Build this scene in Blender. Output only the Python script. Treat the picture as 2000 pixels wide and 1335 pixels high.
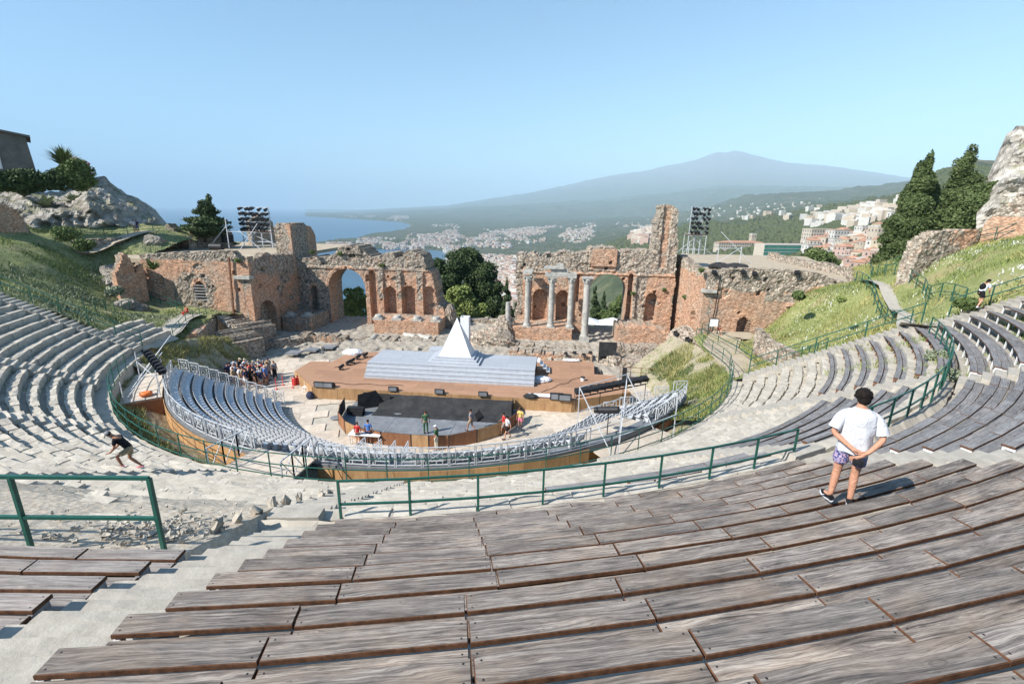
import bpy, math, random
import numpy as np
from mathutils import Vector, Matrix, Quaternion
random.seed(7); rng=np.random.default_rng(7)
for o in list(bpy.data.objects): bpy.data.objects.remove(o)
sc=bpy.context.scene
COL=sc.collection
R=math.radians; PI=math.pi
# ---------------------------------------------------------------- camera
# world frame = theatre frame: origin at the orchestra centre, +Y towards the scene wall, z=0 orchestra floor
F=915.; YH=412.; ROLL=R(-1.0); PITCH=math.atan((667.5-YH)/F); CZ=15.4
AX=R(-5.6); UX=np.array([math.cos(AX),math.sin(AX)]); VX=np.array([-math.sin(AX),math.cos(AX)])
C0=np.array([-5.68,40.0])
def c2t(p):
    d=np.array(p[:2],float)-C0; return Vector((d@UX,d@VX,p[2]))
def dirt(v): return Vector((float(np.array(v[:2])@UX),float(np.array(v[:2])@VX),v[2]))
def ray(px,py):
    x=px-1000;y=py-667.5;c,s=math.cos(ROLL),math.sin(ROLL);x,y=c*x-s*y,s*x+c*y
    return np.array([x,F*math.cos(PITCH)-y*math.sin(PITCH),-(F*math.sin(PITCH)+y*math.cos(PITCH))])
CAM=c2t((0,0,CZ))
def atz(px,py,z):
    r=ray(px,py);t=(z-CZ)/r[2];return c2t((r[0]*t,r[1]*t,z))
def atv(px,py,v):
    r=dirt(ray(px,py));t=(v-CAM.y)/r.y;return CAM+r*t
def atu(px,py,u):
    r=dirt(ray(px,py));t=(u-CAM.x)/r.x;return CAM+r*t
def atd(px,py,d):      # point at horizontal distance d from the camera
    r=dirt(ray(px,py));t=d/math.hypot(r.x,r.y);return CAM+r*t
cam=bpy.data.cameras.new('camera'); camo=bpy.data.objects.new('camera',cam); COL.objects.link(camo)
cam.sensor_width=36; cam.lens=F/2000*36; cam.clip_start=.1; cam.clip_end=200000
fw=dirt((0,math.cos(PITCH),-math.sin(PITCH))); rt=dirt((1,0,0)); up=dirt((0,math.sin(PITCH),math.cos(PITCH)))
cr=(rt*math.cos(ROLL)-up*math.sin(ROLL)); cu=(rt*math.sin(ROLL)+up*math.cos(ROLL))
M=Matrix.Identity(4)
for i in range(3): M[i][0]=cr[i];M[i][1]=cu[i];M[i][2]=-fw[i];M[i][3]=CAM[i]
camo.matrix_world=M; sc.camera=camo
# ---------------------------------------------------------------- light
SUN_EL=R(41); SUNV=Vector((-.81,-.59,0)).normalized()*math.cos(SUN_EL)+Vector((0,0,math.sin(SUN_EL)))
w=bpy.data.worlds.new('World'); sc.world=w; w.use_nodes=True
nt=w.node_tree; bg=nt.nodes['Background']
sky=nt.nodes.new('ShaderNodeTexSky'); sky.sky_type='NISHITA'; sky.sun_disc=False
sky.sun_elevation=SUN_EL; sky.sun_rotation=math.atan2(SUNV.x,SUNV.y); sky.altitude=200; sky.air_density=1.0; sky.dust_density=.4; sky.ozone_density=1.6
wb=nt.nodes.new('ShaderNodeVectorMath'); wb.operation='MULTIPLY'; wb.inputs[1].default_value=(.75,.93,.97); nt.links.new(sky.outputs[0],wb.inputs[0]); nt.links.new(wb.outputs[0],bg.inputs[0]); bg.inputs[1].default_value=.12
sl=bpy.data.lights.new('sun','SUN'); sl.energy=4.2; sl.angle=R(.5); sl.color=(1,.95,.88)
so=bpy.data.objects.new('sun',sl); COL.objects.link(so); so.rotation_euler=SUNV.to_track_quat('Z','Y').to_euler(); so.location=(-30,-30,60)
sc.render.engine='CYCLES'
sc.view_settings.view_transform='Standard'; sc.view_settings.look='None'; sc.view_settings.gamma=1; sc.view_settings.exposure=0.78
sc.view_settings.use_curve_mapping=False
try: sc.cycles.volume_bounces=1; sc.cycles.volume_max_steps=64; sc.cycles.max_bounces=6; sc.cycles.diffuse_bounces=3
except Exception: pass
HAZE_D=5.4e-5
# ---------------------------------------------------------------- mesh helpers
def tag(o,label=None,cat=None,group=None,kind=None):
    if label: o['label']=label
    if cat: o['category']=cat
    if group: o['group']=group
    if kind: o['kind']=kind
    return o
def setparent(o,p):
    if p is not None:
        o.parent=p
        o.matrix_parent_inverse=p_inv(p)
def p_inv(p):
    m=Matrix.Identity(4); q=p
    while q is not None:
        m=q.matrix_basis@m if q.parent is None else q.matrix_parent_inverse@q.matrix_basis@m; q=q.parent
    return m.inverted()
def empty(name,loc,label,cat,group=None,rz=0,kind=None):
    o=bpy.data.objects.new(name,None); COL.objects.link(o); o.location=loc; o.rotation_euler=(0,0,rz); o.empty_display_size=.2
    return tag(o,label,cat,group,kind)
class MB:
    def __init__(s): s.v=[];s.f=[];s.m=[];s.sm=[]
    def add(s,vs,fs,m=0,smooth=False):
        b=len(s.v); s.v.extend([tuple(x) for x in vs])
        for f in fs: s.f.append(tuple(b+i for i in f)); s.m.append(m); s.sm.append(smooth)
        return s
    def box(s,c,d,rz=0,m=0,rot=None):
        hx,hy,hz=d[0]/2,d[1]/2,d[2]/2
        vs=[Vector((x*hx,y*hy,z*hz)) for z in(-1,1) for y in(-1,1) for x in(-1,1)]
        q=rot if rot is not None else Matrix.Rotation(rz,3,'Z')
        vs=[q@p+Vector(c) for p in vs]
        return s.add(vs,[(0,2,3,1),(4,5,7,6),(0,1,5,4),(2,6,7,3),(0,4,6,2),(1,3,7,5)],m)
    def bbox(s,a,b,m=0):
        return s.box([(a[i]+b[i])/2 for i in range(3)],[abs(b[i]-a[i]) for i in range(3)],0,m)
    def prism(s,pts,z0,z1,m=0,mt=None):
        n=len(pts); vs=[(p[0],p[1],z0) for p in pts]+[(p[0],p[1],z1) for p in pts]
        ar=sum(pts[i][0]*pts[(i+1)%n][1]-pts[(i+1)%n][0]*pts[i][1] for i in range(n))
        fs=[(i,(i+1)%n,n+(i+1)%n,n+i) for i in range(n)]
        if ar<0: fs=[f[::-1] for f in fs]
        s.add(vs,fs,m)
        top=tuple(range(n,2*n)); bot=tuple(range(n))[::-1]
        if ar<0: top=top[::-1];bot=bot[::-1]
        return s.add(vs,[top],m if mt is None else mt).add(vs,[bot],m)
    def bar(s,a,b,w,h=None,m=0):
        a=Vector(a);b=Vector(b);h=h or w;d=b-a;L=d.length
        if L<1e-6: return s
        x=d/L; up=Vector((0,0,1)) if abs(x.z)<.95 else Vector((0,1,0)); y=up.cross(x).normalized(); z=x.cross(y)
        return s.box((a+b)/2,(L,w,h),0,m,Matrix((x,y,z)).transposed())
    def tube(s,pts,r,n=6,m=0,cap=True,smooth=True):
        pts=[Vector(p) for p in pts]; rs=r if isinstance(r,(list,tuple)) else [r]*len(pts); vs=[]
        ref=None
        for i,p in enumerate(pts):
            d=(pts[min(i+1,len(pts)-1)]-pts[max(i-1,0)]).normalized()
            if ref is None:
                ref=Vector((0,0,1)) if abs(d.z)<.9 else Vector((1,0,0))
            y=d.cross(ref).normalized(); z=y.cross(d).normalized(); ref=z
            for k in range(n):
                a=2*PI*k/n; vs.append(p+(y*math.cos(a)+z*math.sin(a))*rs[i])
        fs=[]
        for i in range(len(pts)-1):
            for k in range(n): fs.append((i*n+k,i*n+(k+1)%n,(i+1)*n+(k+1)%n,(i+1)*n+k))
        s.add(vs,fs,m,smooth)
        if cap: s.add(vs,[tuple(range(n))[::-1],tuple(range((len(pts)-1)*n,len(pts)*n))],m)
        return s
    def lathe(s,c,prof,n=12,m=0,smooth=True):
        vs=[];c=Vector(c)
        for r,z in prof:
            for k in range(n): a=2*PI*k/n; vs.append((c.x+r*math.cos(a),c.y+r*math.sin(a),c.z+z))
        fs=[(i*n+k,i*n+(k+1)%n,(i+1)*n+(k+1)%n,(i+1)*n+k) for i in range(len(prof)-1) for k in range(n)]
        s.add(vs,fs,m,smooth)
        return s.add(vs,[tuple(range(n))[::-1],tuple(range((len(prof)-1)*n,len(prof)*n))],m)
    def ball(s,c,r,n=8,m=0,jit=0,smooth=True):
        rx,ry,rz=(r,r,r) if not isinstance(r,(tuple,list)) else r; k=max(3,n//2); vs=[]
        for i in range(k+1):
            t=PI*i/k
            for j in range(n):
                a=2*PI*j/n; q=1+random.uniform(-jit,jit) if 0<i<k else 1
                vs.append((c[0]+rx*math.sin(t)*math.cos(a)*q,c[1]+ry*math.sin(t)*math.sin(a)*q,c[2]+rz*math.cos(t)*q))
        fs=[(i*n+j,(i+1)*n+j,(i+1)*n+(j+1)%n,i*n+(j+1)%n) for i in range(k) for j in range(n)]
        return s.add(vs,fs,m,smooth)
    def mesh(s,name,mats):
        me=bpy.data.meshes.new(name); me.from_pydata(s.v,[],s.f)
        for mm in (mats if isinstance(mats,(list,tuple)) else [mats]): me.materials.append(mm)
        me.polygons.foreach_set('material_index',s.m); me.polygons.foreach_set('use_smooth',s.sm); me.update(); return me
    def build(s,name,mats,parent=None,**k):
        return place(s.mesh(name,mats),name,parent,**k)
def place(me,name,parent=None,loc=None,rot=None,scale=None,label=None,cat=None,group=None,kind=None):
    o=bpy.data.objects.new(name,me); COL.objects.link(o)
    if loc is not None: o.location=loc
    if rot is not None: o.rotation_euler=rot
    if scale is not None: o.scale=scale
    if parent is not None: setparent(o,parent)
    return tag(o,label,cat,group,kind)
def npmesh(name,V,Fc,mats,smooth=False,mi=None):
    me=bpy.data.meshes.new(name); V=np.asarray(V,np.float32); Fc=np.asarray(Fc,np.int32); k=Fc.shape[1]
    me.vertices.add(len(V)); me.vertices.foreach_set('co',V.ravel())
    me.loops.add(Fc.size); me.loops.foreach_set('vertex_index',Fc.ravel())
    me.polygons.add(len(Fc)); me.polygons.foreach_set('loop_start',np.arange(0,Fc.size,k,dtype=np.int32)); me.polygons.foreach_set('loop_total',np.full(len(Fc),k,np.int32))
    for mm in (mats if isinstance(mats,(list,tuple)) else [mats]): me.materials.append(mm)
    if mi is not None: me.polygons.foreach_set('material_index',np.asarray(mi,np.int32))
    me.polygons.foreach_set('use_smooth',np.full(len(Fc),smooth)); me.update(calc_edges=True); me.validate(); return me
def attr(me,name,vals):
    a=me.attributes.new(name,'FLOAT','POINT'); a.data.foreach_set('value',np.asarray(vals,np.float32))
def gridfaces(ny,nx,mask=None):
    i=np.arange(ny-1)[:,None]*nx+np.arange(nx-1)[None,:]
    q=np.stack([i,i+1,i+nx+1,i+nx],-1)
    if mask is not None: q=q[mask]
    return q.reshape(-1,4)
# value noise
_P=rng.random((256,256))
def vn(x,y):
    xi=np.floor(x).astype(int);yi=np.floor(y).astype(int);fx=x-xi;fy=y-yi;fx=fx*fx*(3-2*fx);fy=fy*fy*(3-2*fy)
    g=lambda a,b:_P[a&255,b&255]
    return (g(xi,yi)*(1-fx)+g(xi+1,yi)*fx)*(1-fy)+(g(xi,yi+1)*(1-fx)+g(xi+1,yi+1)*fx)*fy
def fbm(x,y,o=4,seed=0,ridge=False):
    x=np.asarray(x,float)+seed*17.3;y=np.asarray(y,float)+seed*9.1;s=0;a=1;t=0
    for i in range(o):
        n=vn(x,y)*2-1
        if ridge: n=1-2*np.abs(n)
        s=s+a*n;t+=a;a*=.5;x,y=x*1.6-y*1.2+5.2,x*1.2+y*1.6+1.3
    return s/t
# ---------------------------------------------------------------- materials
def mat(name,rough=.8,color=(.5,.5,.5),metal=0,spec=.3):
    m=bpy.data.materials.new(name); m.use_nodes=True; b=m.node_tree.nodes['Principled BSDF']
    b.inputs['Roughness'].default_value=rough; b.inputs['Base Color'].default_value=(*color,1); b.inputs['Metallic'].default_value=metal
    b.inputs['Specular IOR Level'].default_value=spec; return m
class NT:
    def __init__(s,m): s.m=m;s.t=m.node_tree;s.b=s.t.nodes['Principled BSDF']
    def n(s,t,**k):
        q=s.t.nodes.new(t)
        for a,v in k.items(): setattr(q,a,v)
        return q
    def l(s,a,b): s.t.links.new(a,b)
    def coord(s,kind='Object',scale=(1,1,1),rnd=False,rotz=0):
        tc=s.n('ShaderNodeTexCoord'); mp=s.n('ShaderNodeMapping'); mp.inputs['Scale'].default_value=scale; mp.inputs['Rotation'].default_value=(0,0,rotz)
        src=tc.outputs[kind]
        if kind=='Pos': src=None
        if rnd:
            oi=s.n('ShaderNodeObjectInfo'); v=s.n('ShaderNodeVectorMath',operation='SCALE'); cb=s.n('ShaderNodeCombineXYZ')
            mu=s.n('ShaderNodeMath',operation='MULTIPLY'); mu.inputs[1].default_value=97.
            s.l(oi.outputs['Random'],mu.inputs[0])
            for i in range(3): s.l(mu.outputs[0],cb.inputs[i])
            ad=s.n('ShaderNodeVectorMath',operation='ADD'); s.l(src,ad.inputs[0]); s.l(cb.outputs[0],ad.inputs[1]); src=ad.outputs[0]
        s.l(src,mp.inputs[0]); return mp.outputs[0]
    def pos(s,scale=(1,1,1)):
        g=s.n('ShaderNodeNewGeometry'); mp=s.n('ShaderNodeMapping'); mp.inputs['Scale'].default_value=scale; s.l(g.outputs['Position'],mp.inputs[0]); return mp.outputs[0]
    def noise(s,vec,scale,detail=4,rough=.6,dist=0):
        q=s.n('ShaderNodeTexNoise'); q.inputs['Scale'].default_value=scale; q.inputs['Detail'].default_value=detail; q.inputs['Roughness'].default_value=rough; q.inputs['Distortion'].default_value=dist
        s.l(vec,q.inputs['Vector']); return q.outputs['Fac']
    def voro(s,vec,scale,feat='F1',out='Distance'):
        q=s.n('ShaderNodeTexVoronoi',feature=feat); q.inputs['Scale'].default_value=scale; s.l(vec,q.inputs['Vector']); return q.outputs[out]
    def ramp(s,fac,stops,interp='LINEAR'):
        q=s.n('ShaderNodeValToRGB'); cr=q.color_ramp; cr.interpolation=interp
        while len(cr.elements)<len(stops): cr.elements.new(.5)
        for e,(p,c) in zip(cr.elements,stops): e.position=p; e.color=(*c,1) if len(c)==3 else c
        s.l(fac,q.inputs[0]); return q.outputs[0]
    def mix(s,f,a,b,bt='MIX'):
        q=s.n('ShaderNodeMix',data_type='RGBA',blend_type=bt)
        for i,x in ((0,f),(6,a),(7,b)):
            if hasattr(x,'links'): s.l(x,q.inputs[i])
            elif i==0: q.inputs[0].default_value=x
            else: q.inputs[i].default_value=(*x,1)
        return q.outputs[2]
    def mr(s,x,a,b,c=0,d=1):
        q=s.n('ShaderNodeMapRange'); s.l(x,q.inputs[0])
        for i,v in enumerate((a,b,c,d)): q.inputs[i+1].default_value=v
        return q.outputs[0]
    def math(s,op,a,b=0):
        q=s.n('ShaderNodeMath',operation=op)
        for i,x in enumerate((a,b)):
            if hasattr(x,'links'): s.l(x,q.inputs[i])
            else: q.inputs[i].default_value=x
        return q.outputs[0]
    def attr(s,name): q=s.n('ShaderNodeAttribute',attribute_name=name); return q.outputs['Fac']
    def rnd(s): return s.n('ShaderNodeObjectInfo').outputs['Random']
    def col(s,c): s.l(c,s.b.inputs['Base Color'])
    def bump(s,h,strength=.5,dist=.02):
        q=s.n('ShaderNodeBump'); q.inputs['Strength'].default_value=strength; q.inputs['Distance'].default_value=dist; s.l(h,q.inputs['Height']); s.l(q.outputs[0],s.b.inputs['Normal'])
MT={}
def noisy(name,c1,c2,scale=3,rough=.9,bump=.4,bd=.02,c3=None,detail=6,rnd=False,jit=0,spec=.2,pos=False):
    m=mat(name,rough,spec=spec); n=NT(m); v=n.pos() if pos else n.coord('Object',rnd=rnd)
    f=n.noise(v,scale,detail,.65); st=[(.3,c1),(.7,c2)]
    if c3: st=[(.28,c1),(.5,c3),(.72,c2)]
    c=n.ramp(f,st)
    if jit:
        r=n.rnd(); k=n.mr(r,0,1,1-jit,1+jit); mm=n.n('ShaderNodeVectorMath',operation='SCALE'); n.l(c,mm.inputs[0]); n.l(k,mm.inputs['Scale']); c=mm.outputs[0]
    n.col(c)
    if bump: n.bump(n.noise(v,scale*4,5,.7),bump,bd)
    MT[name]=m; return m
# ---------------------------------------------------------------- far terrain, sea, haze
def hz(px): return 412+(px-1000)*.01746
SEAZ=-200.
# control rows: distance -> list of (px, py) where the surface at that distance shows (or would show)
def zs(r,z,pxs=(-400,2400)): return r,[(p,None,z) for p in pxs]
ROWS=[
 (58,[(-400,None,-5),(600,None,-4),(1000,None,-2.5),(1300,None,-3),(1900,None,0),(2400,None,2)]),
 (72,[(-400,None,-6),(600,None,-6),(1000,None,-4),(1300,None,-3),(1500,None,-2),(1900,None,2),(2400,None,4)]),
 (110,[(-400,None,-25),(600,None,-22),(1000,None,-14),(1150,None,-9),(1300,None,-6),(1600,None,-6),(1750,None,0),(2400,None,6)]),
 (200,[(-400,None,-90),(600,None,-80),(900,None,-50),(1150,None,-26),(1300,None,-20),(1500,None,-16),(1700,None,-14),(1850,None,10),(2400,None,25)]),
 (350,[(-400,None,-230),(700,None,-190),(900,None,-110),(1100,None,-75),(1300,None,-52),(1500,None,-40),(1650,None,-38),(1800,None,-5),(1900,None,30),(2400,None,50)]),
 (700,[(-400,None,-230),(800,None,-225),(900,None,-175),(1050,None,-150),(1200,508,0),(1300,500,0),(1400,484,0),(1500,474,0),(1600,458,0),(1700,445,0),(1800,428,0),(1900,400,0),(2200,390,0)]),
 (1100,[(-400,None,-230),(820,None,-225),(900,None,-198),(1000,None,-180),(1100,512,0),(1200,488,0),(1300,468,0),(1400,456,0),(1500,450,0),(1600,432,0),(1700,418,0),(1780,396,0),(1830,360,0),(1900,340,0),(1950,346,0),(2200,330,0)]),
 (1600,[(-400,None,-230),(840,None,-225),(900,None,-198),(1000,516,0),(1050,508,0),(1100,503,0),(1150,490,0),(1200,476,0),(1250,460,0),(1300,452,0),(1360,440,0),(1480,429,0),(1560,422,0),(1620,412,0),(1680,401,0),(1720,391,0),(1780,375,0),(1830,342,0),(1900,321,0),(1950,328,0),(2200,320,0)]),
 (2400,[(-400,None,-199),(900,None,-198),(1100,None,-185),(1300,470,0),(1480,450,0),(1600,440,0),(1720,430,0),(1800,420,0),(2200,400,0)]),
 (5000,[(-400,None,-199),(1000,None,-192),(1200,None,-150),(1300,442,0),(1400,428,0),(1500,410,0),(1600,402,0),(1700,396,0),(1800,392,0),(2200,380,0)]),
 (7000,[(-400,None,-199),(1000,None,-180),(1200,None,-110),(1270,433,0),(1300,427,0),(1350,416,0),(1400,402,0),(1450,393,0),(1500,387,0),(1560,384,0),(1620,381,0),(1700,375,0),(1760,369,0),(1850,362,0),(2200,350,0)]),
 (9500,[(-400,None,-199),(1000,None,-150),(1200,427,0),(1300,421,0),(1400,414,0),(1500,408,0),(1600,402,0),(1800,396,0),(2200,380,0)]),
 (18000,[(-400,None,-199),(700,None,-150),(870,409,0),(1000,402,0),(1200,388,0),(1300,378,0),(1400,366,0),(1500,366,0),(1600,368,0),(1700,372,0),(1800,376,0),(2200,380,0)]),
 (28000,[(-400,None,-199),(640,414,0),(870,402,0),(1000,382,0),(1100,365,0),(1160,350,0),(1200,343,0),(1250,335,0),(1290,327,0),(1330,321,0),(1360,313,0),(1385,304,0),(1402,298,0),(1416,300,0),(1432,297.5,0),(1450,299,0),(1480,307,0),(1520,316,0),(1560,321,0),(1600,325,0),(1640,329,0),(1700,337,0),(1785,352,0),(1900,375,0),(2200,400,0)]),
 (34000,[(-400,None,-199),(900,412,0),(1430,345,0),(1785,380,0),(2200,405,0)]),
 (60000,[(-400,None,-199),(2400,None,-199)])]
AZ=np.linspace(-62,62,1150)*PI/180
RR=np.exp(np.linspace(math.log(58),math.log(60000),436))
rowz=[]
for r,pts in ROWS:
    a=[];z=[]
    for px,py,zz in pts:
        q=ray(px,py if py else hz(px)+20); a.append(math.atan2(q[0],q[1]))
        z.append(CZ+q[2]*r/math.hypot(q[0],q[1]) if py else zz)
    rowz.append(np.interp(AZ,a,z))
rowz=np.array(rowz); lr=np.log([r for r,_ in ROWS])
def interp_rows():
    out=np.empty((len(RR),len(AZ)))
    for i,r in enumerate(np.log(RR)):
        j=min(max(np.searchsorted(lr,r)-1,0),len(lr)-2); t=(r-lr[j])/(lr[j+1]-lr[j]); t=min(max(t,0),1); ts=t*t*(3-2*t)*.5+t*.5
        out[i]=rowz[j]*(1-ts)+rowz[j+1]*ts
    return out
HZ=interp_rows()
XX=RR[:,None]*np.sin(AZ)[None,:]; YY=RR[:,None]*np.cos(AZ)[None,:]
sea=[(-4000,-200),(-160,-200)]
for q in [(760,720),(800,650),(835,570),(856,530),(868,508),(873,494),(850,489),(800,487.5),(740,486.5),(690,486),(650,486),(622,484),(606,480),(612,474),(640,470),(668,466),(700,465),(716,459),(738,455),(762,453),(788,449),(801,444),(804,441),(798,437),(780,433.5),(745,431),(700,428),(655,425.5),(600,422.5)]:
    p=ray(*q); t=(SEAZ-CZ)/p[2]; sea.append((p[0]*t,p[1]*t))
sea+= [(-30000,70000),(-120000,70000),(-120000,-200)]
def inpoly(x,y,P):
    c=np.zeros(x.shape,bool); n=len(P)
    for i in range(n):
        x1,y1=P[i];x2,y2=P[(i+1)%n]
        if y1==y2: continue
        c^=((y1>y)!=(y2>y))&(x<(x2-x1)*(y-y1)/(y2-y1)+x1)
    return c
lw=np.log(np.hypot(XX,YY))
wob=fbm(XX/220,YY/220,3,3)*np.clip(RR[:,None]*.006,4,90)
SEA=inpoly(XX+wob,YY+wob*.7,sea)
nz=fbm(XX/900,YY/900,5,1,True)*np.clip((RR[:,None]-1500)/3000,0,1)*120*np.clip((HZ+200)/250,0,1)
nz+=fbm(XX/1500+3,YY/2600,5,4,True)*np.clip((RR[:,None]-17000)/5000,0,1)*190*np.clip((HZ-300)/900,0,1)*(RR[:,None]<31000)
nz+=fbm(XX/260,YY/260,4,2,True)*np.clip((RR[:,None]-400)/900,0,1)*20*np.clip((HZ+200)/60,0,1)*(RR[:,None]<9000)
nz+=fbm(XX/60,YY/60,3,5)*4*np.clip(RR[:,None]/300,0,1)*(RR[:,None]<2500)*np.clip((HZ+199)/20,0,1)
sky_fade=np.clip(1-(RR[:,None]-15000)/12000,.45,1)
HZ=HZ+nz*sky_fade*.8
HZ=np.where(SEA&(RR[:,None]>300),-235.,np.maximum(HZ,SEAZ+2.5))
P2=np.stack([XX,YY],-1)-C0; TX=P2@UX; TY=P2@VX
V=np.stack([TX,TY,HZ],-1).reshape(-1,3)
m=mat('terrain',.95); n=NT(m); v=n.pos((.001,.001,.001))
big=n.noise(v,9,6,.65); mid=n.noise(v,45,5,.7); fine=n.voro(v,160)
green=n.ramp(mid,[(.3,(.03,.045,.022)),(.52,(.065,.08,.036)),(.7,(.15,.135,.075))])
dry=n.ramp(mid,[(.3,(.05,.055,.026)),(.55,(.12,.11,.062)),(.75,(.2,.175,.12))])
c=n.mix(n.mr(big,.48,.6),green,dry)
spk=n.mr(fine,.05,.22,1,0)
sp=n.math('MULTIPLY',spk,n.mr(n.noise(v,60,3),.45,.52))
c=n.mix(n.math('MULTIPLY',sp,.85),c,(.02,.032,.014))
g=n.n('ShaderNodeNewGeometry'); sx=n.n('ShaderNodeSeparateXYZ'); n.l(g.outputs['Position'],sx.inputs[0])
hi=n.mr(n.math('ADD',sx.outputs[2],n.math('MULTIPLY',big,900)),1300,2300)
c=n.mix(hi,c,n.ramp(mid,[(.4,(.05,.045,.045)),(.6,(.27,.23,.2))]))
n.col(c); MT['terrain']=m
place(npmesh('terrain',V,gridfaces(len(RR),len(AZ)),m,True),'terrain',kind='structure')
# sea
sm=mat('sea_water',.3,(.02,.06,.1),spec=.4); n=NT(sm); v=n.pos((.01,.01,.01))
n.col(n.ramp(n.noise(n.pos((.0006,.0035,.001)),1,4),[(.35,(.012,.055,.105)),(.65,(.03,.095,.155))]))
n.bump(n.noise(v,30,5,.7),.35,2.)
MT['sea']=sm
mb=MB(); mb.add([(-160000,-200,SEAZ),(160000,-200,SEAZ),(160000,160000,SEAZ),(-160000,160000,SEAZ)],[(0,1,2,3)])
mb.build('sea',sm,kind='structure')
# haze: one closed box of even air
hm=bpy.data.materials.new('haze'); hm.use_nodes=True; t=hm.node_tree; t.nodes.clear()
pv=t.nodes.new('ShaderNodeVolumePrincipled'); out=t.nodes.new('ShaderNodeOutputMaterial'); t.links.new(pv.outputs[0],out.inputs['Volume'])
pv.inputs['Color'].default_value=(.64,.84,.99,1); pv.inputs['Density'].default_value=HAZE_D; pv.inputs['Anisotropy'].default_value=-0.2
hb=MB().bbox((-170000,-300,-260),(170000,170000,3700)).build('haze',hm,kind='stuff')
# ---------------------------------------------------------------- near materials
def wood_plank(name,dark,mid,light,warm,jit=.22):
    m=mat(name,.78,spec=.25); n=NT(m); v=n.coord('Object',rnd=True)
    def mp(s):
        q=n.n('ShaderNodeMapping'); q.inputs['Scale'].default_value=s; n.l(v,q.inputs[0]); return q.outputs[0]
    wv=n.noise(mp((.9,5,5)),1.2,3,.5,.6)
    add=n.n('ShaderNodeVectorMath',operation='ADD'); cb=n.n('ShaderNodeCombineXYZ'); n.l(n.math('MULTIPLY',wv,.12),cb.inputs[1]); n.l(v,add.inputs[0]); n.l(cb.outputs[0],add.inputs[1])
    q=n.n('ShaderNodeMapping'); q.inputs['Scale'].default_value=(1.3,54,54); n.l(add.outputs[0],q.inputs[0])
    grain=n.noise(q.outputs[0],1,7,.75)
    q2=n.n('ShaderNodeMapping'); q2.inputs['Scale'].default_value=(5,190,190); n.l(add.outputs[0],q2.inputs[0])
    fine=n.noise(q2.outputs[0],1,3,.7)
    blot=n.noise(mp((1.1,3.5,3)),1.6,5,.7)
    c=n.ramp(n.math('ADD',n.math('MULTIPLY',grain,.72),n.math('MULTIPLY',blot,.28)),[(.39,dark),(.49,mid),(.595,light)])
    c=n.mix(n.mr(n.noise(mp((.7,2.2,2)),1.3,4,.7),.48,.66,0,.7),c,n.mix(.5,c,warm))
    c=n.mix(n.mr(fine,.5,.64,0,.6),c,dark)
    # knots
    kv=n.n('ShaderNodeTexVoronoi'); kv.inputs['Scale'].default_value=1; n.l(mp((1.3,4.2,3)),kv.inputs['Vector'])
    kd=kv.outputs['Distance']
    rg=n.math('SINE',n.math('MULTIPLY',kd,95))
    c=n.mix(n.math('MULTIPLY',n.mr(kd,.16,.05,0,.55),n.mr(rg,-.2,.8)),c,(.07,.055,.05))
    r=n.rnd(); k=n.mr(r,0,1,1-jit,1+jit); mm=n.n('ShaderNodeVectorMath',operation='SCALE'); n.l(c,mm.inputs[0]); n.l(k,mm.inputs['Scale'])
    r2=n.math('FRACT',n.math('MULTIPLY',r,7.31))
    c=n.mix(n.mr(r2,0,1,0,.2),mm.outputs[0],n.mix(.5,mm.outputs[0],(.17,.18,.2)))
    n.col(c); n.bump(n.math('ADD',grain,n.math('MULTIPLY',fine,.6)),.55,.006)
    MT[name]=m; return m
wood_plank('plank',(.05,.041,.037),(.185,.158,.138),(.38,.335,.29),(.47,.35,.25))
wood_plank('plank_pale',(.12,.1,.092),(.27,.24,.22),(.42,.38,.345),(.42,.34,.27),.12)
wood_plank('plank_grey',(.085,.083,.086),(.19,.185,.185),(.31,.305,.3),(.29,.26,.235),.15)
noisy('plank_side',(.05,.024,.014),(.15,.075,.042),14,.8,.3,.004,rnd=True)
mat_ = mat('screw',.5,(.05,.05,.05),.6); MT['screw']=mat_
noisy('limestone',(.33,.295,.245),(.52,.475,.4),1.3,.92,.5,.03,(.43,.39,.325),pos=True)
noisy('stone_block',(.32,.29,.245),(.56,.515,.44),2.2,.92,.6,.03,(.45,.41,.345),rnd=True,jit=.13)
noisy('concrete',(.31,.285,.24),(.45,.42,.36),4,.93,.7,.016,(.38,.35,.3),pos=True)
noisy('sand',(.34,.28,.2),(.47,.4,.3),1.1,.95,.5,.02,(.4,.335,.25),pos=True)
noisy('rail_green',(.012,.075,.055),(.02,.11,.08),8,.42,.1,.002,spec=.5)
noisy('white_steel',(.55,.55,.55),(.72,.72,.72),9,.5,.1,.002)
noisy('grey_steel',(.16,.16,.165),(.3,.3,.31),9,.6,.1,.002)
noisy('rust_steel',(.13,.06,.035),(.25,.13,.08),12,.8,.2,.003)
noisy('alu',(.42,.44,.46),(.6,.62,.64),9,.4,.1,.002,spec=.5)
noisy('black_gear',(.012,.013,.015),(.035,.036,.04),9,.5,.1,.002)
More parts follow.
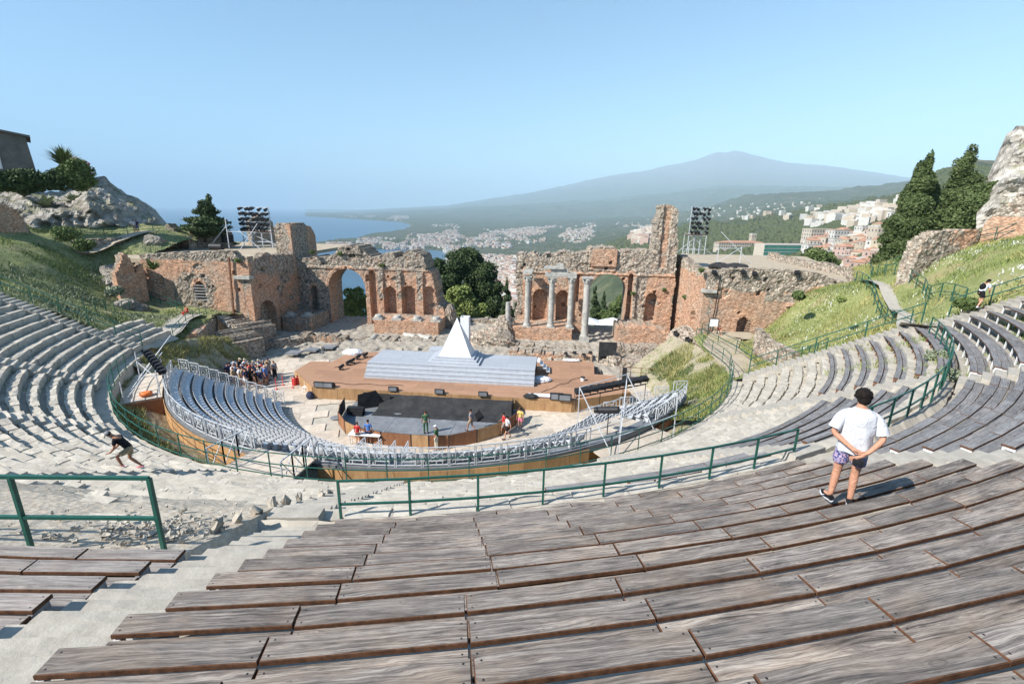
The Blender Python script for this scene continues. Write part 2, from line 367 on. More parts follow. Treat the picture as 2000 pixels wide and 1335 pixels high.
# worn soil + rubble stone, with patches of weeds
def ground(name,base1,base2,stone,weed,ws=.55,sc=1.):
    m=mat(name,.95,spec=.15); n=NT(m); v=n.pos()
    a=n.noise(v,.7*sc,6,.7); b=n.noise(v,9*sc,5,.75); vo=n.voro(v,7*sc)
    c=n.ramp(a,[(.3,base1),(.7,base2)])
    c=n.mix(n.mr(b,.45,.62),c,stone)
    c=n.mix(n.mr(vo,.5,.1,0,.4),c,stone)
    c=n.mix(n.math('MULTIPLY',n.mr(n.noise(v,1.3*sc,5,.75),ws,ws+.08),n.mr(b,.35,.6)),c,weed)
    n.col(c); n.bump(n.math('ADD',b,vo),.7,.03); MT[name]=m; return m
ground('soil',(.36,.295,.225),(.48,.41,.32),(.53,.48,.4),(.16,.17,.07),.64)
ground('dry_mound',(.2,.165,.1),(.33,.28,.18),(.42,.38,.3),(.14,.17,.06),.5)
ground('rubble_ground',(.19,.16,.12),(.33,.29,.235),(.47,.43,.37),(.13,.15,.06),.66,1.6)
ground('grass_soil',(.2,.19,.08),(.36,.31,.17),(.42,.38,.27),(.13,.2,.05),.42)
# ---------------------------------------------------------------- seating
def pol(rho,th,z=0): t=R(th); return Vector((rho*math.sin(t),-rho*math.cos(t),z))
def zlow(r): return 4.5+.55*(r-23.1)
def zup(r): return 9.3+.535*(r-32)
ORD=['first','second','third','fourth','fifth','sixth','seventh','eighth','ninth','tenth','eleventh','twelfth','thirteenth','fourteenth','fifteenth','sixteenth','seventeenth','eighteenth','nineteenth','twentieth']
# base sheets ------------------------------------------------------------
def polar_sheet(name,prof,t0,t1,dt,m,ero,seed,kind='structure',parent=None,zsea=None):
    ths=np.arange(t0,t1+dt*.5,dt); P=np.array(prof); # (rho,z)
    TH,RH=np.meshgrid(ths,P[:,0],indexing='ij'); Z=np.repeat(P[None,:,1],len(ths),0)
    X=RH*np.sin(np.radians(TH));Y=-RH*np.cos(np.radians(TH))
    n1=fbm(X*1.3,Y*1.3,4,seed);n2=fbm(X*4,Y*4,3,seed+1)
    e=ero(TH,RH) if callable(ero) else ero
    Z=Z+n1*.10*e+n2*.05*e; RH=RH+fbm(X*2.2+9,Y*2.2,3,seed+2)*.13*e
    if zsea is not None: Z=zsea(TH,RH,Z)
    X=RH*np.sin(np.radians(TH));Y=-RH*np.cos(np.radians(TH))
    me=npmesh(name,np.stack([X,Y,Z],-1).reshape(-1,3),gridfaces(len(ths),len(P))[:,::-1],m,False)
    return place(me,name,parent,kind=kind)
LR0=23.75; LP=.64; NL=13
def lowprof(drop=.12):
    p=[(21.9,2.6),(22.9,2.9),(22.98,4.47),(23.7,4.5)]
    for k in range(NL):
        r=LR0+LP*k; z=zlow(r+.1)+.10
        p+=[(r,z-.30 if k else 4.52),(r+.02,z),(r+.36,z),(r+.38,z-drop),(r+LP-.02,z-drop)]
    p+=[(LR0+LP*NL,zlow(LR0+LP*NL)),(32.35,9.2)]
    return p
def interp_worn(p):   # eroded smooth slope
    return p
ero=lambda T,Q: np.where((T>-12)&(T<9),.7,np.where(T>9,.6,.6))
lowbase=polar_sheet('stone_seating_base',lowprof(),-71,71,.5,MT['limestone'],ero,3)
# upper base: concrete steps under the benches; soil where the rows are gone
def upprof():
    p=[(31.3,9.0),(31.85,9.02)]
    for k in range(0,18):
        re=32.25+.6*k; z=zup(re)-.40
        p+=[(re-.38,z-.02 if k else 9.03),(re-.37,z),(re+.2,z)]
    return p
for t0,t1 in ((9.2,71),):
    polar_sheet('upper_seating_base',upprof(),t0,t1,.6,MT['concrete'],.15,11)
SPR=[(29.2,7.75),(29.6,8.12),(30.2,8.62),(31.4,9.32),(32.1,9.58),(33,9.95),(34,10.36),(34.6,10.6)]
def zsoil(r): return float(np.interp(r,[p[0] for p in SPR],[p[1] for p in SPR]))
def soilprof(): return [(r,zsoil(r)) for r in np.arange(29.2,34.61,.18)]+[(34.68,10.1)]
polar_sheet('worn_soil_slope',soilprof(),-46,7.75,.35,MT['soil'],.4,21,zsea=lambda T,Q,Z: Z-.06-.75*np.clip((T-6.9)/.5,0,1))
pr=[]
for k in range(4,18):
    re=32.25+.6*k; z=zup(re)-.42; pr+=[(re-.38,z-.02),(re-.37,z),(re+.2,z)]
polar_sheet('upper_seating_base',pr,-46,7.3,.6,MT['concrete'],.15,12)
# block meshes -------------------------------------------------------------
def block_mesh(name,m,j=.03,sub=True):
    mb=MB(); hx,hy,hz=.5,.5,.5; b=.06
    vs=[]
    for z in (-1,1):
        for (x,y) in ((-1,-1),(0,-1),(1,-1),(1,0),(1,1),(0,1),(-1,1),(-1,0)):
            q=1 if z<0 else .94
            vs.append((x*hx*q+random.uniform(-j,j),y*hy*(q if y else 1)+random.uniform(-j,j),z*hz+random.uniform(-j,j)*2))
    vs.append((random.uniform(-.1,.1),random.uniform(-.1,.1),.5+random.uniform(-j,j)*2.5))
    fs=[(i,(i+1)%8,8+(i+1)%8,8+i) for i in range(8)]+[(8+i,8+(i+1)%8,16) for i in range(8)]
    mb.add(vs,fs); return mb.mesh(name,m)
BLK=[block_mesh('stone',MT['stone_block'],.016+.01*(i%3)) for i in range(8)]
STEP=[block_mesh('step',MT['concrete'],.015) for i in range(4)]
def stones(parent,t0,t1,rows,wid,h,lmin,lmax,miss=.04,sink=0,name='stone',top=.0,tilt=.02):
    cnt=0
    for k in rows:
        r=LR0+LP*k+wid/2-.03; z=zlow(LR0+LP*k+.1)+.10+top
        th=t0
        while th<t1-.3:
            L=random.uniform(lmin,lmax); dth=math.degrees(L/r)
            if th+dth>t1: dth=t1-th; L=R(dth)*r
            if L>.2 and random.random()>miss and cnt<298:
                p=pol(r+random.uniform(-.03,.03),th+dth/2,z-h/2+.03+random.uniform(-.014,.014)-sink)
                o=place(random.choice(BLK),name,parent,p,(random.uniform(-tilt,tilt),random.uniform(-tilt,tilt),R(th+dth/2)+random.uniform(-.02,.02)),(L*.97,wid*random.uniform(.96,1.03),h)); cnt+=1
            th+=dth
AIS=[-70,-50,-30,-10,8.4,30.8,50,70]
WN=['far left','left','near left','centre left','centre','near right','right','far right']
for i in range(7):
    a,b=AIS[i]+1.25,AIS[i+1]-1.25
    if i==3: b=7.0
    cx=pol(27,(a+b)/2,6.5)
    s=empty('stone_seating',cx,None,None,kind='structure')
    if i==0: stones(s,a,b,range(13),.40,.40,.9,1.5)
    elif i in (1,2): stones(s,a,b,range(13),.42,.40,.62,1.05)
    elif i==3: stones(s,a,b,range(10),.56,.3,.5,.95,.08,.035,tilt=.012)
    else: stones(s,a,b,range(13) if i==4 else range(8 if i>4 else 13),.44,.34,.6,1.0,.06,.02,tilt=.02)
sl_=empty('worn_paving',pol(31,-8,9),None,None,kind='structure')
for i in range(70):
    r_=random.uniform(29.8,34.2)**1.0; t_=random.uniform(-24,6.3)
    if random.random()<(r_-29.8)/6: continue
    place(random.choice(BLK),'slab',sl_,pol(r_,t_,zsoil(r_)-.14),(random.uniform(-.02,.02)+.0,0,R(t_)+random.uniform(-.25,.25)),(random.uniform(.3,.8),random.uniform(.2,.4),.2))
# stairs --------------------------------------------------------------------
def stair(th,r0,r1,zf,width,dr,name='stone_stairway',mt=STEP,dz=0,ph=0):
    s=empty(name,pol((r0+r1)/2,th,zf((r0+r1)/2)),None,None,kind='structure'); r=r0; i=0
    while r<r1:
        p=pol(r+dr/2,th+random.uniform(-.05,.05),zf(r+dr*.75)-.2+dz+random.uniform(-.015,.015))
        place(random.choice(mt),'step',s,p,(0,0,R(th)),(width*random.uniform(.97,1.03),dr*1.12,.42)); r+=dr; i+=1
for th in AIS[:4]: stair(th,23.6,32.0,zlow,1.15,.32,dz=.1,mt=BLK)
stair(8.0,23.6,31.9,zlow,1.1,.32,dz=.08)
for th in AIS[5:]: stair(th,23.6,31.9,zlow,1.25,.32,dz=.12)
stair(8.45,31.9,42.6,zup,1.35,.3,dz=-.16,name='concrete_stairway')
stair(30.8,32.4,41.5,zup,1.35,.3,dz=-.1,name='concrete_stairway')
stair(50,32.4,40,zup,1.25,.3,dz=-.1,name='concrete_stairway')
stair(70,32.4,41,zup,1.35,.3,dz=-.1,name='concrete_stairway')
# benches ---------------------------------------------------------------------
def plank_mesh(name,L,W,T,m,screws=True):
    mb=MB(); hx,hy=L/2,W/2; c=.006
    vs=[(-hx,-hy,-T),(hx,-hy,-T),(hx,hy,-T),(-hx,hy,-T),(-hx,-hy,-c),(hx,-hy,-c),(hx,hy,-c),(-hx,hy,-c),(-hx+c,-hy+c,0),(hx-c,-hy+c,0),(hx-c,hy-c,0),(-hx+c,hy-c,0)]
    mb.add(vs,[(0,3,2,1)]+[(i,(i+1)%4,4+(i+1)%4,4+i) for i in range(4)],1)
    mb.add(vs,[(4+i,4+(i+1)%4,8+(i+1)%4,8+i) for i in range(4)],1).add(vs,[(8,9,10,11)],0)
    if screws:
        for x in (-hx+.05,hx-.05):
            for y in (-hy*.62,hy*.62):
                r=.0085; q=[(x+r*math.cos(a*PI/3)+random.uniform(-.004,.004)*0,y+r*math.sin(a*PI/3),.0015) for a in range(6)]
                mb.add(q,[tuple(range(6))],2)
    return mb.mesh(name,[m,MT['plank_side'],MT['screw']])
PL={}
def plank(style,W,L):
    k=(style,round(W,2),round(L*4))
    if k not in PL: PL[k]=(plank_mesh('plank',round(L*4)/4,W,.045,MT[style]),round(L*4)/4)
    return PL[k]
def bench(re,zt,t0,t1,seg,style,label,group,fr='white_steel',wA=.21,wB=.235,legs=False,gapB=.01,dzB=.04,third=False,ground=.42):
    n=max(1,round((t1-t0)*R(1)*re/seg)); dt=(t1-t0)/n; tm=(t0+t1)/2
    root=empty('bench',pol(re,tm,zt-ground),label,'bench',group)
    lay=[(re-wA/2,wA,zt)]
    if wB: lay.append((re+gapB+wB/2,wB,zt-dzB))
    if third: lay.append((re+gapB*2+wB+.06,.11,zt-dzB-.03))
    for rc,W,z in lay:
        for j in range(n):
            L=2*rc*math.sin(R(dt)/2); me,L0=plank(style,W,L)
            th=t0+dt*(j+.5)
            place(me,'plank',root,pol(rc*math.cos(R(dt)/2)+random.uniform(-.006,.006),th,z+random.uniform(-.008,.006)),(random.uniform(-.008,.008),random.uniform(-.003,.003),R(th)+random.uniform(-.003,.003)),((L-.012-random.uniform(0,.008))/L0,1,1))
    step=1 if legs else n
    ra=re-wA+.03; rb=re+(wB if wB else 0)-.02
    for j in range(0,n+1,step):
        th=t0+dt*j+(.06 if j==0 else (-.06 if j==n else 0)); mb=MB()
        a=pol(ra,th,zt-.045-.03); b=pol(rb,th,zt-dzB-.045-.03)
        b.z=a.z-(dzB*.6 if wB else 0)
        mb.bar(a,b,.05,.05); mb.bar(a+(b-a)*.06,Vector((a.x,a.y,zt-ground-.02)),.05,.05)
        mb.bar(b,Vector((b.x,b.y,zt-ground+.14)),.05,.05)
        mb.build('frame' if j in(0,n) else 'leg',MT[fr],root)
    return root
def urow(k): re=32.25+.6*k; return re,zup(re)
# foreground block
for k in range(16):
    re,z=urow(k); t0=9.35+(.25 if k==0 else 0); t1=29.6
    bench(re,z,t0,t1,1.52+.0*k,'plank',f'weathered plank bench, {ORD[k]} row up from the railing in the foreground block','foreground benches')
# bottom left
for j,k in enumerate(range(4,12)):
    re,z=urow(k); bench(re,z,-1.6-.3*j,7.45,1.55,'plank_pale',f'sun-bleached plank bench at lower left, {ORD[j]} row up from the thick railing','lower left benches',fr='grey_steel')
# right upper blocks
for k in range(1,15):
    re,z=urow(k); bench(re,z,32.1,48.9,1.45,'plank_grey',f'grey bench right of the standing man, {ORD[k-1]} row up behind the curved railing','benches right of the standing man',third=True)
for k in range(1,15):
    re,z=urow(k); bench(re,z+.05,51.1,68.7,1.45,'plank_grey',f'grey plank bench at the far right edge, {ORD[k-1]} row up above the path with scrub','far right benches',legs=True,third=True,ground=.5)
# lower wooden rows
for j in range(7):
    re=28.1+.635*j; z=zlow(re)+.16
    bench(re,z,52.0,69.0,1.35,'plank_grey',f'curved grey bench of the lower tier beside the grass bank, {ORD[j]} row from the bottom','lower benches beside the grass bank',fr='rust_steel',legs=True,wA=.2,wB=.2,gapB=.03,dzB=.03,ground=.38,third=True)
for j in range(5):
    re=28.6+.635*j; z=zlow(re)+.14
    bench(re,z,31.6 if j<4 else 33,48.6,1.4,'plank_grey',f'grey bench of the lower tier just beyond the standing man, {ORD[j]} row from the bottom','lower benches beyond the standing man',fr='rust_steel',wA=.2,wB=.2,gapB=.03,dzB=.03,ground=.38,third=True)
for j,t0 in enumerate((18.0,21.5)):
    re=31.0+.62*j-.3; z=zlow(re)+.16
    bench(re,z,t0,29.6,1.5,'plank_grey',f'low plank bench just below the foreground railing, {ORD[j]} of the two rows','low rows below the foreground railing',fr='rust_steel',ground=.3)
# ---------------------------------------------------------------- railings
def railing(pts,label,group=None,h=1.08,mid=True,w=.05,m='rail_green',rails=None,base=False,every=1,name='railing'):
    pts=[Vector(p) for p in pts]
    c=sum(pts,Vector())/len(pts); root=empty(name,pts[0],label,'railing',group)
    for i,p in enumerate(pts):
        if i%every==0 or i==len(pts)-1: MB().bar(p-Vector((0,0,.1)),p+Vector((0,0,h)),w).build('post',MT[m],root)
    for hh in ([h]+([h*.52] if mid else [])+([.05] if base else [])):
        mb=MB()
        for a,b in zip(pts,pts[1:]): mb.bar(a+Vector((0,0,hh)),b+Vector((0,0,hh)),w*.9)
        mb.build('rail',MT[m],root)
    return root
def arcpts(r,t0,t1,n,zf): return [pol(r,t0+(t1-t0)*i/(n-1),zf(r) if callable(zf) else zf) for i in range(n)]
railing(arcpts(31.75,9.6,30.0,9,8.98),'green steel railing along the front of the large foreground bench block',h=1.12,w=.045)
_a=atz(325,1092,10.2);_b=atz(68,1090,10.2)
railing([_b+(_b-_a)*k for k in (2,1,0)]+[_a],'thick green railing at the lower left above the worn soil slope',h=1.4,w=.055)
railing(arcpts(32.05,32.5,66.5,15,9.2),'green railing curving along the walkway behind the standing man',h=1.15,w=.045)
pts=[pol(22.95,t,4.5) for t in np.arange(-60,71,4.2)]+[Vector(q) for q in ((22.0,-6.2,4.4),(22.7,-4.0,4.2),(23.0,-1.5,4.0),(23.0,1.2,3.8),(23.0,4.0,3.6),(23.4,7.6,3.5))]
railing(pts,'long green railing ringing the edge above the temporary grandstand',h=1.08,w=.04,base=True)
def ruinmat(name,brick1,brick2,rub1,rub2):
    m=mat(name,.93,spec=.12); n=NT(m); v=n.pos()
    a=n.noise(v,.55,6,.7); b=n.noise(v,3.2,5,.7)
    rubA=n.attr('rub')
    course=n.noise(n.pos((.9,.9,15)),1.6,3,.75)          # brick courses
    bb=n.noise(n.pos((5,5,17)),1.0,2,.8)
    brick=n.ramp(n.math('ADD',n.math('MULTIPLY',course,.55),n.math('MULTIPLY',bb,.45)),[(.34,tuple(x*.62 for x in brick1)),(.47,brick1),(.6,brick2)])
    brick=n.mix(n.mr(a,.44,.68,0,.75),brick,(.45,.35,.265))
    brick=n.mix(n.mr(n.noise(v,.33,4,.7),.56,.7,0,.45),brick,(.34,.31,.27))
    vo=n.voro(v,3.4); vo2=n.voro(v,7.5); nn=n.noise(v,9,3,.7)
    rub=n.ramp(n.math('ADD',n.math('MULTIPLY',b,.6),n.math('MULTIPLY',nn,.4)),[(.34,tuple(x*.5 for x in rub1)),(.47,rub1),(.62,rub2)])
    rub=n.mix(n.mr(vo,.5,.72,0,.6),rub,(.1,.085,.065))
    rub=n.mix(n.mr(vo2,.46,.7,0,.5),rub,(.12,.1,.08))
    rub=n.mix(n.mr(n.noise(v,1.7,4,.6),.55,.68,0,.5),rub,brick1)
    msk=n.mr(n.math('ADD',rubA,n.math('MULTIPLY',n.math('SUBTRACT',a,.5),1.9)),.45,.62)
    vc=n.n('ShaderNodeTexVoronoi'); vc.inputs['Scale'].default_value=1; n.l(n.pos((4.6,4.6,10)),vc.inputs['Vector']); sv=n.n('ShaderNodeSeparateColor'); n.l(vc.outputs['Color'],sv.inputs[0])
    res=n.mix(msk,brick,rub); sm_=n.n('ShaderNodeVectorMath',operation='SCALE'); n.l(res,sm_.inputs[0]); n.l(n.mr(sv.outputs[0],0,1,.68,1.3),sm_.inputs['Scale']); res=n.mix(n.mr(vc.outputs['Distance'],.46,.7,0,.4),sm_.outputs[0],(.1,.07,.05))
    n.col(res)
    h=n.mix(msk,n.mix(.5,course,bb),n.mix(.5,n.mix(.0,vo,vo),nn))
    n.bump(h,.8,.05); MT[name]=m
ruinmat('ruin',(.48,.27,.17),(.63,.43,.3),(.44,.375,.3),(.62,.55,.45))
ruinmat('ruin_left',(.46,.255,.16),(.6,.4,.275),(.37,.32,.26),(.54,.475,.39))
noisy('marble',(.22,.22,.2),(.52,.5,.45),2.2,.6,.4,.012,(.4,.385,.35),pos=True)
def rockmat(name='cliff_rock',k_=1.0):
    m=mat(name,.95,spec=.12); n=NT(m); v=n.pos()
    a=n.noise(v,.22,7,.72); b=n.noise(n.pos((1,1,2.2)),1.4,6,.75); vo=n.voro(n.pos((.6,.6,1.2)),1.1)
    c=n.ramp(n.math('ADD',n.math('MULTIPLY',a,.5),n.math('MULTIPLY',b,.5)),[(.34,(.13*k_,.11*k_,.085*k_)),(.46,(.28*k_,.255*k_,.22*k_)),(.6,(.46*k_,.43*k_,.385*k_))])
    c=n.mix(n.mr(vo,.45,.75,0,.5),c,(.13,.11,.085))
    g=n.n('ShaderNodeNewGeometry'); sx=n.n('ShaderNodeSeparateXYZ'); n.l(g.outputs['Normal'],sx.inputs[0])
    c=n.mix(n.math('MULTIPLY',n.mr(sx.outputs[2],.72,.95,0,.8),n.mr(n.noise(v,.5,4),.5,.6)),c,(.15,.16,.06))
    n.col(c); n.bump(n.math('ADD',b,vo),.9,.15); MT[name]=m
rockmat(); rockmat('crag_rock',1.45)
def bankmat(name,g1,g2,g3,dry,flow):
    m=mat(name,.95,spec=.1); n=NT(m); v=n.pos()
    a=n.noise(v,.35,6,.7,.6); b=n.noise(v,5,6,.8); s=n.noise(n.pos((3,3,1)),7,3,.8)
    c=n.ramp(n.math('ADD',n.math('MULTIPLY',b,.6),n.math('MULTIPLY',a,.4)),[(.36,g1),(.48,g2),(.6,g3)])
    c=n.mix(n.mr(a,.52,.64,0,.8),c,dry)
    c=n.mix(n.math('MULTIPLY',n.mr(s,.66,.7),n.mr(n.noise(v,.25,3),.5,.58,0,.8)),c,flow)
    n.col(c); n.bump(b,.9,.08); MT[name]=m
bankmat('grass_bank',(.12,.14,.045),(.22,.24,.09),(.34,.34,.16),(.3,.24,.13),(.7,.7,.66))
bankmat('scrub_bank',(.1,.12,.045),(.21,.23,.1),(.33,.33,.17),(.36,.3,.18),(.38,.42,.34))
# ---------------------------------------------------------------- scene building (relief walls)
def relief(name,P0,d,L,z0,z1,T=1.4,res=.13,poly=None,holes=(),niches=(),proud=(),rub=None,rubamp=.12,seed=1,m='ruin',parent=None,top=None,back=True,warp=0,label=None,cat=None,kind=None,base=.25,edge=.18):
    """wall on plan line P0+d*s, outward normal n = right-hand side of d; polygon silhouette in (s,z)"""
    d=np.array(d,float)/math.hypot(*d); nrm=np.array([d[1],-d[0]])
    s=np.arange(0,L+res*.5,res); z=np.arange(z0,z1+res*.5,res); S,Z=np.meshgrid(s,z)
    wobs=fbm(S*1.6,Z*1.6,3,seed)*edge; wobz=fbm(S*1.9,Z*1.9,3,seed+3)*edge
    def inside(S,Z):
        k=np.ones(S.shape,bool)
        if poly is not None: k&=inpoly(S+wobs_(S,Z),Z+wobz_(S,Z),poly)
        if top is not None: k&=Z<np.interp(S,[a for a,b in top],[b for a,b in top])+wobz_(S,Z)
        return k
    wobs_=lambda a,b: fbm(a*1.6,b*1.6,3,seed)*edge
    wobz_=lambda a,b: fbm(a*1.9,b*1.9,3,seed+3)*edge
    def arch(S,Z,h):
        a,b,zb,zs=h[:4]; r=(b-a)/2; c=(a+b)/2
        return ((S>a)&(S<b)&(Z>=zb)&(Z<=zs))|((np.hypot(S-c,(Z-zs))<r)&(Z>zs))
    SC=(S[:-1,:-1]+res/2);ZC=(Z[:-1,:-1]+res/2)
    keep=inside(SC,ZC)
    for h in holes: keep&=~arch(SC,ZC,h)
    S2=S.copy();Z2=Z.copy()
    for h in holes:
        ins=arch(S,Z,h); a,b,zb,zs=h[:4]; r=(b-a)/2;c=(a+b)/2
        up_=ins&(Z>zs); rr=np.hypot(S-c,Z-zs)+1e-6
        S2=np.where(up_,c+(S-c)*r/rr,S2);Z2=np.where(up_,zs+(Z-zs)*r/rr,Z2)
        lo=ins&(Z<=zs); S2=np.where(lo,np.where(S<c,a,b),S2)
    R_=np.zeros(S.shape)+base
    if rub is not None: R_=R_+rub(S,Z)
    R_=np.clip(R_,0,1)
    D=fbm(S*2.2,Z*2.2,4,seed+5)*(.03+rubamp*R_)+fbm(S*7,Z*7,2,seed+6)*(.015+.05*R_)+fbm(S*.4,Z*.4,2,seed+8)*warp
    for a,b,za,zb,dd in proud: D=D+np.where((S>a)&(S<b)&(Z>za)&(Z<zb),dd,0)
    pr_=random.Random(seed)
    if L>7 and z1-z0>5:
        for _ in range(int(L*1.1)):
            hs,hz_,hw=pr_.uniform(.5,L-.5),pr_.uniform(z0+2.5,z1-1.5),pr_.uniform(.1,.2); D=D-np.where((np.abs(S-hs)<hw)&(np.abs(Z-hz_)<hw*1.1),.45,0)
        for _ in range(int(L*.35)):
            hs,hz_,a_,b_=pr_.uniform(0,L),pr_.uniform(z0+1,z1-1),pr_.uniform(.4,1.3),pr_.uniform(.2,.7); q_=((S-hs)/a_)**2+((Z-hz_)/b_)**2+fbm(S*1.5,Z*1.5,3,seed+31)*.9; sc_=clip01(1-q_)>.25; D=D-np.where(sc_,.16,0); R_=np.where(sc_,np.minimum(1,R_+.45),R_)
    for h in niches:
        dd=h[4] if len(h)>4 else .9; D=D-np.where(arch(S,Z,h),dd,0)
    # brick arch rings stand slightly proud
    for h in list(holes)+[q for q in niches]:
        a,b,zb,zs=h[:4]; r=(b-a)/2;c=(a+b)/2; q=np.hypot(S-c,Z-zs)
        ring=(Z>zs)&(q>r)&(q<r+.42); D=D+np.where(ring,.05,0); R_=np.where(ring,0,R_)
    X=P0[0]+d[0]*S2+nrm[0]*D; Y=P0[1]+d[1]*S2+nrm[1]*D
    DB=-T+fbm(S*2,Z*2,3,seed+9)*.12
    XB=P0[0]+d[0]*S2+nrm[0]*DB; YB=P0[1]+d[1]*S2+nrm[1]*DB
    nz,ns=S.shape; idx=np.arange(nz*ns).reshape(nz,ns); N=nz*ns
    F=[np.stack([idx[:-1,:-1],idx[:-1,1:],idx[1:,1:],idx[1:,:-1]],-1)[keep]]
    if back: F.append(F[0][:,::-1]+N)
    kp=np.pad(keep,1)
    for dy,dx,(p,q) in ((0,-1,((1,0),(0,0))),(0,1,((0,1),(1,1))),(-1,0,((0,0),(0,1))),(1,0,((1,1),(1,0)))):
        bd=keep&~kp[1+dy:kp.shape[0]-1+dy,1+dx:kp.shape[1]-1+dx]
        if dy==-1: bd[0,:]=False
        yy,xx=np.nonzero(bd); A=idx[yy+p[0],xx+p[1]]; B=idx[yy+q[0],xx+q[1]]
        F.append(np.stack([B,A,A+N,B+N],-1))
    F=np.concatenate(F)
    V=np.concatenate([np.stack([X,Y,Z2],-1).reshape(-1,3),np.stack([XB,YB,Z2],-1).reshape(-1,3)])
    used=np.unique(F); mp=np.zeros(len(V),int); mp[used]=np.arange(len(used))
    me=npmesh(name,V[used],mp[F],MT[m]); attr(me,'rub',np.concatenate([R_.ravel(),np.clip(R_.ravel()+.5,0,1)])[used])
    return place(me,name,parent,label=label,cat=cat,kind=kind)
def S_(pxs,v,u0): # pixel silhouette -> (s,z) on plane y=v starting at u0
    return [(atv(px,py,v).x-u0,atv(px,py,v).z) for px,py in pxs]
def clip01(x): return np.clip(x,0,1)
def blk(name,u0,u1,v0,v1,z0,z1,parent=None,label=None,cat=None,m='ruin',base=.25,seed=1,res=.16,edge=.1,top=None,kind=None,amp=.1):
    """free standing masonry block: front, two sides and a top"""
    root=parent
    if parent is None: root=empty(name,((u0+u1)/2,v0,z0),label,cat,kind=kind)
    T=v1-v0
    relief('masonry',(u0,v0),(1,0),u1-u0,z0,z1+.3,T=T,res=res,top=top or [(0,z1),(u1-u0,z1)],base=base,seed=seed,m=m,parent=root,edge=edge,rubamp=amp)
    return root
W=19.6; UL=-24.9; UR=24.3
scene=empty('scene_wall',(-12,W,0),'left half of the ruined brick scene wall, with one open arch and small niches','ruin')
# left half
sil=S_([(583,505),(600,503),(622,502),(640,500),(652,496),(664,482),(672,480),(700,480),(712,490),(722,500),(735,503),(745,497),(766,494),(771,503),(783,503),(789,492),(803,490),(820,494),(828,503),(832,528),(843,534),(849,560),(853,590),(866,606),(871,630),(873,660)],W,UL)
poly=[(-1,-1),(-1,9.4)]+sil+[(sil[-1][0]+.2,-1)]
aL=atv(646,600,W).x-UL; aR=atv(716,600,W).x-UL
def nic(x0,x1,yb,yt,u0=UL,v=W,dd=1.15):
    a=atv(x0,yb,v);b=atv(x1,yb,v);t=atv((x0+x1)/2,yt,v); r=(b.x-a.x)/2
    return (a.x-u0,b.x-u0,a.z,t.z-r,dd)
def rubL(S,Z):
    r=clip01((Z-7.7)/.6)*.9
    for c in (atv(744,560,W).x,atv(781,560,W).x,atv(820,560,W).x): r=r+np.where(np.abs(S+UL-c)<.42,.8,0)*(Z>4)
    return r+np.where(S<4.2,.45,0)
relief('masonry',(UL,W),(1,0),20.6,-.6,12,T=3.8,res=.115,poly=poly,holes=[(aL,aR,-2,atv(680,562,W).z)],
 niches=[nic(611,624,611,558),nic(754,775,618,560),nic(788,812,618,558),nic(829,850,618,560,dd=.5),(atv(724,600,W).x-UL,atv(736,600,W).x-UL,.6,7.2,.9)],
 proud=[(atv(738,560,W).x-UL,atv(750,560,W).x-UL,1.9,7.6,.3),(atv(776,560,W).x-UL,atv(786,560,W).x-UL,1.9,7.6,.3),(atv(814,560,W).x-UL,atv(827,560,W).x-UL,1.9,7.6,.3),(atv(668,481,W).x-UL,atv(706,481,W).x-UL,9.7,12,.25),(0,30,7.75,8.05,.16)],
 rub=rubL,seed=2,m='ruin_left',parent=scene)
# right half
sceneR=empty('scene_wall',(14,W,0),'right half of the ruined brick scene wall, with tall arch, attic block and slender broken tower','ruin')
U2=3.2
sil=S_([(1003,640),(1005,612),(1012,590),(1008,560),(1007,535),(1009,500),(1014,494),(1030,496),(1042,494),(1058,500),(1070,495),(1085,497),(1102,488),(1112,491),(1124,494),(1146,492),(1150,484),(1178,483),(1205,483),(1207,491),(1240,489),(1277,489),(1283,455),(1283,430),(1290,424),(1293,402),(1317,402),(1324,412),(1323,440),(1324,497)],W,U2)
poly=[(-1,-1)]+[(-.5,-1)]+sil+[(sil[-1][0],-1)]
bL=atv(1149,600,W).x-U2; bR=atv(1221,600,W).x-U2
X=lambda px,py=560: atv(px,py,W).x-U2
def rubR(S,Z):
    r=clip01((Z-8.1)/.5)*.95
    r=np.where((S>X(1153,500))&(S<X(1205,500))&(Z>8.6)&(Z<11.2),.05,r)
    for c,w_ in ((X(1249),.75),(X(1014),.4)): r=r+np.where(np.abs(S-c)<w_,.85,0)*(Z>2.5)
    r=np.where((S>X(1296,440))&(S<X(1309,440))&(Z>9),.1,r)
    return r+np.where(S<1.2,.5,0)
relief('masonry',(U2,W),(1,0),21.2,-.6,16.6,T=3.4,res=.115,poly=poly,holes=[(bL,bR,-2,atv(1222,572,W).z)],
 niches=[nic(1040,1068,625,565,U2),nic(1086,1107,625,567,U2),nic(1258,1279,627,572,U2),(X(1226),X(1236),2.2,7.9,.9),(X(1126),X(1131),4.5,7.8,.5)],
 proud=[(X(1151,500),X(1206,500),9.0,12,.35),(X(1151,500),X(1206,500),8.4,9.0,.1),(0,30,7.95,8.2,.14),(X(1238),X(1244),2.2,7.9,.25),(X(1283),X(1310,440),9,17,-.25),(X(1028),X(1036),2,7.8,.2),(X(1114),X(1122),2,7.8,.2)],
 rub=rubR,seed=7,parent=sceneR)
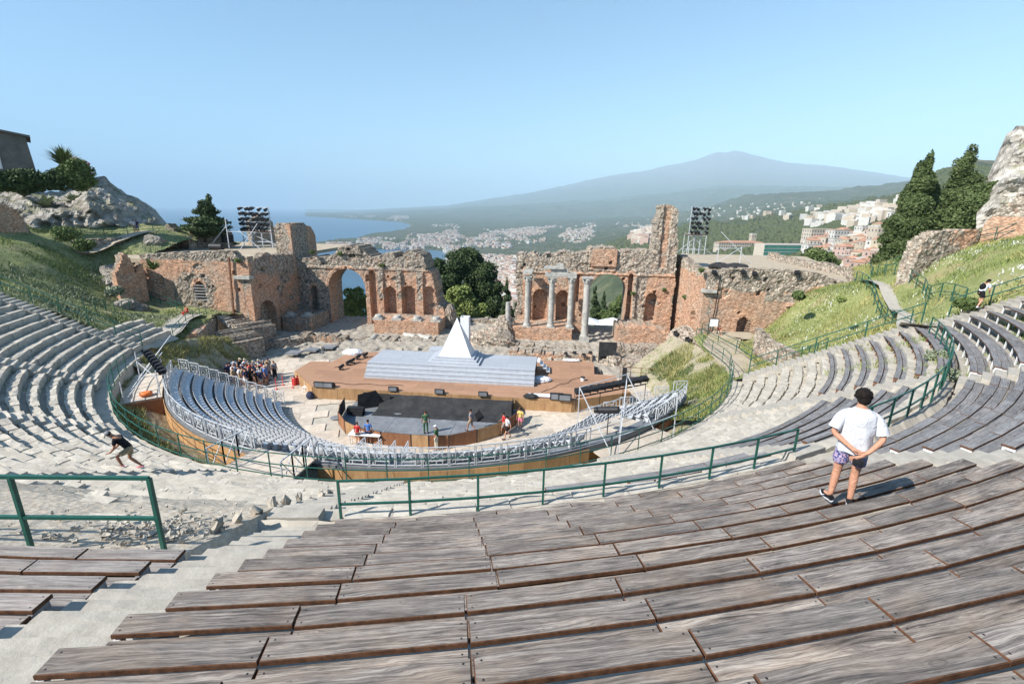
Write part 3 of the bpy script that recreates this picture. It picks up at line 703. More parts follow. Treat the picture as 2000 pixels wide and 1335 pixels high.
# tower returns (thickness) behind the right tower and the left tower standing on the side wall
towL=empty('broken_tower',(UL,20,9),'broken brick tower stump above the shaded side of the left wing','ruin')
relief('masonry',(UL-2.3,19.3),(1,0),2.35,8.8,14.2,T=3.6,res=.14,top=[(0,12.9),(.5,13.5),(1.6,13.4),(2.4,13.2)],base=.75,seed=31,m='ruin_left',parent=towL)
relief('masonry',(UL+.05,19.0),(0,1),6.2,6.0,14.2,T=1.0,res=.14,top=[(0,13.1),(1,13.4),(2,12.7),(3.6,13.1),(5,13.0),(6.2,11.6)],base=.25,seed=33,m='ruin_left',parent=towL)
# left wing -----------------------------------------------------------
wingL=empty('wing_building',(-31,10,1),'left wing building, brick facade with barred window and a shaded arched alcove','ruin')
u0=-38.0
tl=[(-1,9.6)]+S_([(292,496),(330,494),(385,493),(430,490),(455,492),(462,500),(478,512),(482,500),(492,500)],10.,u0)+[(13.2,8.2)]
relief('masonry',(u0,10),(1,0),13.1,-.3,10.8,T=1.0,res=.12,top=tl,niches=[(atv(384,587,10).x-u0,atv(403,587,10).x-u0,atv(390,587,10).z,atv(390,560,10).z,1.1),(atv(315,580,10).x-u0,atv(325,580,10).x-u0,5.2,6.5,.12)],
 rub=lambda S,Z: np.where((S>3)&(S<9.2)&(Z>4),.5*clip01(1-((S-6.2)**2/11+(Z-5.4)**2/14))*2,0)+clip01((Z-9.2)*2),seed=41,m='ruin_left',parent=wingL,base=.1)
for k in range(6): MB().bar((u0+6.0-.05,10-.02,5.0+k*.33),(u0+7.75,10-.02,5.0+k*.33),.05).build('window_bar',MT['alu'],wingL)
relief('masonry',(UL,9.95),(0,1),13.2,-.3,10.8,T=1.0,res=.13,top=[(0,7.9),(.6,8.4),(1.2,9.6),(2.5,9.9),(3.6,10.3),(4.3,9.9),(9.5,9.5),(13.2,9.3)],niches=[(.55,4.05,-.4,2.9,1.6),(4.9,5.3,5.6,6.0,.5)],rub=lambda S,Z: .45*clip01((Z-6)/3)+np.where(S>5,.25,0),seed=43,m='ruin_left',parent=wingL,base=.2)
mb=MB(); mb.prism([(-41,10.9),(UL-.9,10.9),(UL-.9,40),(-60,40),(-56,22)],8.9,9.35); mb.build('roof_terrace',MT['sand'],wingL)
MB().bar((UL-2.0,9.72,10.0),(UL-2.4,9.72,3.4),.16).build('drainpipe',MT['rust_steel'],wingL)
MB().bbox((UL-1.7,9.6,7.55),(UL+.15,10.4,7.9)).build('ledge',MT['marble'],wingL)
# right wing ----------------------------------------------------------
wingR=empty('wing_building',(30,10,3),'right wing of the scene building, sunlit brick facade with small barred doorway','ruin')
tr=[(-.3,8.0),(.25,8.1),(.3,9.5)]+S_([(1380,530),(1420,526),(1470,524),(1520,527),(1560,528),(1600,534),(1640,548),(1665,556)],10.,UR)+[(14.5,8.6)]
dr=(atv(1436,650,10).x-UR,atv(1452,650,10).x-UR)
relief('masonry',(UR,10),(1,0),14.3,-.3,10.8,T=1.1,res=.12,top=tr,niches=[(dr[0]+.1,dr[1]+.3,3.3,4.75,1.0),(9.2,13.2,6.15,6.3,.9)],proud=[(8.2,13.4,6.6,7.0,.45)],
 rub=lambda S,Z: clip01((Z-7.8-.25*np.sin(S))/.5)*.9+np.where((S>6)&(Z>6.9),.5,0),seed=51,parent=wingR,base=.12)
for k in range(6): MB().bar((UR+dr[0],9.95,3.6+k*.27),(UR+dr[1]+.5,9.95,3.6+k*.27),.045).build('door_bar',MT['black_gear'],wingR)
relief('masonry',(UR,22.6),(0,-1),12.65,-.3,11,T=1.0,res=.13,top=[(0,10.6),(2.6,10.3),(5,9.9),(9,9.7),(11.9,9.6),(12.1,8.1),(12.7,8.0)],niches=[(9.2,11.0,2.2,4.6,.8),(10.9,11.9,2.0,3.0,.5)],rub=lambda S,Z: clip01((Z-9)/.5)+np.where(S>10.8,.5*(Z<4),0),seed=53,parent=wingR,base=.18)
mb=MB(); mb.prism([(UR+.9,11.0),(38.6,11.0),(44,22),(50,44),(30,44),(UR+.9,24)],8.6,8.95); mb.build('roof_terrace',MT['sand'],wingR)
MB().bbox((UR-.15,9.6,7.75),(UR+1.2,10.4,8.05)).build('ledge',MT['marble'],wingR)
MB().tube([(UR+1.4,9.85,9.6),(UR+1.3,9.8,6),(UR+1.0,9.8,3.2)],.05).build('drainpipe',MT['black_gear'],wingR)
# rubble parapet at the back of the right terrace
relief('terrace_parapet',tuple(atz(1500,500,9.4).xy),tuple((atz(1700,546,9.2)-atz(1500,500,9.4)).xy),(atz(1700,546,9.2)-atz(1500,500,9.4)).length,8.2,10.2,T=1.0,res=.2,top=[(0,9.9),(8,9.7),(16,9.8),(30,9.5),(50,9.3)],base=.9,seed=57,edge=.3,label='low rubble parapet along the back of the right wing terrace',cat='wall')
# podia -----------------------------------------------------------------
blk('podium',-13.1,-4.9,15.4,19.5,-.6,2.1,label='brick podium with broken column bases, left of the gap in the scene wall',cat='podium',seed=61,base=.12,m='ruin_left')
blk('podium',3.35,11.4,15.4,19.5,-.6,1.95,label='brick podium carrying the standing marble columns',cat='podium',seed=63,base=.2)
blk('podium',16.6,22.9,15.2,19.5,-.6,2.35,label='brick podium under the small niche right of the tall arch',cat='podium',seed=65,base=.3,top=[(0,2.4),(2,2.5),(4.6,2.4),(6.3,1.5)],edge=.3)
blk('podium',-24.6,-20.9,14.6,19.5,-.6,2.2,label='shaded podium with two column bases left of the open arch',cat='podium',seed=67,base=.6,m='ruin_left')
# low foundation walls
def low_wall(a,b,h0,h1,z0,T,seed,label,base=.9,res=.16,edge=.25,m='ruin'):
    a=Vector(a);b=Vector(b);L=(b-a).length
    return relief('foundation_wall',tuple(a),tuple(b-a),L,z0,max(h0,h1)+.5,T=T,res=res,top=[(0,h0),(L*.3,(h0*.7+h1*.3)),(L,h1)],base=base,seed=seed,edge=edge,label=label,cat='wall',m=m)
low_wall((-14.5,12.0),(-4.2,12.6),.55,.5,-.6,1.6,71,'low rubble foundation in front of the left podium',m='ruin_left')
low_wall((2.2,12.4),(13.4,12.2),.6,.5,-.6,1.4,72,'low rubble foundation below the standing columns')
low_wall((4.6,8.6),(13.4,8.4),.9,.75,-.6,1.8,73,'low ashlar foundation directly behind the stage on the right',base=.5)
low_wall((-6,22.5),(4,22.8),.9,1.1,-.6,1.2,74,'low rubble wall closing the gap in front of the trees')
low_wall((16.0,11.0),(20.8,10.9),1.2,1.25,-.6,2.2,75,'rough stone footing right of the tall arch')
low_wall((16.4,7.2),(19.8,7.1),.7,.9,-.6,3,76,'stepped rubble footing beside the dark passage')
low_wall((20.2,6.4),(24.4,5.5),2.0,3.0,-.6,4.2,77,'crumbling brick mass below the right wing corner',base=.45,edge=.7)
low_wall((20.3,3.2),(23.2,1.0),1.6,2.4,-.6,3,78,'crumbling masonry with a dark hole at the right of the stage',base=.5,edge=.7)
low_wall((-24.5,5.6),(-17.2,11.6),1.2,1.0,-.6,1.0,79,'dark rubble wall running behind the waiting crowd',m='ruin_left')
low_wall((-20,10.4),(-14.8,10.9),1.3,1.0,-.6,1.4,80,'shaded masonry block beside the dark vault mouth',base=.6,m='ruin_left')
low_wall((-26.9,8.4),(-23.6,6.2),2.9,2.6,-.6,3.2,82,'broken rubble vault at the foot of the left wing',base=.9,edge=.5,m='ruin_left')
low_wall((-25.6,4.2),(-22.8,2.6),2.7,2.2,-.6,3.4,83,'rubble masonry overhanging the waiting crowd',base=.9,edge=.6,m='ruin_left')
low_wall((-29.6,8.6),(-24.6,-.2),3.3,3.9,.5,.8,81,'dark brick retaining wall under the railed path on the left',base=.2,edge=.08,m='ruin_left')
# rocks -------------------------------------------------------------------
def rockmesh(name,r,seed,m,n=26,amp=.35,fr=1.2):
    th=np.linspace(0,PI,n);ph=np.linspace(0,2*PI,2*n,endpoint=False); T_,P_=np.meshgrid(th,ph,indexing='ij')
    x=np.sin(T_)*np.cos(P_);y=np.sin(T_)*np.sin(P_);z=np.cos(T_)
    k=1+amp*(fbm(x*fr+z*.7+4,y*fr-z*.6+7,4,seed)+.5*fbm(x*3*fr+z*2,y*3*fr+z*1.5,3,seed+1,True))
    V=np.stack([x*r[0]*k,y*r[1]*k,z*r[2]*k],-1).reshape(-1,3)
    i=np.arange(n-1)[:,None]*2*n+np.arange(2*n)[None,:]; j=np.arange(n-1)[:,None]*2*n+((np.arange(2*n)+1)%(2*n))[None,:]
    F=np.stack([i,i+2*n,j+2*n,j],-1).reshape(-1,4)
    me=npmesh(name,V,F,MT[m]); attr(me,'rub',np.full(len(V),.85)); return me
def rock(c,r,seed,label,m='ruin',amp=.35,rz=0): return place(rockmesh('masonry_lump',r,seed,m,amp=amp),'masonry_lump',None,c,(0,0,rz),label=label,cat='ruin')
rock((1.6,13.2,.6),(2.6,1.8,1.5),3,'big fallen rubble lump between the pyramid and the columns')
rock((3.2,16.4,1.0),(1.3,1.5,2.0),4,'leaning rubble lump at the left end of the column podium')
rock((-4.6,20.4,1.0),(.9,1.2,2.4),5,'ragged masonry spur at the right end of the left scene wall',m='ruin_left')
rock((15.2,9.6,.2),(1.2,2.2,.9),6,'rubble lump beside the dark passage behind the stage')
rock((23.6,12.6,1.6),(1.6,2.6,1.6),8,'rubble heap below the lit side of the right wing')
rock((13.6,5.8,-.1),(.5,.9,.6),9,'small rubble heap at the back corner of the stage')
rock((-15.6,10.4,.1),(.6,.7,.5),19,'small rubble heap near the plastic sheet')
# columns --------------------------------------------------------------------
def column(u,v,zb,zt,r,label,cap=True,ped=0):
    root=empty('column',(u,v,zb-ped),label,'column','standing columns' if 0 else None)
    if ped: MB().bbox((u-.55,v-.55,zb-ped),(u+.55,v+.55,zb)).build('pedestal',MT['marble'],root)
    MB().bbox((u-.5,v-.5,zb),(u+.5,v+.5,zb+.16)).lathe((u,v,zb+.16),[(.5,0),(.52,.07),(.44,.14),(.46,.22),(.4,.27)],14).build('base',MT['marble'],root)
    ht=zt-(.75 if cap else 0)
    pf=[(r*1.06,0)]+[(r*(1-.12*t)+random.uniform(-.012,.012),t*(ht-zb-.4)) for t in (.1,.25,.4,.55,.7,.85,1)]
    MB().lathe((u,v,zb+.4),pf,16).build('shaft',MT['marble'],root)
    if cap:
        mb=MB().lathe((u,v,ht),[(r*.95,0),(r*1.05,.04),(r*1.0,.1),(r*1.25,.3),(r*1.15,.34),(r*1.5,.56),(r*1.4,.6)],16)
        for k in range(8): a=k*PI/4; mb.bar((u+r*1.0*math.cos(a),v+r*1.0*math.sin(a),ht+.08),(u+r*1.55*math.cos(a),v+r*1.55*math.sin(a),ht+.5),.1,.06)
        mb.bbox((u-r*1.5,v-r*1.5,ht+.62),(u+r*1.5,v+r*1.5,ht+.75)); mb.build('capital',MT['marble'],root)
    return root
for (x,yb,yt,lab,cap,r) in ((992,632,590,'short broken column stump at the left end of the column podium',False,.33),(1029,636,538,'tall marble column, leftmost of the four with capitals',True,.34),(1075,640,540,'tall marble column in front of the pier between two niches',True,.36),(1112,641,540,'tall marble column just left of the tall arch column',True,.34)):
    b=atv(x,yb,16.0);t=atv(x,yt,16.0); column(b.x,16.0,1.93,t.z,r,lab,cap)
b=atv(1141,657,15.6);t=atv(1145,541,15.6); column(b.x,15.6,1.0,t.z,.42,'tallest marble column on a square pedestal at the left of the open arch',True,1.3)
for i,(x,y) in enumerate(((741,622),(775,625),(815,626),(849,630))):
    p=atz(x,y,2.1); MB().bbox((p.x-.6,15.5,2.08),(p.x+.6,16.7,2.35)).lathe((p.x,16.1,2.35),[(.5,0),(.55,.1),(.42,.18),(.46,.28),(.4,.33)],14).build('column_base',MT['marble'],None,label=f'worn marble column base, {ORD[i]} from the left on the left podium',cat='column base',group='column bases on the left podium')
for i,u in enumerate((-23.9,-21.6)):
    MB().bbox((u-.6,14.8,2.2),(u+.6,16.0,2.4)).lathe((u,15.4,2.4),[(.5,0),(.55,.1),(.42,.18),(.46,.28)],14).build('column_base',MT['marble'],None,label=f'shaded column base on the podium left of the arch, {"nearer the alcove" if i==0 else "nearer the arch"}',cat='column base')
for i,(a,b,r) in enumerate((((725,667),(734,657),.42),((790,655),(812,659),.42),((817,657),(840,663),.4))):
    p=atz(*a,.35);q=atz(*b,.35); p.z=q.z=.35
    MB().tube([p,p+(q-p)*.5,q],r,14).build('fallen_column',MT['marble'],None,label=['stubby fallen column drum leaning by the arch pier','left fallen column drum lying before the left podium','right fallen column drum lying before the left podium'][i],cat='column drum')
# entablature fragment over the columns
e=empty('entablature',(9.6,16,8.1),'carved marble entablature fragment bridging two columns','ruin')
a=atv(1068,533,16);b=atv(1125,533,16)
MB().bbox((a.x-.2,15.6,8.1),(b.x+.1,16.5,8.55)).build('architrave',MT['marble'],e)
MB().bbox((a.x+.5,15.75,8.55),(b.x-.9,16.45,9.0)).build('frieze',MT['marble'],e)
MB().bbox((a.x-.3,15.5,9.0),(a.x+2.0,16.6,9.25)).bbox((a.x+1.1,15.8,9.25),(a.x+1.9,16.4,9.6)).build('cornice',MT['marble'],e)
MB().bbox((5.3,15.6,8.3),(6.4,18.8,8.55)).build('ledge_slab',MT['marble'],None,label='marble slab bridging the leftmost column to the wall',cat='slab')
# ---------------------------------------------------------------- near ground
def tps(P):
    P=np.array(P,float);n=len(P);d=np.hypot(P[:,None,0]-P[None,:,0],P[:,None,1]-P[None,:,1])
    K=np.where(d>0,d*d*np.log(d+1e-9),0)+np.eye(n)*.15
    A=np.zeros((n+3,n+3));A[:n,:n]=K;A[:n,n]=1;A[:n,n+1:]=P[:,:2];A[n,:n]=1;A[n+1:,:n]=P[:,:2].T
    w_=np.linalg.solve(A,np.r_[P[:,2],0,0,0])
    def f(x,y):
        o=w_[n]+w_[n+1]*x+w_[n+2]*y
        for i in range(n):
            q=np.hypot(x-P[i,0],y-P[i,1]); o=o+w_[i]*q*q*np.log(q+1e-9)
        return o
    return f
def sheet(name,f,poly,x0,x1,y0,y1,res,m,amp=.15,fr=.8,seed=5,kind='structure'):
    x=np.arange(x0,x1,res);y=np.arange(y0,y1,res);X,Y=np.meshgrid(x,y)
    Z=f(X,Y)+fbm(X*fr,Y*fr,4,seed)*amp+fbm(X*3.5,Y*3.5,3,seed+1)*amp*.4
    k=inpoly(X[:-1,:-1]+res/2,Y[:-1,:-1]+res/2,poly)
    return place(npmesh(name,np.stack([X,Y,Z],-1).reshape(-1,3),gridfaces(len(y),len(x),k),MT[m],True),name,kind=kind)
LPTS=[tuple(atz(*q)) for q in ((225,605,5),(325,578,5.1),(270,590,4.8),(445,618,3.5),(357,655,3.8),(400,635,3.7),(330,668,3.9),(240,690,4.3),(300,620,4.7),(250,640,5.0),(100,520,9.1),(0,520,9.7),(180,565,6.6),(222,540,7.1),(150,530,8.3),(200,475,10.6),(100,465,11.4),(0,465,11.8),(250,500,9.2),(200,580,6.0),(130,590,6.9),(60,575,8.3))]
LPTS+=[tuple(pol(r,-71.2,zlow(r)-.05)) for r in (23.5,26,29,32)]+[(-36,-14,12),(-45,-10,13.5),(-60,-10,15),(-70,20,13),(-48,20,11.8),(-46.5,26,11.9),(-60,40,10.5),(-45,36,9.6),(-42,12,8.2),(-45,8,9.5),(-70,60,5)]
fL=tps(LPTS)
polyL=[tuple(pol(r,-70.8).xy) for r in (22.6,32)]+[(-36,-16),(-80,-16),(-80,62),(-44,42),(-41.2,10.9),(-38.2,10.4),(-26,10.2),(-28.5,8.6),(-24.6,-.4),(-23.2,-3)]
sheet('left_bank',fL,polyL,-80,-20,-17,62,.45,'scrub_bank',.35,.6,5)
RPTS=[tuple(atz(*q)) for q in ((1520,690,3.8),(1480,650,3.6),(1430,690,3.6),(1440,740,4.2),(1500,720,4.0),(1560,650,5.2),(1600,640,5.9),(1650,620,7.0),(1700,590,8.4),(1580,575,8.0),(1650,560,9.0),(1790,600,9.3),(1800,625,9.2),(1740,545,10.2),(1850,570,10.7),(1905,600,10.8),(1900,490,13.0),(2000,490,13.4),(2000,545,12.2),(1830,515,11.9),(1770,520,11.1),(1700,548,9.6),(1560,610,6.4))]
RPTS+=[tuple(pol(r,71.2,zlow(r)-.05)) for r in (24,27,30)]+[tuple(pol(r,71.5,zup(r)-.4)) for r in (33,36,39)]+[(24.5,9,3.5),(24,4,3.6),(30,9.5,3.6),(46,-12,15.5),(44,12,11.5),(50,10,13.5),(60,0,17),(60,25,10),(45,25,8.5),(60,50,0),(40,13,9.2)]
fR=tps(RPTS)
polyR=[tuple(pol(r,70.8).xy) for r in (22.9,43)]+[(70,-20),(75,40),(50,44),(44.5,22),(39,10.4),(24.6,10.2),(23.1,7.5),(23,2),(22.7,-4)]
sheet('right_bank',fR,polyR,21,76,-21,44,.4,'grass_bank',.22,.6,9)
def flat(px,py,z): return atz(px,py,z)
# paved paths lie a little above the banks
def path(name,pts,w_,f,m='sand',dz=.1,res=.5):
    P=[Vector(p) for p in pts]; Q=[]
    for a,b in zip(P,P[1:]):
        n=max(1,int((b-a).length/res)); Q+=[a+(b-a)*i/n for i in range(n)]
    Q.append(P[-1]); vs=[];fs=[]
    for i,q in enumerate(Q):
        d=(Q[min(i+1,len(Q)-1)]-Q[max(i-1,0)]).xy.normalized(); nx=Vector((-d.y,d.x))
        for t in (-1,-.5,0,.5,1):
            p=q.xy+nx*w_*t/2; vs.append((p.x,p.y,float(f(np.array(q.x),np.array(q.y)))+dz))
    for i in range(len(Q)-1):
        for j in range(4): fs.append((i*5+j,i*5+j+1,(i+1)*5+j+1,(i+1)*5+j))
    return MB().add(vs,fs,0,True).build(name,MT[m],kind='structure')
path('path',[(23.8,-5),(24.3,-1),(24.6,4),(26.5,8.4),(29.5,8.6)],3.0,lambda x,y:3.75+0*x,dz=.0)
path('path',[pol(31.9,69,0),(31.5,-8.6,0),(33.2,-6,0),(35.4,-1.5,0),(37.6,3.5,0),(38.9,9,0)],1.6,fR,'concrete')
path('path',[(-23.8,-5.5),(-25.5,-1.6),(-27.8,2.4),(-30,6.8)],2.2,fL,'concrete',.28)
_pp=[atd(x,y,d) for x,y,d in ((150,476,76),(200,472,79),(250,456,81),(290,452,82.5))]
path('path',[(p.x,p.y) for p in _pp],3.2,fL,'sand',.3)
# orchestra floor: panels
base=MB(); base.add([pol(22.9,t,-.05) for t in range(0,360,5)],[tuple(range(72))]); base.build('orchestra_ground',MT['limestone'],kind='structure')
noisy('tile',(.4,.34,.27),(.6,.53,.44),2.6,.8,.2,.004,(.5,.43,.35),rnd=True,jit=.17)
fl=empty('orchestra_floor',(0,-8,0),None,None,kind='structure'); ta=R(22); cnt=0
TM=[MB().bbox((-.99,-.615,-.03),(.99,.615,0)).mesh('panel',MT['tile'])]
ca,sa=math.cos(ta),math.sin(ta); pv=[]
for i in range(-14,15):
    for j in range(-18,19):
        x=(i+.5*(j%2))*2.0; y=j*1.25; X_,Y_=x*ca-y*sa,x*sa+y*ca
        rr=math.hypot(X_,Y_); th=math.degrees(math.atan2(X_,-Y_))
        if rr<14.0 or (rr<23 and Y_>-6 and abs(X_)>11):
            if Y_<5 and not(abs(X_)<10 and Y_>-3.8) and not(math.hypot(X_/8.6,(Y_+6.5)/4.2)<1) :
                if rr<22.5 and (Y_>-17): pv.append((rr,X_,Y_))
for _,X_,Y_ in sorted(pv)[:296]: place(TM[0],'panel',fl,(X_,Y_,.015),(0,0,ta))
# ground among the ruins (rubble strewn)
fG=lambda x,y: np.where(y<6.5,-.05,np.clip((y-6.5)*.06,0,.35))+np.clip(np.abs(fbm(x*1.1,y*1.1,4,77,True)),0,1)*.35*(y>5.5)
sheet('ruin_ground',fG,[(-25,4.6),(24.4,4.6),(24.4,24),(-26,24)],-35,31,4,41,.22,'rubble_ground',.2,2.4,15)
MB().bbox((-25.5,-8,-.06),(25,6,-.045)).build('lower_ground',MT['limestone'],kind='structure')
# weedy ditch between podium wall and grandstand; and the sloping grass at the right
def ditch(name,t0,t1,r0,r1,z0,z1,m,seed,amp=.2):
    ths=np.arange(t0,t1,.8);rs=np.linspace(r0,r1,9);T_,Q=np.meshgrid(ths,rs,indexing='ij')
    Z=z0+(z1-z0)*(Q-r0)/(r1-r0)+fbm(T_*.2,Q*1.4,4,seed)*amp
    me=npmesh(name,np.stack([Q*np.sin(np.radians(T_)),-Q*np.cos(np.radians(T_)),Z],-1).reshape(-1,3),gridfaces(len(ths),len(rs))[:,::-1],MT[m],True)
    return place(me,name,kind='structure')
ditch('weedy_ditch',-72,56,19.8,22.93,2.2,3.8,'dry_mound',3)
def rightslope(T_,Q): return 0
ths=np.arange(54,112,.9);rs=np.linspace(18.2,22.95,12);T_,Q=np.meshgrid(ths,rs,indexing='ij')
top_=np.interp(T_,[54,72,85,112],[4.0,4.1,3.7,3.3]); bot_=np.interp(T_,[54,62,75,112],[2.4,1.6,0.4,-.3])
Z=bot_+(top_-bot_)*((Q-18.2)/(22.95-18.2))**.8+fbm(T_*.25,Q,4,8)*.35
place(npmesh('weedy_slope',np.stack([Q*np.sin(np.radians(T_)),-Q*np.cos(np.radians(T_)),Z],-1).reshape(-1,3),gridfaces(len(ths),len(rs))[:,::-1],MT['dry_mound'],True),'weedy_slope',kind='structure')
ths=np.arange(-97,-62,.9);rs=np.linspace(20.4,23.6,12);T_,Q=np.meshgrid(ths,rs,indexing='ij')
top_=np.interp(T_,[-97,-90,-85,-72,-62],[2.6,3.4,3.7,4.2,4.3]); bot_=np.interp(T_,[-97,-88,-80,-70,-62],[-.2,.2,1.2,2.2,2.4])
Z=bot_+(top_-bot_)*np.clip((Q-20.4)/2.6,0,1)**.8+fbm(T_*.5,Q*1.4,4,18)*.55
place(npmesh('weedy_slope',np.stack([Q*np.sin(np.radians(T_)),-Q*np.cos(np.radians(T_)),Z],-1).reshape(-1,3),gridfaces(len(ths),len(rs))[:,::-1],MT['dry_mound'],True),'weedy_slope',kind='structure')
# cliffs ------------------------------------------------------------------
def cliff(name,pts,m,amp,seed,label,nx=150,nz=60,cat='cliff'):
    pts=np.array(pts,float); px=np.linspace(pts[0,0],pts[-1,0],nx); V=[]
    yb,db,yt,dt=[np.interp(px,pts[:,0],pts[:,i]) for i in (1,2,3,4)]
    vs=np.zeros((nz+8,nx,3))
    for i in range(nx):
        b=atd(px[i],yb[i],db[i]);t=atd(px[i],yt[i],dt[i]); o=(t-CAM);o.z=0;o.normalize()
        for j in range(nz):
            f=j/(nz-1); p=b+(t-b)*f; p.z=b.z+(t.z-b.z)*(f**.85)
            vs[j,i]=p-o*amp*2.0*math.sin(PI*f)*.5
        for j in range(8):
            f=(j+1)/8; vs[nz+j,i]=t+o*(22*f)-Vector((0,0,14*f*f))
    g=np.arange(nz+8)[:,None]*1.0; X_,Y_,Z_=vs[...,0],vs[...,1],vs[...,2]
    s=np.broadcast_to(np.linspace(0,1,nx)[None,:]*float(np.hypot(X_[0,-1]-X_[0,0],Y_[0,-1]-Y_[0,0])),X_.shape)
    n_=fbm(s*.22,Z_*.3+Y_*.05,5,seed,True)*amp+fbm(s*.9,Z_*1.1,4,seed+2,True)*amp*.35
    ed=np.minimum(1,np.arange(nz+8)/8.)[:,None]
    ox=X_-CAM.x;oy=Y_-CAM.y;L=np.hypot(ox,oy); X_=X_-ox/L*n_*ed;Y_=Y_-oy/L*n_*ed; Z_=Z_+fbm(s*.5,Y_*.5,4,seed+5)*amp*.22*ed
    return place(npmesh(name,np.stack([X_,Y_,Z_],-1).reshape(-1,3),gridfaces(nz+8,nx),MT[m],False),name,label=label,cat=cat)
cliff('rock_outcrop',[(-260,470,80,372,98),(-100,470,80,372,98),(0,462,81,374,98),(60,460,82,372,98),(110,458,83,374,98),(150,456,84,362,98),(178,455,84,349,99),(205,455,85,346,100),(222,454,85,360,101),(248,454,86,380,102),(268,453,87,384,102),(285,452,88,397,103),(305,451,89,412,103),(322,450,90,432,104),(336,450,91,450,105)],'cliff_rock',2.6,3,'pale craggy rock outcrop rising at the upper left')
cliff('rock_outcrop',[(1905,470,60,400,72),(1922,470,60,362,74),(1935,470,60,332,76),(1950,470,60,298,78),(1965,470,60,266,80),(1985,470,60,250,80),(2010,470,60,246,80),(2200,470,60,200,80)],'crag_rock',3.0,13,'white limestone crag at the upper right corner',nx=90)
# ---------------------------------------------------------------- stage
def ply(name,c1,c2,scl=(1,1,1),rough=.7,jit=.12):
    m=mat(name,rough,spec=.3); n=NT(m); v=n.coord('Object',scl,rnd=True)
    g=n.noise(v,3,5,.7,.3); r=n.rnd()
    c=n.ramp(g,[(.35,c1),(.65,c2)]); k=n.mr(r,0,1,1-jit,1+jit); mm=n.n('ShaderNodeVectorMath',operation='SCALE'); n.l(c,mm.inputs[0]); n.l(k,mm.inputs['Scale'])
    n.col(mm.outputs[0]); n.bump(g,.15,.004); MT[name]=m
ply('stage_board',(.29,.155,.09),(.4,.24,.155),(.5,6,1)); ply('plywood',(.3,.17,.08),(.42,.26,.13),(1,1,.3)); ply('plywood_dark',(.2,.085,.04),(.3,.14,.07),(1,1,.3))
ply('plywood_orange',(.4,.22,.09),(.52,.31,.15),(1,1,.3)); ply('grey_deck',(.3,.32,.35),(.4,.425,.455),(1,4,1),.6,.06); ply('grey_riser',(.36,.385,.42),(.45,.475,.51),(1,4,1),.6,.05)
noisy('white_paint',(.66,.66,.66),(.8,.8,.8),1.2,.6,.05,.002); noisy('black_cloth',(.02,.021,.022),(.055,.055,.055),1.5,.85,.5,.03,(.035,.035,.036)); noisy('grey_mat',(.13,.14,.15),(.24,.25,.27),1.2,.8,.4,.02)
noisy('red_paint',(.5,.03,.03),(.62,.05,.04),6,.4,.05,.001,spec=.5); noisy('plastic_sheet',(.62,.64,.68),(.85,.86,.88),3,.35,.6,.05,spec=.5); noisy('bag_blue',(.02,.025,.05),(.05,.06,.1),5,.7,.3,.01)
st=empty('stage',(0,0,0),'wide wooden stage floor with plywood front panels','stage')
SP=[(-10.5,-4.5),(11,-4.4),(15.9,-1.9),(15.1,.5),(15.2,2.1),(13.2,2.2),(13.4,5.8),(-11.5,5.7),(-12.1,2.0),(-14.1,1.9),(-14.1,-.9)]
MB().prism([(x*.996,y*.99+.01) for x,y in SP],.1,.99).build('frame',MT['plywood_dark'],st)
BM=MB().bbox((-.995,-.49,0),(.995,.49,.05)).mesh('floor_board',MT['stage_board'])
fillb=MB()
for j in range(11):
    for i in range(-8,9):
        x=i*2.0+(j%2)*1.0; y=-4.0+j*1.0-.03
        crn=[(x-.99,y-.48),(x+.99,y-.48),(x+.99,y+.48),(x-.99,y+.48)]
        ins=[bool(inpoly(np.array([a]),np.array([b]),SP)[0]) for a,b in crn]
        if all(ins): place(BM,'floor_board',st,(x,y,1.0),(0,0,0))
MB().prism([(x*.998,y*.998) for x,y in SP],.99,1.035).build('deck_edge',MT['stage_board'],st)
def panels(a,b,z0,z1,n,mats,parent,name='front_panel',t=.05,off=.03):
    a=Vector((*a,0));b=Vector((*b,0)); d=(b-a)/n; nn=Vector((d.y,-d.x,0)).normalized()
    for i in range(n):
        p=a+d*(i+.5)+nn*off; L=d.length-.02
        MB().box((0,0,0),(L,t,z1-z0)).build(name,MT[random.choice(mats)],parent,loc=(p.x,p.y,(z0+z1)/2),rot=(0,0,math.atan2(d.y,d.x)))
panels((-10.5,-4.5),(11,-4.4),0.02,1.03,10,['plywood','plywood','plywood','plywood_dark'],st)
panels((11,-4.4),(15.9,-1.9),0.02,1.03,3,['plywood_dark','plywood'],st); panels((-14.1,-.9),(-10.5,-4.5),0.02,1.03,3,['plywood_dark','plywood'],st)
pf=empty('stepped_platform',(0,0,1.05),'pale grey stepped platform in the middle of the wooden stage','platform')
Lx,Rx=-7.1,7.84
for k in range(4):
    z=1.06+.3*(k+1); v0=-1.95+.28*k
    for i in range(5):
        x0=Lx+(Rx-Lx)*i/5;x1=Lx+(Rx-Lx)*(i+1)/5
        MB().bbox((x0+.006,v0,z-.3),(x1-.006,v0+.3,z-.045)).build('riser',MT['grey_riser'],pf)
        MB().bbox((x0+.004,v0-.025,z-.043),(x1-.004,v0+(.3 if k<3 else .28),z)).build('tread',MT['grey_riser'],pf)
for i in range(6):
    for j in range(3):
        x0=Lx+(Rx-Lx)*i/6;x1=Lx+(Rx-Lx)*(i+1)/6; y0=-.83+1.22*j
        MB().bbox((x0+.004,y0+.004,2.215),(x1-.004,y0+1.216,2.262)).build('deck_panel',MT['grey_deck'],pf)
MB().bbox((Lx+.03,-.9,1.06),(Rx-.03,2.78,2.21)).build('body',MT['black_cloth'],pf)
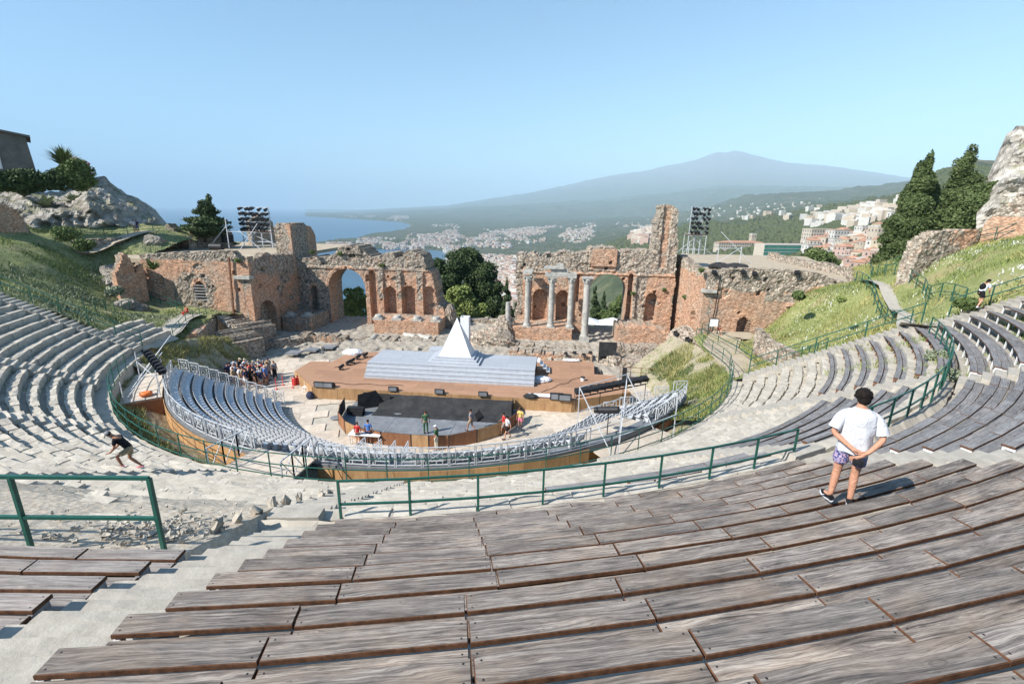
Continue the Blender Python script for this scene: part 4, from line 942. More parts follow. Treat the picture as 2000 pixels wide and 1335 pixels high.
for k in range(4): MB().bbox((Rx+.02+.3*k,1.5,1.95-.3*k+.2),(Rx+.32+.3*k,2.7,2.0-.3*k+.2)).bbox((Rx+.3+.3*k,1.5,1.7-.3*k+.2),(Rx+.32+.3*k,2.7,1.95-.3*k+.2)).build('side_step',MT['white_paint'],pf)
MB().bbox((-2.6,2.85,1.06),(-1.0,4.0,2.5)).build('back_box',MT['grey_riser'],pf)
py=empty('pyramid',(.62,1,2.26),'white pyramid on three grey steps, centre stage','pyramid')
for k in range(3): MB().bbox((-1.75+.3*k,-.75+.28*k,2.264+.17*k),(2.9-.27*k,2.5-.1*k,2.434+.17*k)).build('base_step',MT['grey_riser'],py)
bs=[(-.85,-.0,2.775),(2.07,0,2.775),(2.07,2.0,2.775),(-.85,2.0,2.775)]
MB().add(bs+[(.64,.98,6.15)],[(0,1,4),(1,2,4),(2,3,4),(3,0,4),(3,2,1,0)]).build('pyramid_body',MT['white_paint'],py)
for f in (.25,.5,.72):
    q=[Vector(v).lerp(Vector((.64,.98,6.15)),f) for v in bs]; MB().bar(q[0]+Vector((0,-.004,0)),q[1]+Vector((0,-.004,0)),.006,.012).bar(q[1]+Vector((.004,0,0)),q[2]+Vector((.004,0,0)),.006,.012).build('seam',MT['grey_riser'],py)
for i,(a_,b_) in enumerate((((-9.5,-3.6),(-3,-3.3)),((8.4,-3.2),(12.2,1.5)),((-11,.4),(-8.2,2.6)))):
    pt=[Vector((a_[0]+(b_[0]-a_[0])*t/12+.12*math.sin(t*1.9+i),a_[1]+(b_[1]-a_[1])*t/12+.15*math.sin(t*1.3+i*2),1.075)) for t in range(13)]; MB().tube(pt,.022,5).build('cable',MT['black_gear'],None,label=['black cable lying along the left front of the stage','black cable snaking over the right side of the stage','black cable by the small floor lights on the left of the stage'][i],cat='cable')
pl=MB(); a=.05; x0,x1,y0,y1,z0,z1=.28,1.1,4.0,4.85,1.05,5.5
for q in ((x0,y0,x1,y0+a),(x0,y1-a,x1,y1),(x0,y0+a,x0+a,y1-a),(x1-a,y0+a,x1,y1-a)): pl.bbox((q[0],q[1],z0),(q[2],q[3],z1))
pl.build('box_pillar',MT['white_paint'],None,label='hollow white box pillar standing just behind the pyramid',cat='pillar')
# orchestra pit -----------------------------------------------------------
pit=empty('orchestra_pit',(0,-8,0),'curved plywood screen with black inside, below the stage front','pit screen')
prim=[(-6.9,-6.3),(-6.6,-7.7),(-6.1,-9.0),(-5.0,-10.3),(-3.6,-11.2),(-1.9,-11.6),(.2,-11.7),(1.4,-11.7),(2.7,-11.5),(4.4,-10.4),(6.0,-9.0),(6.8,-7.4),(7.0,-6.1)]
for i,(a,b) in enumerate(zip(prim,prim[1:])):
    A_=Vector((*a,0));B_=Vector((*b,0)); d=B_-A_; nn=Vector((d.y,-d.x,0)).normalized(); ang=math.atan2(d.y,d.x); L=d.length
    c=(A_+B_)/2
    MB().box((0,0,0),(L-.03,.03,.96)).build('panel',MT['plywood_dark' if i%3 else 'plywood'],pit,loc=c+nn*.03+Vector((0,0,.5)),rot=(0,0,ang))
    MB().box((0,0,0),(L,.02,.98)).build('lining',MT['black_cloth'],pit,loc=c-nn*.01+Vector((0,0,.5)),rot=(0,0,ang))
    MB().box((0,0,0),(.06,.07,1.0)).build('batten',MT['black_gear'],pit,loc=A_+nn*.03+Vector((0,0,.51)),rot=(0,0,ang))
def flatpoly(name,pts,z,m,parent=None,th=.012,**k): return MB().prism(pts,z,z+th).build(name,MT[m],parent,**k)
flatpoly('floor_cloth',[(-6.7,-6.4),(-6.0,-8.9),(-3.6,-11.0),(-1.9,-11.4),(2.6,-11.3),(4.3,-10.3),(5.9,-8.9),(6.8,-6.2),(6.9,-4.7),(-6.7,-4.8)],.012,'grey_mat',pit)
for i,(x0,x1,y0,y1) in enumerate(((-4.6,-2.4,-9.5,-7.3),(-2.3,0,-9.6,-7.4),(.1,2.3,-9.7,-7.5),(2.5,4.6,-9.4,-7.2))): flatpoly('floor_mat',[(x0,y0),(x1,y0-.1),(x1,y1-.1),(x0,y1)],.026+.002*i,'grey_mat',pit)
vs=[];fs=[]
for i in range(31):
    for j in range(9):
        x=-4.4+10.8*i/30; y=-7.2+2.55*j/8; vs.append((x,y,.05+.75*clip01((y+6.1)/1.3)**1.5+.05*float(fbm(x*1.3,y*2,3,4))))
for i in range(30):
    for j in range(8): fs.append((i*9+j,(i+1)*9+j,(i+1)*9+j+1,i*9+j+1))
MB().add(vs,fs,0,True).build('draped_cloth',MT['black_cloth'],pit)
MB().prism([(-5.9,-5.0),(-3.6,-5.15),(-3.6,-5.1),(-5.9,-4.95)],.03,1.0).build('side_flat',MT['black_cloth'],pit)
MB().add([(-5.9,-6.3,.03),(-3.9,-5.2,.03),(-4.6,-5.7,1.5),(-5.8,-6.3,1.3),(-5.86,-6.27,.03),(-3.86,-5.17,.03),(-4.56,-5.67,1.5),(-5.76,-6.27,1.3)],[(0,1,2,3),(7,6,5,4),(0,4,5,1),(1,5,6,2),(2,6,7,3),(3,7,4,0)]).build('side_flat',MT['black_cloth'],pit)
MB().bbox((6.3,-5.9,.03),(6.36,-4.6,1.05)).build('side_flat',MT['black_cloth'],pit)
for k in range(3): MB().bbox((-6.3+.25*k,-7.3-.1*k,.03),(-5.0,-6.9-.1*k,.62-.2*k)).build('black_step',MT['black_gear'],pit)
# props ------------------------------------------------------------------
def monitor(px,py,z,label,s=.5,rz=0):
    p=atz(px,py,z); r=empty('speaker',p,label,'speaker')
    m_=MB(); h=s*.62; pr=[(-s*.36,0),(s*.36,0),(s*.3,h*.5),(-.05,h),(-s*.36,h)]
    q=Matrix.Rotation(rz,3,'Z'); vs=[]
    for x in (-s*.62,s*.62): vs+=[p+q@Vector((x,y,zz)) for y,zz in pr]
    n=5; m_.add(vs,[(i,(i+1)%n,n+(i+1)%n,n+i)[::-1] for i in range(n)]+[tuple(range(n)),tuple(range(n,2*n))[::-1]]); m_.build('cabinet',MT['black_gear'],r)
    MB().box(p+q@Vector((0,-s*.37,h*.5)),(s*1.0,.02,h*.8),rz).build('grille',MT['grey_mat'],r); return r
Z=1.055
monitor(626,754,Z,'black wedge speaker at the left front corner of the stage',.72); monitor(643,755,Z,'second black wedge speaker, right beside the corner one',.72)
monitor(769,762,Z,'small black monitor on the stage lip, left of three',.6); monitor(859,767,Z,'small black monitor on the stage lip, middle of three',.6); monitor(944,772,Z,'small black monitor on the stage lip, right of three',.6)
monitor(1087,778,Z,'black speaker on the stage lip beside the white roll',.85); monitor(1103,780,Z,'black speaker on the stage lip nearest the floodlight row',.85)
p=atz(1058,776,Z); MB().tube([p+Vector((-1.1,0,.16)),p+Vector((0,.03,.17)),p+Vector((1.0,0,.16))],.16,10).build('cloth_roll',MT['plastic_sheet'],None,label='long white roll lying on the stage lip',cat='roll')
rock(atz(1036,773,Z+.12),(.55,.35,.2),21,'crumpled black cloth at the end of the white roll','black_cloth')
rock(atz(688,688,Z+.15),(1.0,.6,.35),22,'heap of crumpled white plastic at the back left of the stage','plastic_sheet')
rock(atz(1057,741,Z+.15),(.75,.5,.28),23,'heap of clear plastic by the right end of the platform','plastic_sheet')
rock(atz(1115,703,Z+.1),(.9,.3,.14),24,'white plastic strip at the back right of the stage','plastic_sheet')
for i,(x,y) in enumerate(((667,722),(681,713),(689,709),(700,702),(714,698))):
    p=atz(x,y,Z); r=empty('floor_light',p,f'small black stage light on the floor, {ORD[i]} from the front of the left group','stage light','small floor lights at the left of the stage')
    MB().box(p+Vector((0,0,.04)),(.4,.25,.06)).bar(p+Vector((-.16,0,.05)),p+Vector((-.16,0,.34)),.03).bar(p+Vector((.16,0,.05)),p+Vector((.16,0,.34)),.03).build('yoke',MT['black_gear'],r)
    MB().tube([p+Vector((-.1,-.2,.25)),p+Vector((0,0,.33)),p+Vector((.12,.25,.42))],[.16,.15,.12],10).build('lamp_head',MT['black_gear'],r)
for i,(x,y,ww) in enumerate(((576,752,'left'),(583,750,'right'))):
    p=atz(x,y,0.02); r=empty('fire_extinguisher',p,f'red fire extinguisher at the left stage corner, the {ww} one','fire extinguisher')
    MB().lathe(p,[(.16,0),(.17,.05),(.17,.6),(.1,.72),(.05,.78)],10).build('cylinder',MT['red_paint'],r); MB().box(p+Vector((0,0,.82)),(.08,.2,.08)).build('valve',MT['black_gear'],r)
for i,(x,y,ww) in enumerate(((1158,790,'leftmost'),(1166,789,'middle'),(1181,783,'rightmost'))):
    p=atz(x,y,0.02); r=empty('fire_extinguisher',p,f'red fire extinguisher under the floodlight row, {ww} of three','fire extinguisher')
    MB().lathe(p,[(.14,0),(.15,.05),(.15,.55),(.09,.66),(.05,.72)],10).build('cylinder',MT['red_paint'],r); MB().box(p+Vector((0,0,.76)),(.07,.18,.07)).build('valve',MT['black_gear'],r)
p=atz(598,764,0.02); c=empty('plastic_chair',p,'cream plastic garden chair by the left stage corner','chair')
MB().box(p+Vector((0,0,.44)),(.45,.45,.04)).build('seat',MT['white_paint'],c); MB().box(p+Vector((0,.22,.68)),(.45,.04,.48)).build('backrest',MT['white_paint'],c)
for sx in (-.2,.2):
    for sy in (-.2,.2): MB().bar(p+Vector((sx,sy,0)),p+Vector((sx,sy,.44)),.04).build('leg',MT['white_paint'],c)
rock(atz(606,772,.3),(.3,.22,.34),25,'dark blue rucksack on the ground before the plastic chair','bag_blue',.2)
for i,(x,y) in enumerate(((1138,743),)):
    p=atz(x,y,Z); r=empty('paint_tub',p,'small white tub with black lid on the right of the stage','tub'); MB().lathe(p,[(.17,0),(.2,.3)],12).build('bucket',MT['white_paint'],r); MB().lathe(p+Vector((0,0,.3)),[(.21,0),(.21,.05)],12).build('lid',MT['black_gear'],r)
p=atz(716,865,.02); t=empty('work_table',p,'white folding table in front of the curved pit screen','table')
MB().bbox(p+Vector((-1.1,-.4,.72)),p+Vector((1.1,.4,.77))).build('tabletop',MT['white_paint'],t)
for sx in (-1,1):
    for sy in (-.33,.33): MB().bar(p+Vector((sx,sy,0)),p+Vector((sx,sy,.72)),.04).build('leg',MT['alu'],t)
p=atz(656,815,.02); MB().lathe(p,[(.42,0),(.42,.012)],20).build('drain_cover',MT['grey_mat'],None,label='dark round drain cover in the orchestra paving',cat='drain cover')
MB().bbox((14.0,8.2,.1),(15.8,8.3,2.5)).build('passage_shade',MT['black_cloth'],None,label='black sheet standing in for the shade of the passage behind the stage',cat='painted shade')  # upright black sheet added to paint the darkness inside the open passage
p=atz(1219,742,.02); MB().bbox(p+Vector((-.2,0,0)),p+Vector((.2,.25,1.2))).build('speaker_column',MT['black_gear'],None,label='tall black column speaker right of the stage',cat='speaker')
for i in range(3): MB().bbox((-18.9+1.3*i,5.4+1.3*i,.4),(-17.5+1.3*i,6.6+1.3*i,.55)).build('grey_board',MT['grey_mat'],None,label=['lowest','middle','highest'][i]+' of three grey boards laid over the dark rubble wall',cat='board')
# ---------------------------------------------------------------- temporary grandstand
noisy('seat_plastic',(.46,.475,.5),(.6,.615,.63),4,.45,.05,.002,spec=.5,rnd=True,jit=.06); noisy('deck_dark',(.13,.14,.15),(.2,.21,.22),3,.8,.1,.003)
def rr_(k): return 13.9+.6*k
def rz_(k): return .25+.325*k
GAPS=[(-13.5,-8.5),(5,8),(27.5,30.5)]
def ingap(t,k): return any(a<t<b for a,b in GAPS) or (34.5<t<49 and k>=7)
gs=empty('grandstand',(0,-17,0),'temporary grandstand of dark steel decks wrapped in plywood round the orchestra','grandstand')
T0,T1=-61,64
def ring(mb,r0,r1,z0,z1,t0,t1,m=0,n=None):
    n=n or max(2,int((t1-t0)/2.2))
    vs=[];
    for i in range(n+1):
        t=t0+(t1-t0)*i/n; vs+=[pol(r0,t,z0),pol(r1,t,z0),pol(r1,t,z1),pol(r0,t,z1)]
    fs=[]
    for i in range(n):
        a=i*4;b=a+4
        for j in range(4): fs.append((a+j,a+(j+1)%4,b+(j+1)%4,b+j)[::-1])
    fs+=[(0,1,2,3),tuple(n*4+q for q in (3,2,1,0))]
    return mb.add(vs,fs,m)
for k in range(11):
    t1=T1-(0 if k<8 else 0)
    mb=MB(); ring(mb,rr_(k)-.3,rr_(k)+.32,rz_(k)-.33,rz_(k),T0+ (0 if k>2 else 2-k),t1); mb.build('deck',MT['deck_dark'],gs)
mb=MB(); ring(mb,20.25,20.5,3.45,3.72,T0,T1); mb.build('walkway',MT['deck_dark'],gs)
def skirt(t0,t1,r,z0,z1,mts,n):
    for i in range(n):
        a=pol(r,t0+(t1-t0)*i/n);b=pol(r,t0+(t1-t0)*(i+1)/n); panels(a.xy,b.xy,z0,z1,1,mts,gs,'skirt_panel',.03)
skirt(T0,-14,20.55,1.75,3.6,['plywood_orange','plywood_orange','plywood'],14); skirt(-4,34,20.55,1.75,3.6,['plywood_orange','plywood'],11); skirt(50,T1,20.55,1.4,3.35,['plywood_dark'],5)
for k,(ea,sgn) in enumerate(((T0,-1),(T1,1))):
    for q in range(5):
        a=pol(14+q*1.3,ea);b=pol(15.3+q*1.3,ea); 
        if sgn<0: a,b=b,a
        panels(a.xy,b.xy,.05,max(.4,rz_(max(0,q*2.1))),1,['plywood_dark'],gs,'end_panel',.03)
# platforms
def platform(t0,t1,r0,r1,z,label,m='grey_mat'):
    mb=MB(); ring(mb,r0,r1,z-.08,z,t0,t1,n=6); o=mb.build('platform',MT[m],None,label=label,cat='platform'); return o
platform(35,49,18.1,22.2,3.35,'scaffold platform with a projector over the right side of the grandstand','tile'); platform(-62,-47,20.6,22.7,3.75,'boarded platform between the green railing and the left grandstand','tile')
platform(-13.6,-4.2,20.4,22.9,4.0,'boarded gangway leading down into the grandstand','tile')
panels(pol(22.3,50).xy,pol(19.8,33).xy,1.9,3.3,1,['plywood_orange'],gs,'side_panel'); panels(pol(22.6,-46.6).xy,pol(20.6,-46.6).xy,2.3,3.7,1,['plywood_dark'],gs,'side_panel')
panels(pol(22.2,34.6).xy,pol(22.2,36).xy,2.4,3.3,1,['plywood_orange'],gs,'side_panel')
# seats
def seatmesh():
    mb=MB(); W_=.225; pr=[(-.17,.40),(-.14,.43),(0,.41),(.16,.42),(.2,.5),(.25,.66),(.27,.8),(.275,.82)]
    vs=[]
    for y,z in pr:
        for x,dz,dy in ((-1,.03,-.02),(-.5,.005,0),(.5,.005,0),(1,.03,-.02)): vs.append((x*W_*(.93 if z>.6 else 1),y+(dy if z>.45 else 0),z+(dz if z<.45 else -abs(x)*.03*(z>.75))))
    n=len(vs); vs2=[(x,y+.02*(z>.45),z-.025*(z<.46)) for x,y,z in vs]
    fs=[(i*4+j,(i*4+j+1),(i+1)*4+j+1,(i+1)*4+j) for i in range(7) for j in range(3)]
    fb=[tuple(n+q for q in f[::-1]) for f in fs]
    bd=[(i,i+1) for i in range(3)]+[(i*4+3,(i+1)*4+3) for i in range(7)]+[(31-i,30-i) for i in range(3)]+[((i+1)*4,i*4) for i in range(6,-1,-1)]
    fe=[(b,a,a+n,b+n) for a,b in bd]
    mb.add(vs+vs2,fs+fb+fe,0,True); mb.box((0,0,.2),(.06,.3,.4),0,1); return mb
SM=seatmesh(); seatme=SM.mesh('plastic_seat',[MT['seat_plastic'],MT['alu']])
S=[]
for k in range(11):
    dt=math.degrees(.5/rr_(k)); t=T0+.8+(2-k if k<2 else 0); j=0; seg=0; prev=False
    while t<T1-.8:
        if ingap(t,k):
            if not prev: seg+=1;j=0
            prev=True
        else: S.append((k,seg,j,t)); j+=1; prev=False
        t+=dt
S.sort(key=lambda s:(pol(rr_(s[0]),s[3],rz_(s[0]))-CAM).length)
SEGN=['left section','centre section','right section','far right section','end section','end section','end section']
def ordw(n):
    if n<20: return ORD[n]
    tens={20:'twentieth',30:'thirtieth',40:'fortieth',50:'fiftieth'}; tn={20:'twenty',30:'thirty',40:'forty',50:'fifty'}; m_=n+1; d=m_//10*10; return tens[d] if m_%10==0 else tn[d]+'-'+ORD[m_%10-1]
for k,seg,j,t in S[:300]:
    place(seatme,'auditorium_chair',None,pol(rr_(k)+.0,t,rz_(k)),(0,0,R(t)),label=f'grey plastic chair, {ordw(j)} from the left in the {ORD[k]} row, {SEGN[seg]}',cat='chair',group='plastic seats of the temporary grandstand').rotation_euler=(0,0,R(t)+PI)
rest=S[300:]; v0=np.array(SM.v); Fs=[f for f in SM.f]; V=[];Fq=[];MI=[]
for n_,(k,seg,j,t) in enumerate(rest):
    c,s=math.cos(R(t)+PI),math.sin(R(t)+PI); p=pol(rr_(k),t,rz_(k)); V.append(np.stack([v0[:,0]*c-v0[:,1]*s+p.x,v0[:,0]*s+v0[:,1]*c+p.y,v0[:,2]+p.z],-1)); Fq.append(np.array(Fs)+n_*len(v0)); MI.append(np.array(SM.m))
place(npmesh('plastic_seats',np.concatenate(V),np.concatenate(Fq),[MT['seat_plastic'],MT['alu']],True,np.concatenate(MI)),'auditorium_chairs',None,kind='stuff',label='remaining rows of grey plastic seats in the temporary grandstand',cat='seats')
# lattice panels
def latticemesh(W_=1.25,H=1.0,t=.035):
    mb=MB(); h=W_/2-.04
    for x in (-h,h): mb.bar((x,0,0),(x,0,H),t*1.3)
    for z in (.1,H): mb.bar((-h,0,z),(h,0,z),t*1.3)
    a=.26*W_;z0,z1=.3,.8
    for x in (-a,a): mb.bar((x,0,.1),(x,0,H),t)
    for z in (z0,z1): mb.bar((-a,0,z),(a,0,z),t)
    mb.bar((-a,0,z0),(a,0,z1),t*.8).bar((-a,0,z1),(a,0,z0),t*.8); return mb.mesh('lattice_panel',MT['alu'])
LM=latticemesh()
def lattice(t0,t1,r,z,label):
    root=empty('lattice_railing',pol(r,(t0+t1)/2,z),label,'railing'); n=round(R(t1-t0)*r/1.3)
    for i in range(n):
        t=t0+(t1-t0)*(i+.5)/n; place(LM,'lattice_panel',root,pol(r,t,z),(0,0,R(t)))
lattice(T0,-14,20.4,3.72,'silver lattice railing along the outer edge of the left grandstand'); lattice(-4,34.5,20.4,3.72,'silver lattice railing along the outer edge of the centre grandstand'); lattice(49.5,T1,20.4,3.5,'silver lattice railing at the right end of the grandstand')
for k in range(11):
    if k%1==0:
        a=pol(rr_(k),T0-2.2,rz_(k)); place(LM,'crowd_barrier',None,a,(0,0,R(T0)+R(48)),(.85,1,.95),label=f'silver lattice panel closing the left end of the {ORD[k]} seat row',cat='barrier',group='end panels of the seat rows')
for k in range(0,11,2):
    a=pol(rr_(k),T1+1.5,rz_(k)); place(LM,'crowd_barrier',None,a,(0,0,R(T1)-R(48)),(.85,1,.95),label=f'silver lattice panel closing the right end of the {ORD[k]} seat row',cat='barrier',group='right end panels of the seat rows')
for i,t in enumerate((-14,-4.3)):
    root=empty('gangway_railing',pol(20.6,t,4.0),'silver braced railing on the %s side of the gangway'%('left' if i==0 else 'right'),'railing')
    for j in range(3):
        a=pol(20.6+.75*j,t,4.0);b=pol(20.6+.75*(j+1),t,4.0); up_=Vector((0,0,1.15)); MB().bar(a,a+up_,.05).bar(a+up_,b+up_,.05).bar(a,b+up_,.03).bar(b,a+up_,.03).bar(b,b+up_,.05).build('braced_bay',MT['alu'],root)
for i,t in enumerate((-7.4,-3.2,.4,3.6)):
    root=empty('lattice_cluster',pol(14.2,t,.1),'silver lattice barrier standing at the foot of the centre aisle, %s from the left'%ORD[i],'railing')
    place(LM,'lattice_panel',root,pol(14.0,t,.3),(0,0,R(t))); place(LM,'lattice_panel',root,pol(14.9,t,.9),(0,0,R(t)+PI/2))
# scaffold towers with lamps
def scaff(name,pts,brace,label,cat='scaffold',m='alu',w_=.05):
    root=empty(name,pts[0][0],label,cat)
    for a,b in pts: MB().bar(a,b,w_).build('pole',MT[m],root)
    for a,b in brace: MB().bar(a,b,w_*.8).build('brace',MT[m],root)
    return root
q=[pol(18.6,36,3.3),pol(21.9,36,3.3),pol(21.9,48,3.3),pol(18.6,48,3.3)]; H=Vector((0,0,2.9))
scaff('scaffold_frame',[(a,a+H) for a in q],[(q[0]+H,q[3]+H),(q[1]+H,q[2]+H),(q[0]+H*.5,q[3]+H*.5),(q[1]+H*.5,q[2]+H*.5),(q[0],q[2]+H*.9),(q[1],q[3]+H*.9),(q[3]+H,q[2]-Vector((0,0,1.5))),(q[0]+H,q[1]-Vector((0,0,.2)))],'grey scaffold frame braced over the right hand platform')
p=pol(19.6,40,4.9); pj=empty('followspot',p,'black followspot lamp on a stand inside the right scaffold','spotlight')
MB().tube([p+Vector((-.75,.3,-.12)),p+Vector((-.2,.1,0)),p+Vector((.5,-.2,.2))],[.17,.2,.2],10).build('lamp_body',MT['black_gear'],pj); MB().bar(p,p-Vector((0,0,1.5)),.05).build('stand',MT['black_gear'],pj)
def flood(p,rz,label,group,s=1,tilt=-.35,name='floodlight'):
    r=empty(name,p,label,'floodlight',group); q=Matrix.Rotation(rz,3,'Z')@Matrix.Rotation(tilt,3,'X')
    MB().box(p+Vector((0,0,.18*s)),(.62*s,.5*s,.3*s),0,0,q).box(p+Vector((0,0,.18*s))+q@Vector((0,.27*s,.17*s)),(.6*s,.04*s,.2*s),0,0,q).build('housing',MT['black_gear'],r)
    g=Matrix.Rotation(rz,3,'Z'); a=g@Vector((.35*s,0,0)); b=Vector((0,0,-.28*s))
    MB().bar(p+a+Vector((0,0,.18*s)),p+a+b,.035).bar(p-a+Vector((0,0,.18*s)),p-a+b,.035).bar(p-a+b,p+a+b,.035).build('yoke',MT['black_gear'],r); return r
fa=atz(1126,768,2.35);fb=atz(1262,742,2.5)
rt_=empty('lamp_rail',fa,'black lighting rail on legs carrying the floodlight row at the right stage edge','rail')
MB().bar(fa-Vector((0,0,.35)),fb-Vector((0,0,.35)),.06).build('rail',MT['black_gear'],rt_)
for t in (0,.33,.66,1): c=fa.lerp(fb,t); MB().bar(c-Vector((0,0,.35)),Vector((c.x,c.y,1.05 if t<.5 else .0)),.05).build('leg',MT['black_gear'],rt_)
for i in range(10): flood(fa.lerp(fb,(i+.3)/9.6)+Vector((0,0,-.02)),R(200),f'black floodlight at the right edge of the stage, {ORD[i]} from the left of the row','floodlights in a row at the right stage edge',.95)
fa=atz(287,690,5.6);fb=atz(318,729,5.0)
lf=scaff('scaffold_frame',[(pol(22.3,-60,3.7),pol(22.3,-60,5.6)),(pol(20.7,-57,3.7),pol(20.7,-57,5.3)),(pol(20.7,-48,3.7),pol(20.7,-48,5.4)),(pol(22.5,-48,3.7),pol(22.5,-48,5.0))],[(pol(22.4,-59,3.7),pol(20.7,-66,6.1)),(pol(22.4,-52,3.7),pol(20.7,-62,5.9)),(pol(22.5,-48,3.7),pol(20.6,-58,5.6)),(pol(22.3,-60,4.9),pol(20.7,-48,4.9)),(fa,fb)],'grey scaffold frame with long props left of the grandstand')
for i in range(8): flood(fa.lerp(fb,i/7),R(125),f'black floodlight on the left scaffold, {ORD[i]} from the top of the slanting row','floodlights in a slanting row at the left',.8,-.2)
for i in range(4): MB().bar(pol(20.9,-55+i*2,.0)+Vector((0,0,3.8)),pol(20.9,-55+i*2,0)+Vector((0,0,3.82)),.1).build('cable_coil' if 0 else 'bracket',MT['alu'],lf)
MB().lathe(pol(21.4,-48.8,3.78),[(.2,0),(.34,.04),(.34,.2),(.2,.24)],14).build('cable_reel',mat('orange_paint',.5,(.7,.18,.04)),None,label='orange cable reel on the left boarded platform',cat='cable reel')
# terrace lighting towers
def lamp_tower(base,H,rows,cols,dx,dz,label,rz,sc_=1.0,legs=3):
    root=empty('lighting_tower',base,label,'lighting tower'); d=Matrix.Rotation(rz,3,'Z'); Wd=dx*(cols-1)+.5
    for i in range(legs):
        for s in (0,1.6): x=-Wd/2+Wd*i/(legs-1); MB().bar(base+d@Vector((x,s,0)),base+d@Vector((x,s,H+dz*rows if s==0 else H)),.09).build('pole',MT['alu'],root)
    for z in (.8,H-.3,H+.1): MB().bar(base+d@Vector((-Wd/2,0,z)),base+d@Vector((Wd/2,0,z)),.07).bar(base+d@Vector((-Wd/2,1.6,min(z,H))),base+d@Vector((Wd/2,1.6,min(z,H))),.07).build('ledger',MT['alu'],root)
    MB().bar(base+d@Vector((-Wd/2-2.0,0,0)),base+d@Vector((Wd/2,0,H+1)),.07).bar(base+d@Vector((Wd/2+1.6,.5,0)),base+d@Vector((-Wd/2,0,H)),.07).bar(base+d@Vector((-Wd/2,1.6,0)),base+d@Vector((Wd/2,1.6,H)),.07).build('brace',MT['alu'],root)
    MB().box(base+d@Vector((0,.7,H-.1)),(Wd+.4,1.6,.08),rz).build('deck',MT['rust_steel'],root)
    for r_ in range(rows):
        z=H+.35+dz*r_; MB().bar(base+d@Vector((-Wd/2,0,z+.2)),base+d@Vector((Wd/2,0,z+.2)),.06).build('lamp_bar',MT['alu'],root)
        for c_ in range(cols):
            if random.random()<.13: continue
            p=base+d@Vector((-Wd/2+.25+dx*c_+random.uniform(-.1,.1),-.1,z+random.uniform(-.08,.08))); h=d@Vector((random.uniform(-.25,.25),-1,random.uniform(-.5,-.3)))*.42*sc_
            MB().tube([p-h*.9,p,p+h*.6,p+h],[.12*sc_,.19*sc_,.2*sc_,.26*sc_],8).build('lamp',MT['black_gear'],root)
    return root
b=atz(505,482,9.45); lamp_tower(b,2.4,5,9,.62,.72,'lighting tower packed with black lamps on the left wing terrace',R(-12),.98,4)
b=atz(1358,497,9.0); lamp_tower(b,3.3,6,5,.62,.72,'slender lighting tower packed with black lamps on the right wing terrace',R(10),1.0,4)
b=atz(448,485,9.45); scaff('scaffold_frame',[(b,b+Vector((0,0,4.2)))],[(b+Vector((-3,-.3,0)),b+Vector((0,0,3.2))),(b+Vector((0,0,2.4)),b+Vector((4.5,0,2.4))),(b+Vector((2,-.4,0)),b+Vector((4.8,0,3.6))),(b+Vector((5,-.2,0)),b+Vector((1.8,0,2.6)))],'grey scaffold pole and props beside the left lighting tower',w_=.09)
for i,(x,y,rx) in enumerate(((424,489,.5),(447,483,.75))):
    p=atz(x,y,9.4); MB().tube([p+Vector((-.9 if i==0 else 0,0,rx)),p+Vector((.9 if i==0 else 0,0,rx if i==0 else 1.9))],rx*.95 if i==0 else .8,14).build('black_drum',MT['black_gear'],None,label=['black drum lying on the left terrace edge','dark upright drum under the left scaffold'][i],cat='drum')
b=atz(1400,513,9.0); scaff('scaffold_frame',[(b,b+Vector((0,0,2.0))),(b+Vector((3,0,0)),b+Vector((3,0,2.2)))],[(b,b+Vector((3,0,2.2))),(b+Vector((4.6,0,0)),b+Vector((0,0,4.2))),(b+Vector((0,0,2)),b+Vector((3,0,2)))],'low grey scaffold bay right of the slender lighting tower',w_=.09)
for i,(x,y) in enumerate(((1405,520),(1425,522),(1440,521))): rock(atz(x,y,9.3),(1.3,.7,.45),31+i,['left','middle','right'][i]+' black tarpaulin bundle on the right terrace','black_cloth',.2)
# ---------------------------------------------------------------- foliage
def leafmat(name,c1,c2,c3,flower=None):
    m=mat(name,.7,spec=.2); n=NT(m); v=n.pos(); a=n.noise(v,1.1,4,.7); b=n.noise(v,6,3,.8)
    c=n.ramp(n.math('ADD',n.math('MULTIPLY',a,.5),n.math('MULTIPLY',b,.5)),[(.36,c1),(.5,c2),(.64,c3)])
    n.col(c)
    try: n.b.inputs['Transmission Weight'].default_value=0; n.b.inputs['Subsurface Weight'].default_value=0
    except Exception: pass
    MT[name]=m
leafmat('leaf_dark',(.026,.044,.018),(.052,.08,.03),(.1,.135,.05)); leafmat('leaf_mid',(.05,.075,.025),(.1,.14,.045),(.18,.22,.08)); leafmat('leaf_cypress',(.035,.055,.02),(.075,.105,.035),(.14,.17,.07))
leafmat('leaf_far',(.04,.058,.026),(.075,.092,.042),(.13,.135,.07)); leafmat('leaf_light',(.12,.16,.04),(.22,.27,.08),(.34,.36,.14)); leafmat('leaf_grey',(.12,.15,.09),(.24,.27,.17),(.4,.42,.3)); leafmat('leaf_yellow',(.18,.18,.06),(.34,.32,.12),(.5,.46,.22)); leafmat('petal_pink',(.3,.06,.1),(.5,.15,.2),(.6,.3,.33)); leafmat('petal_white',(.5,.5,.48),(.7,.7,.66),(.8,.8,.76))
noisy('bark',(.06,.045,.03),(.14,.11,.08),6,.9,.5,.02)
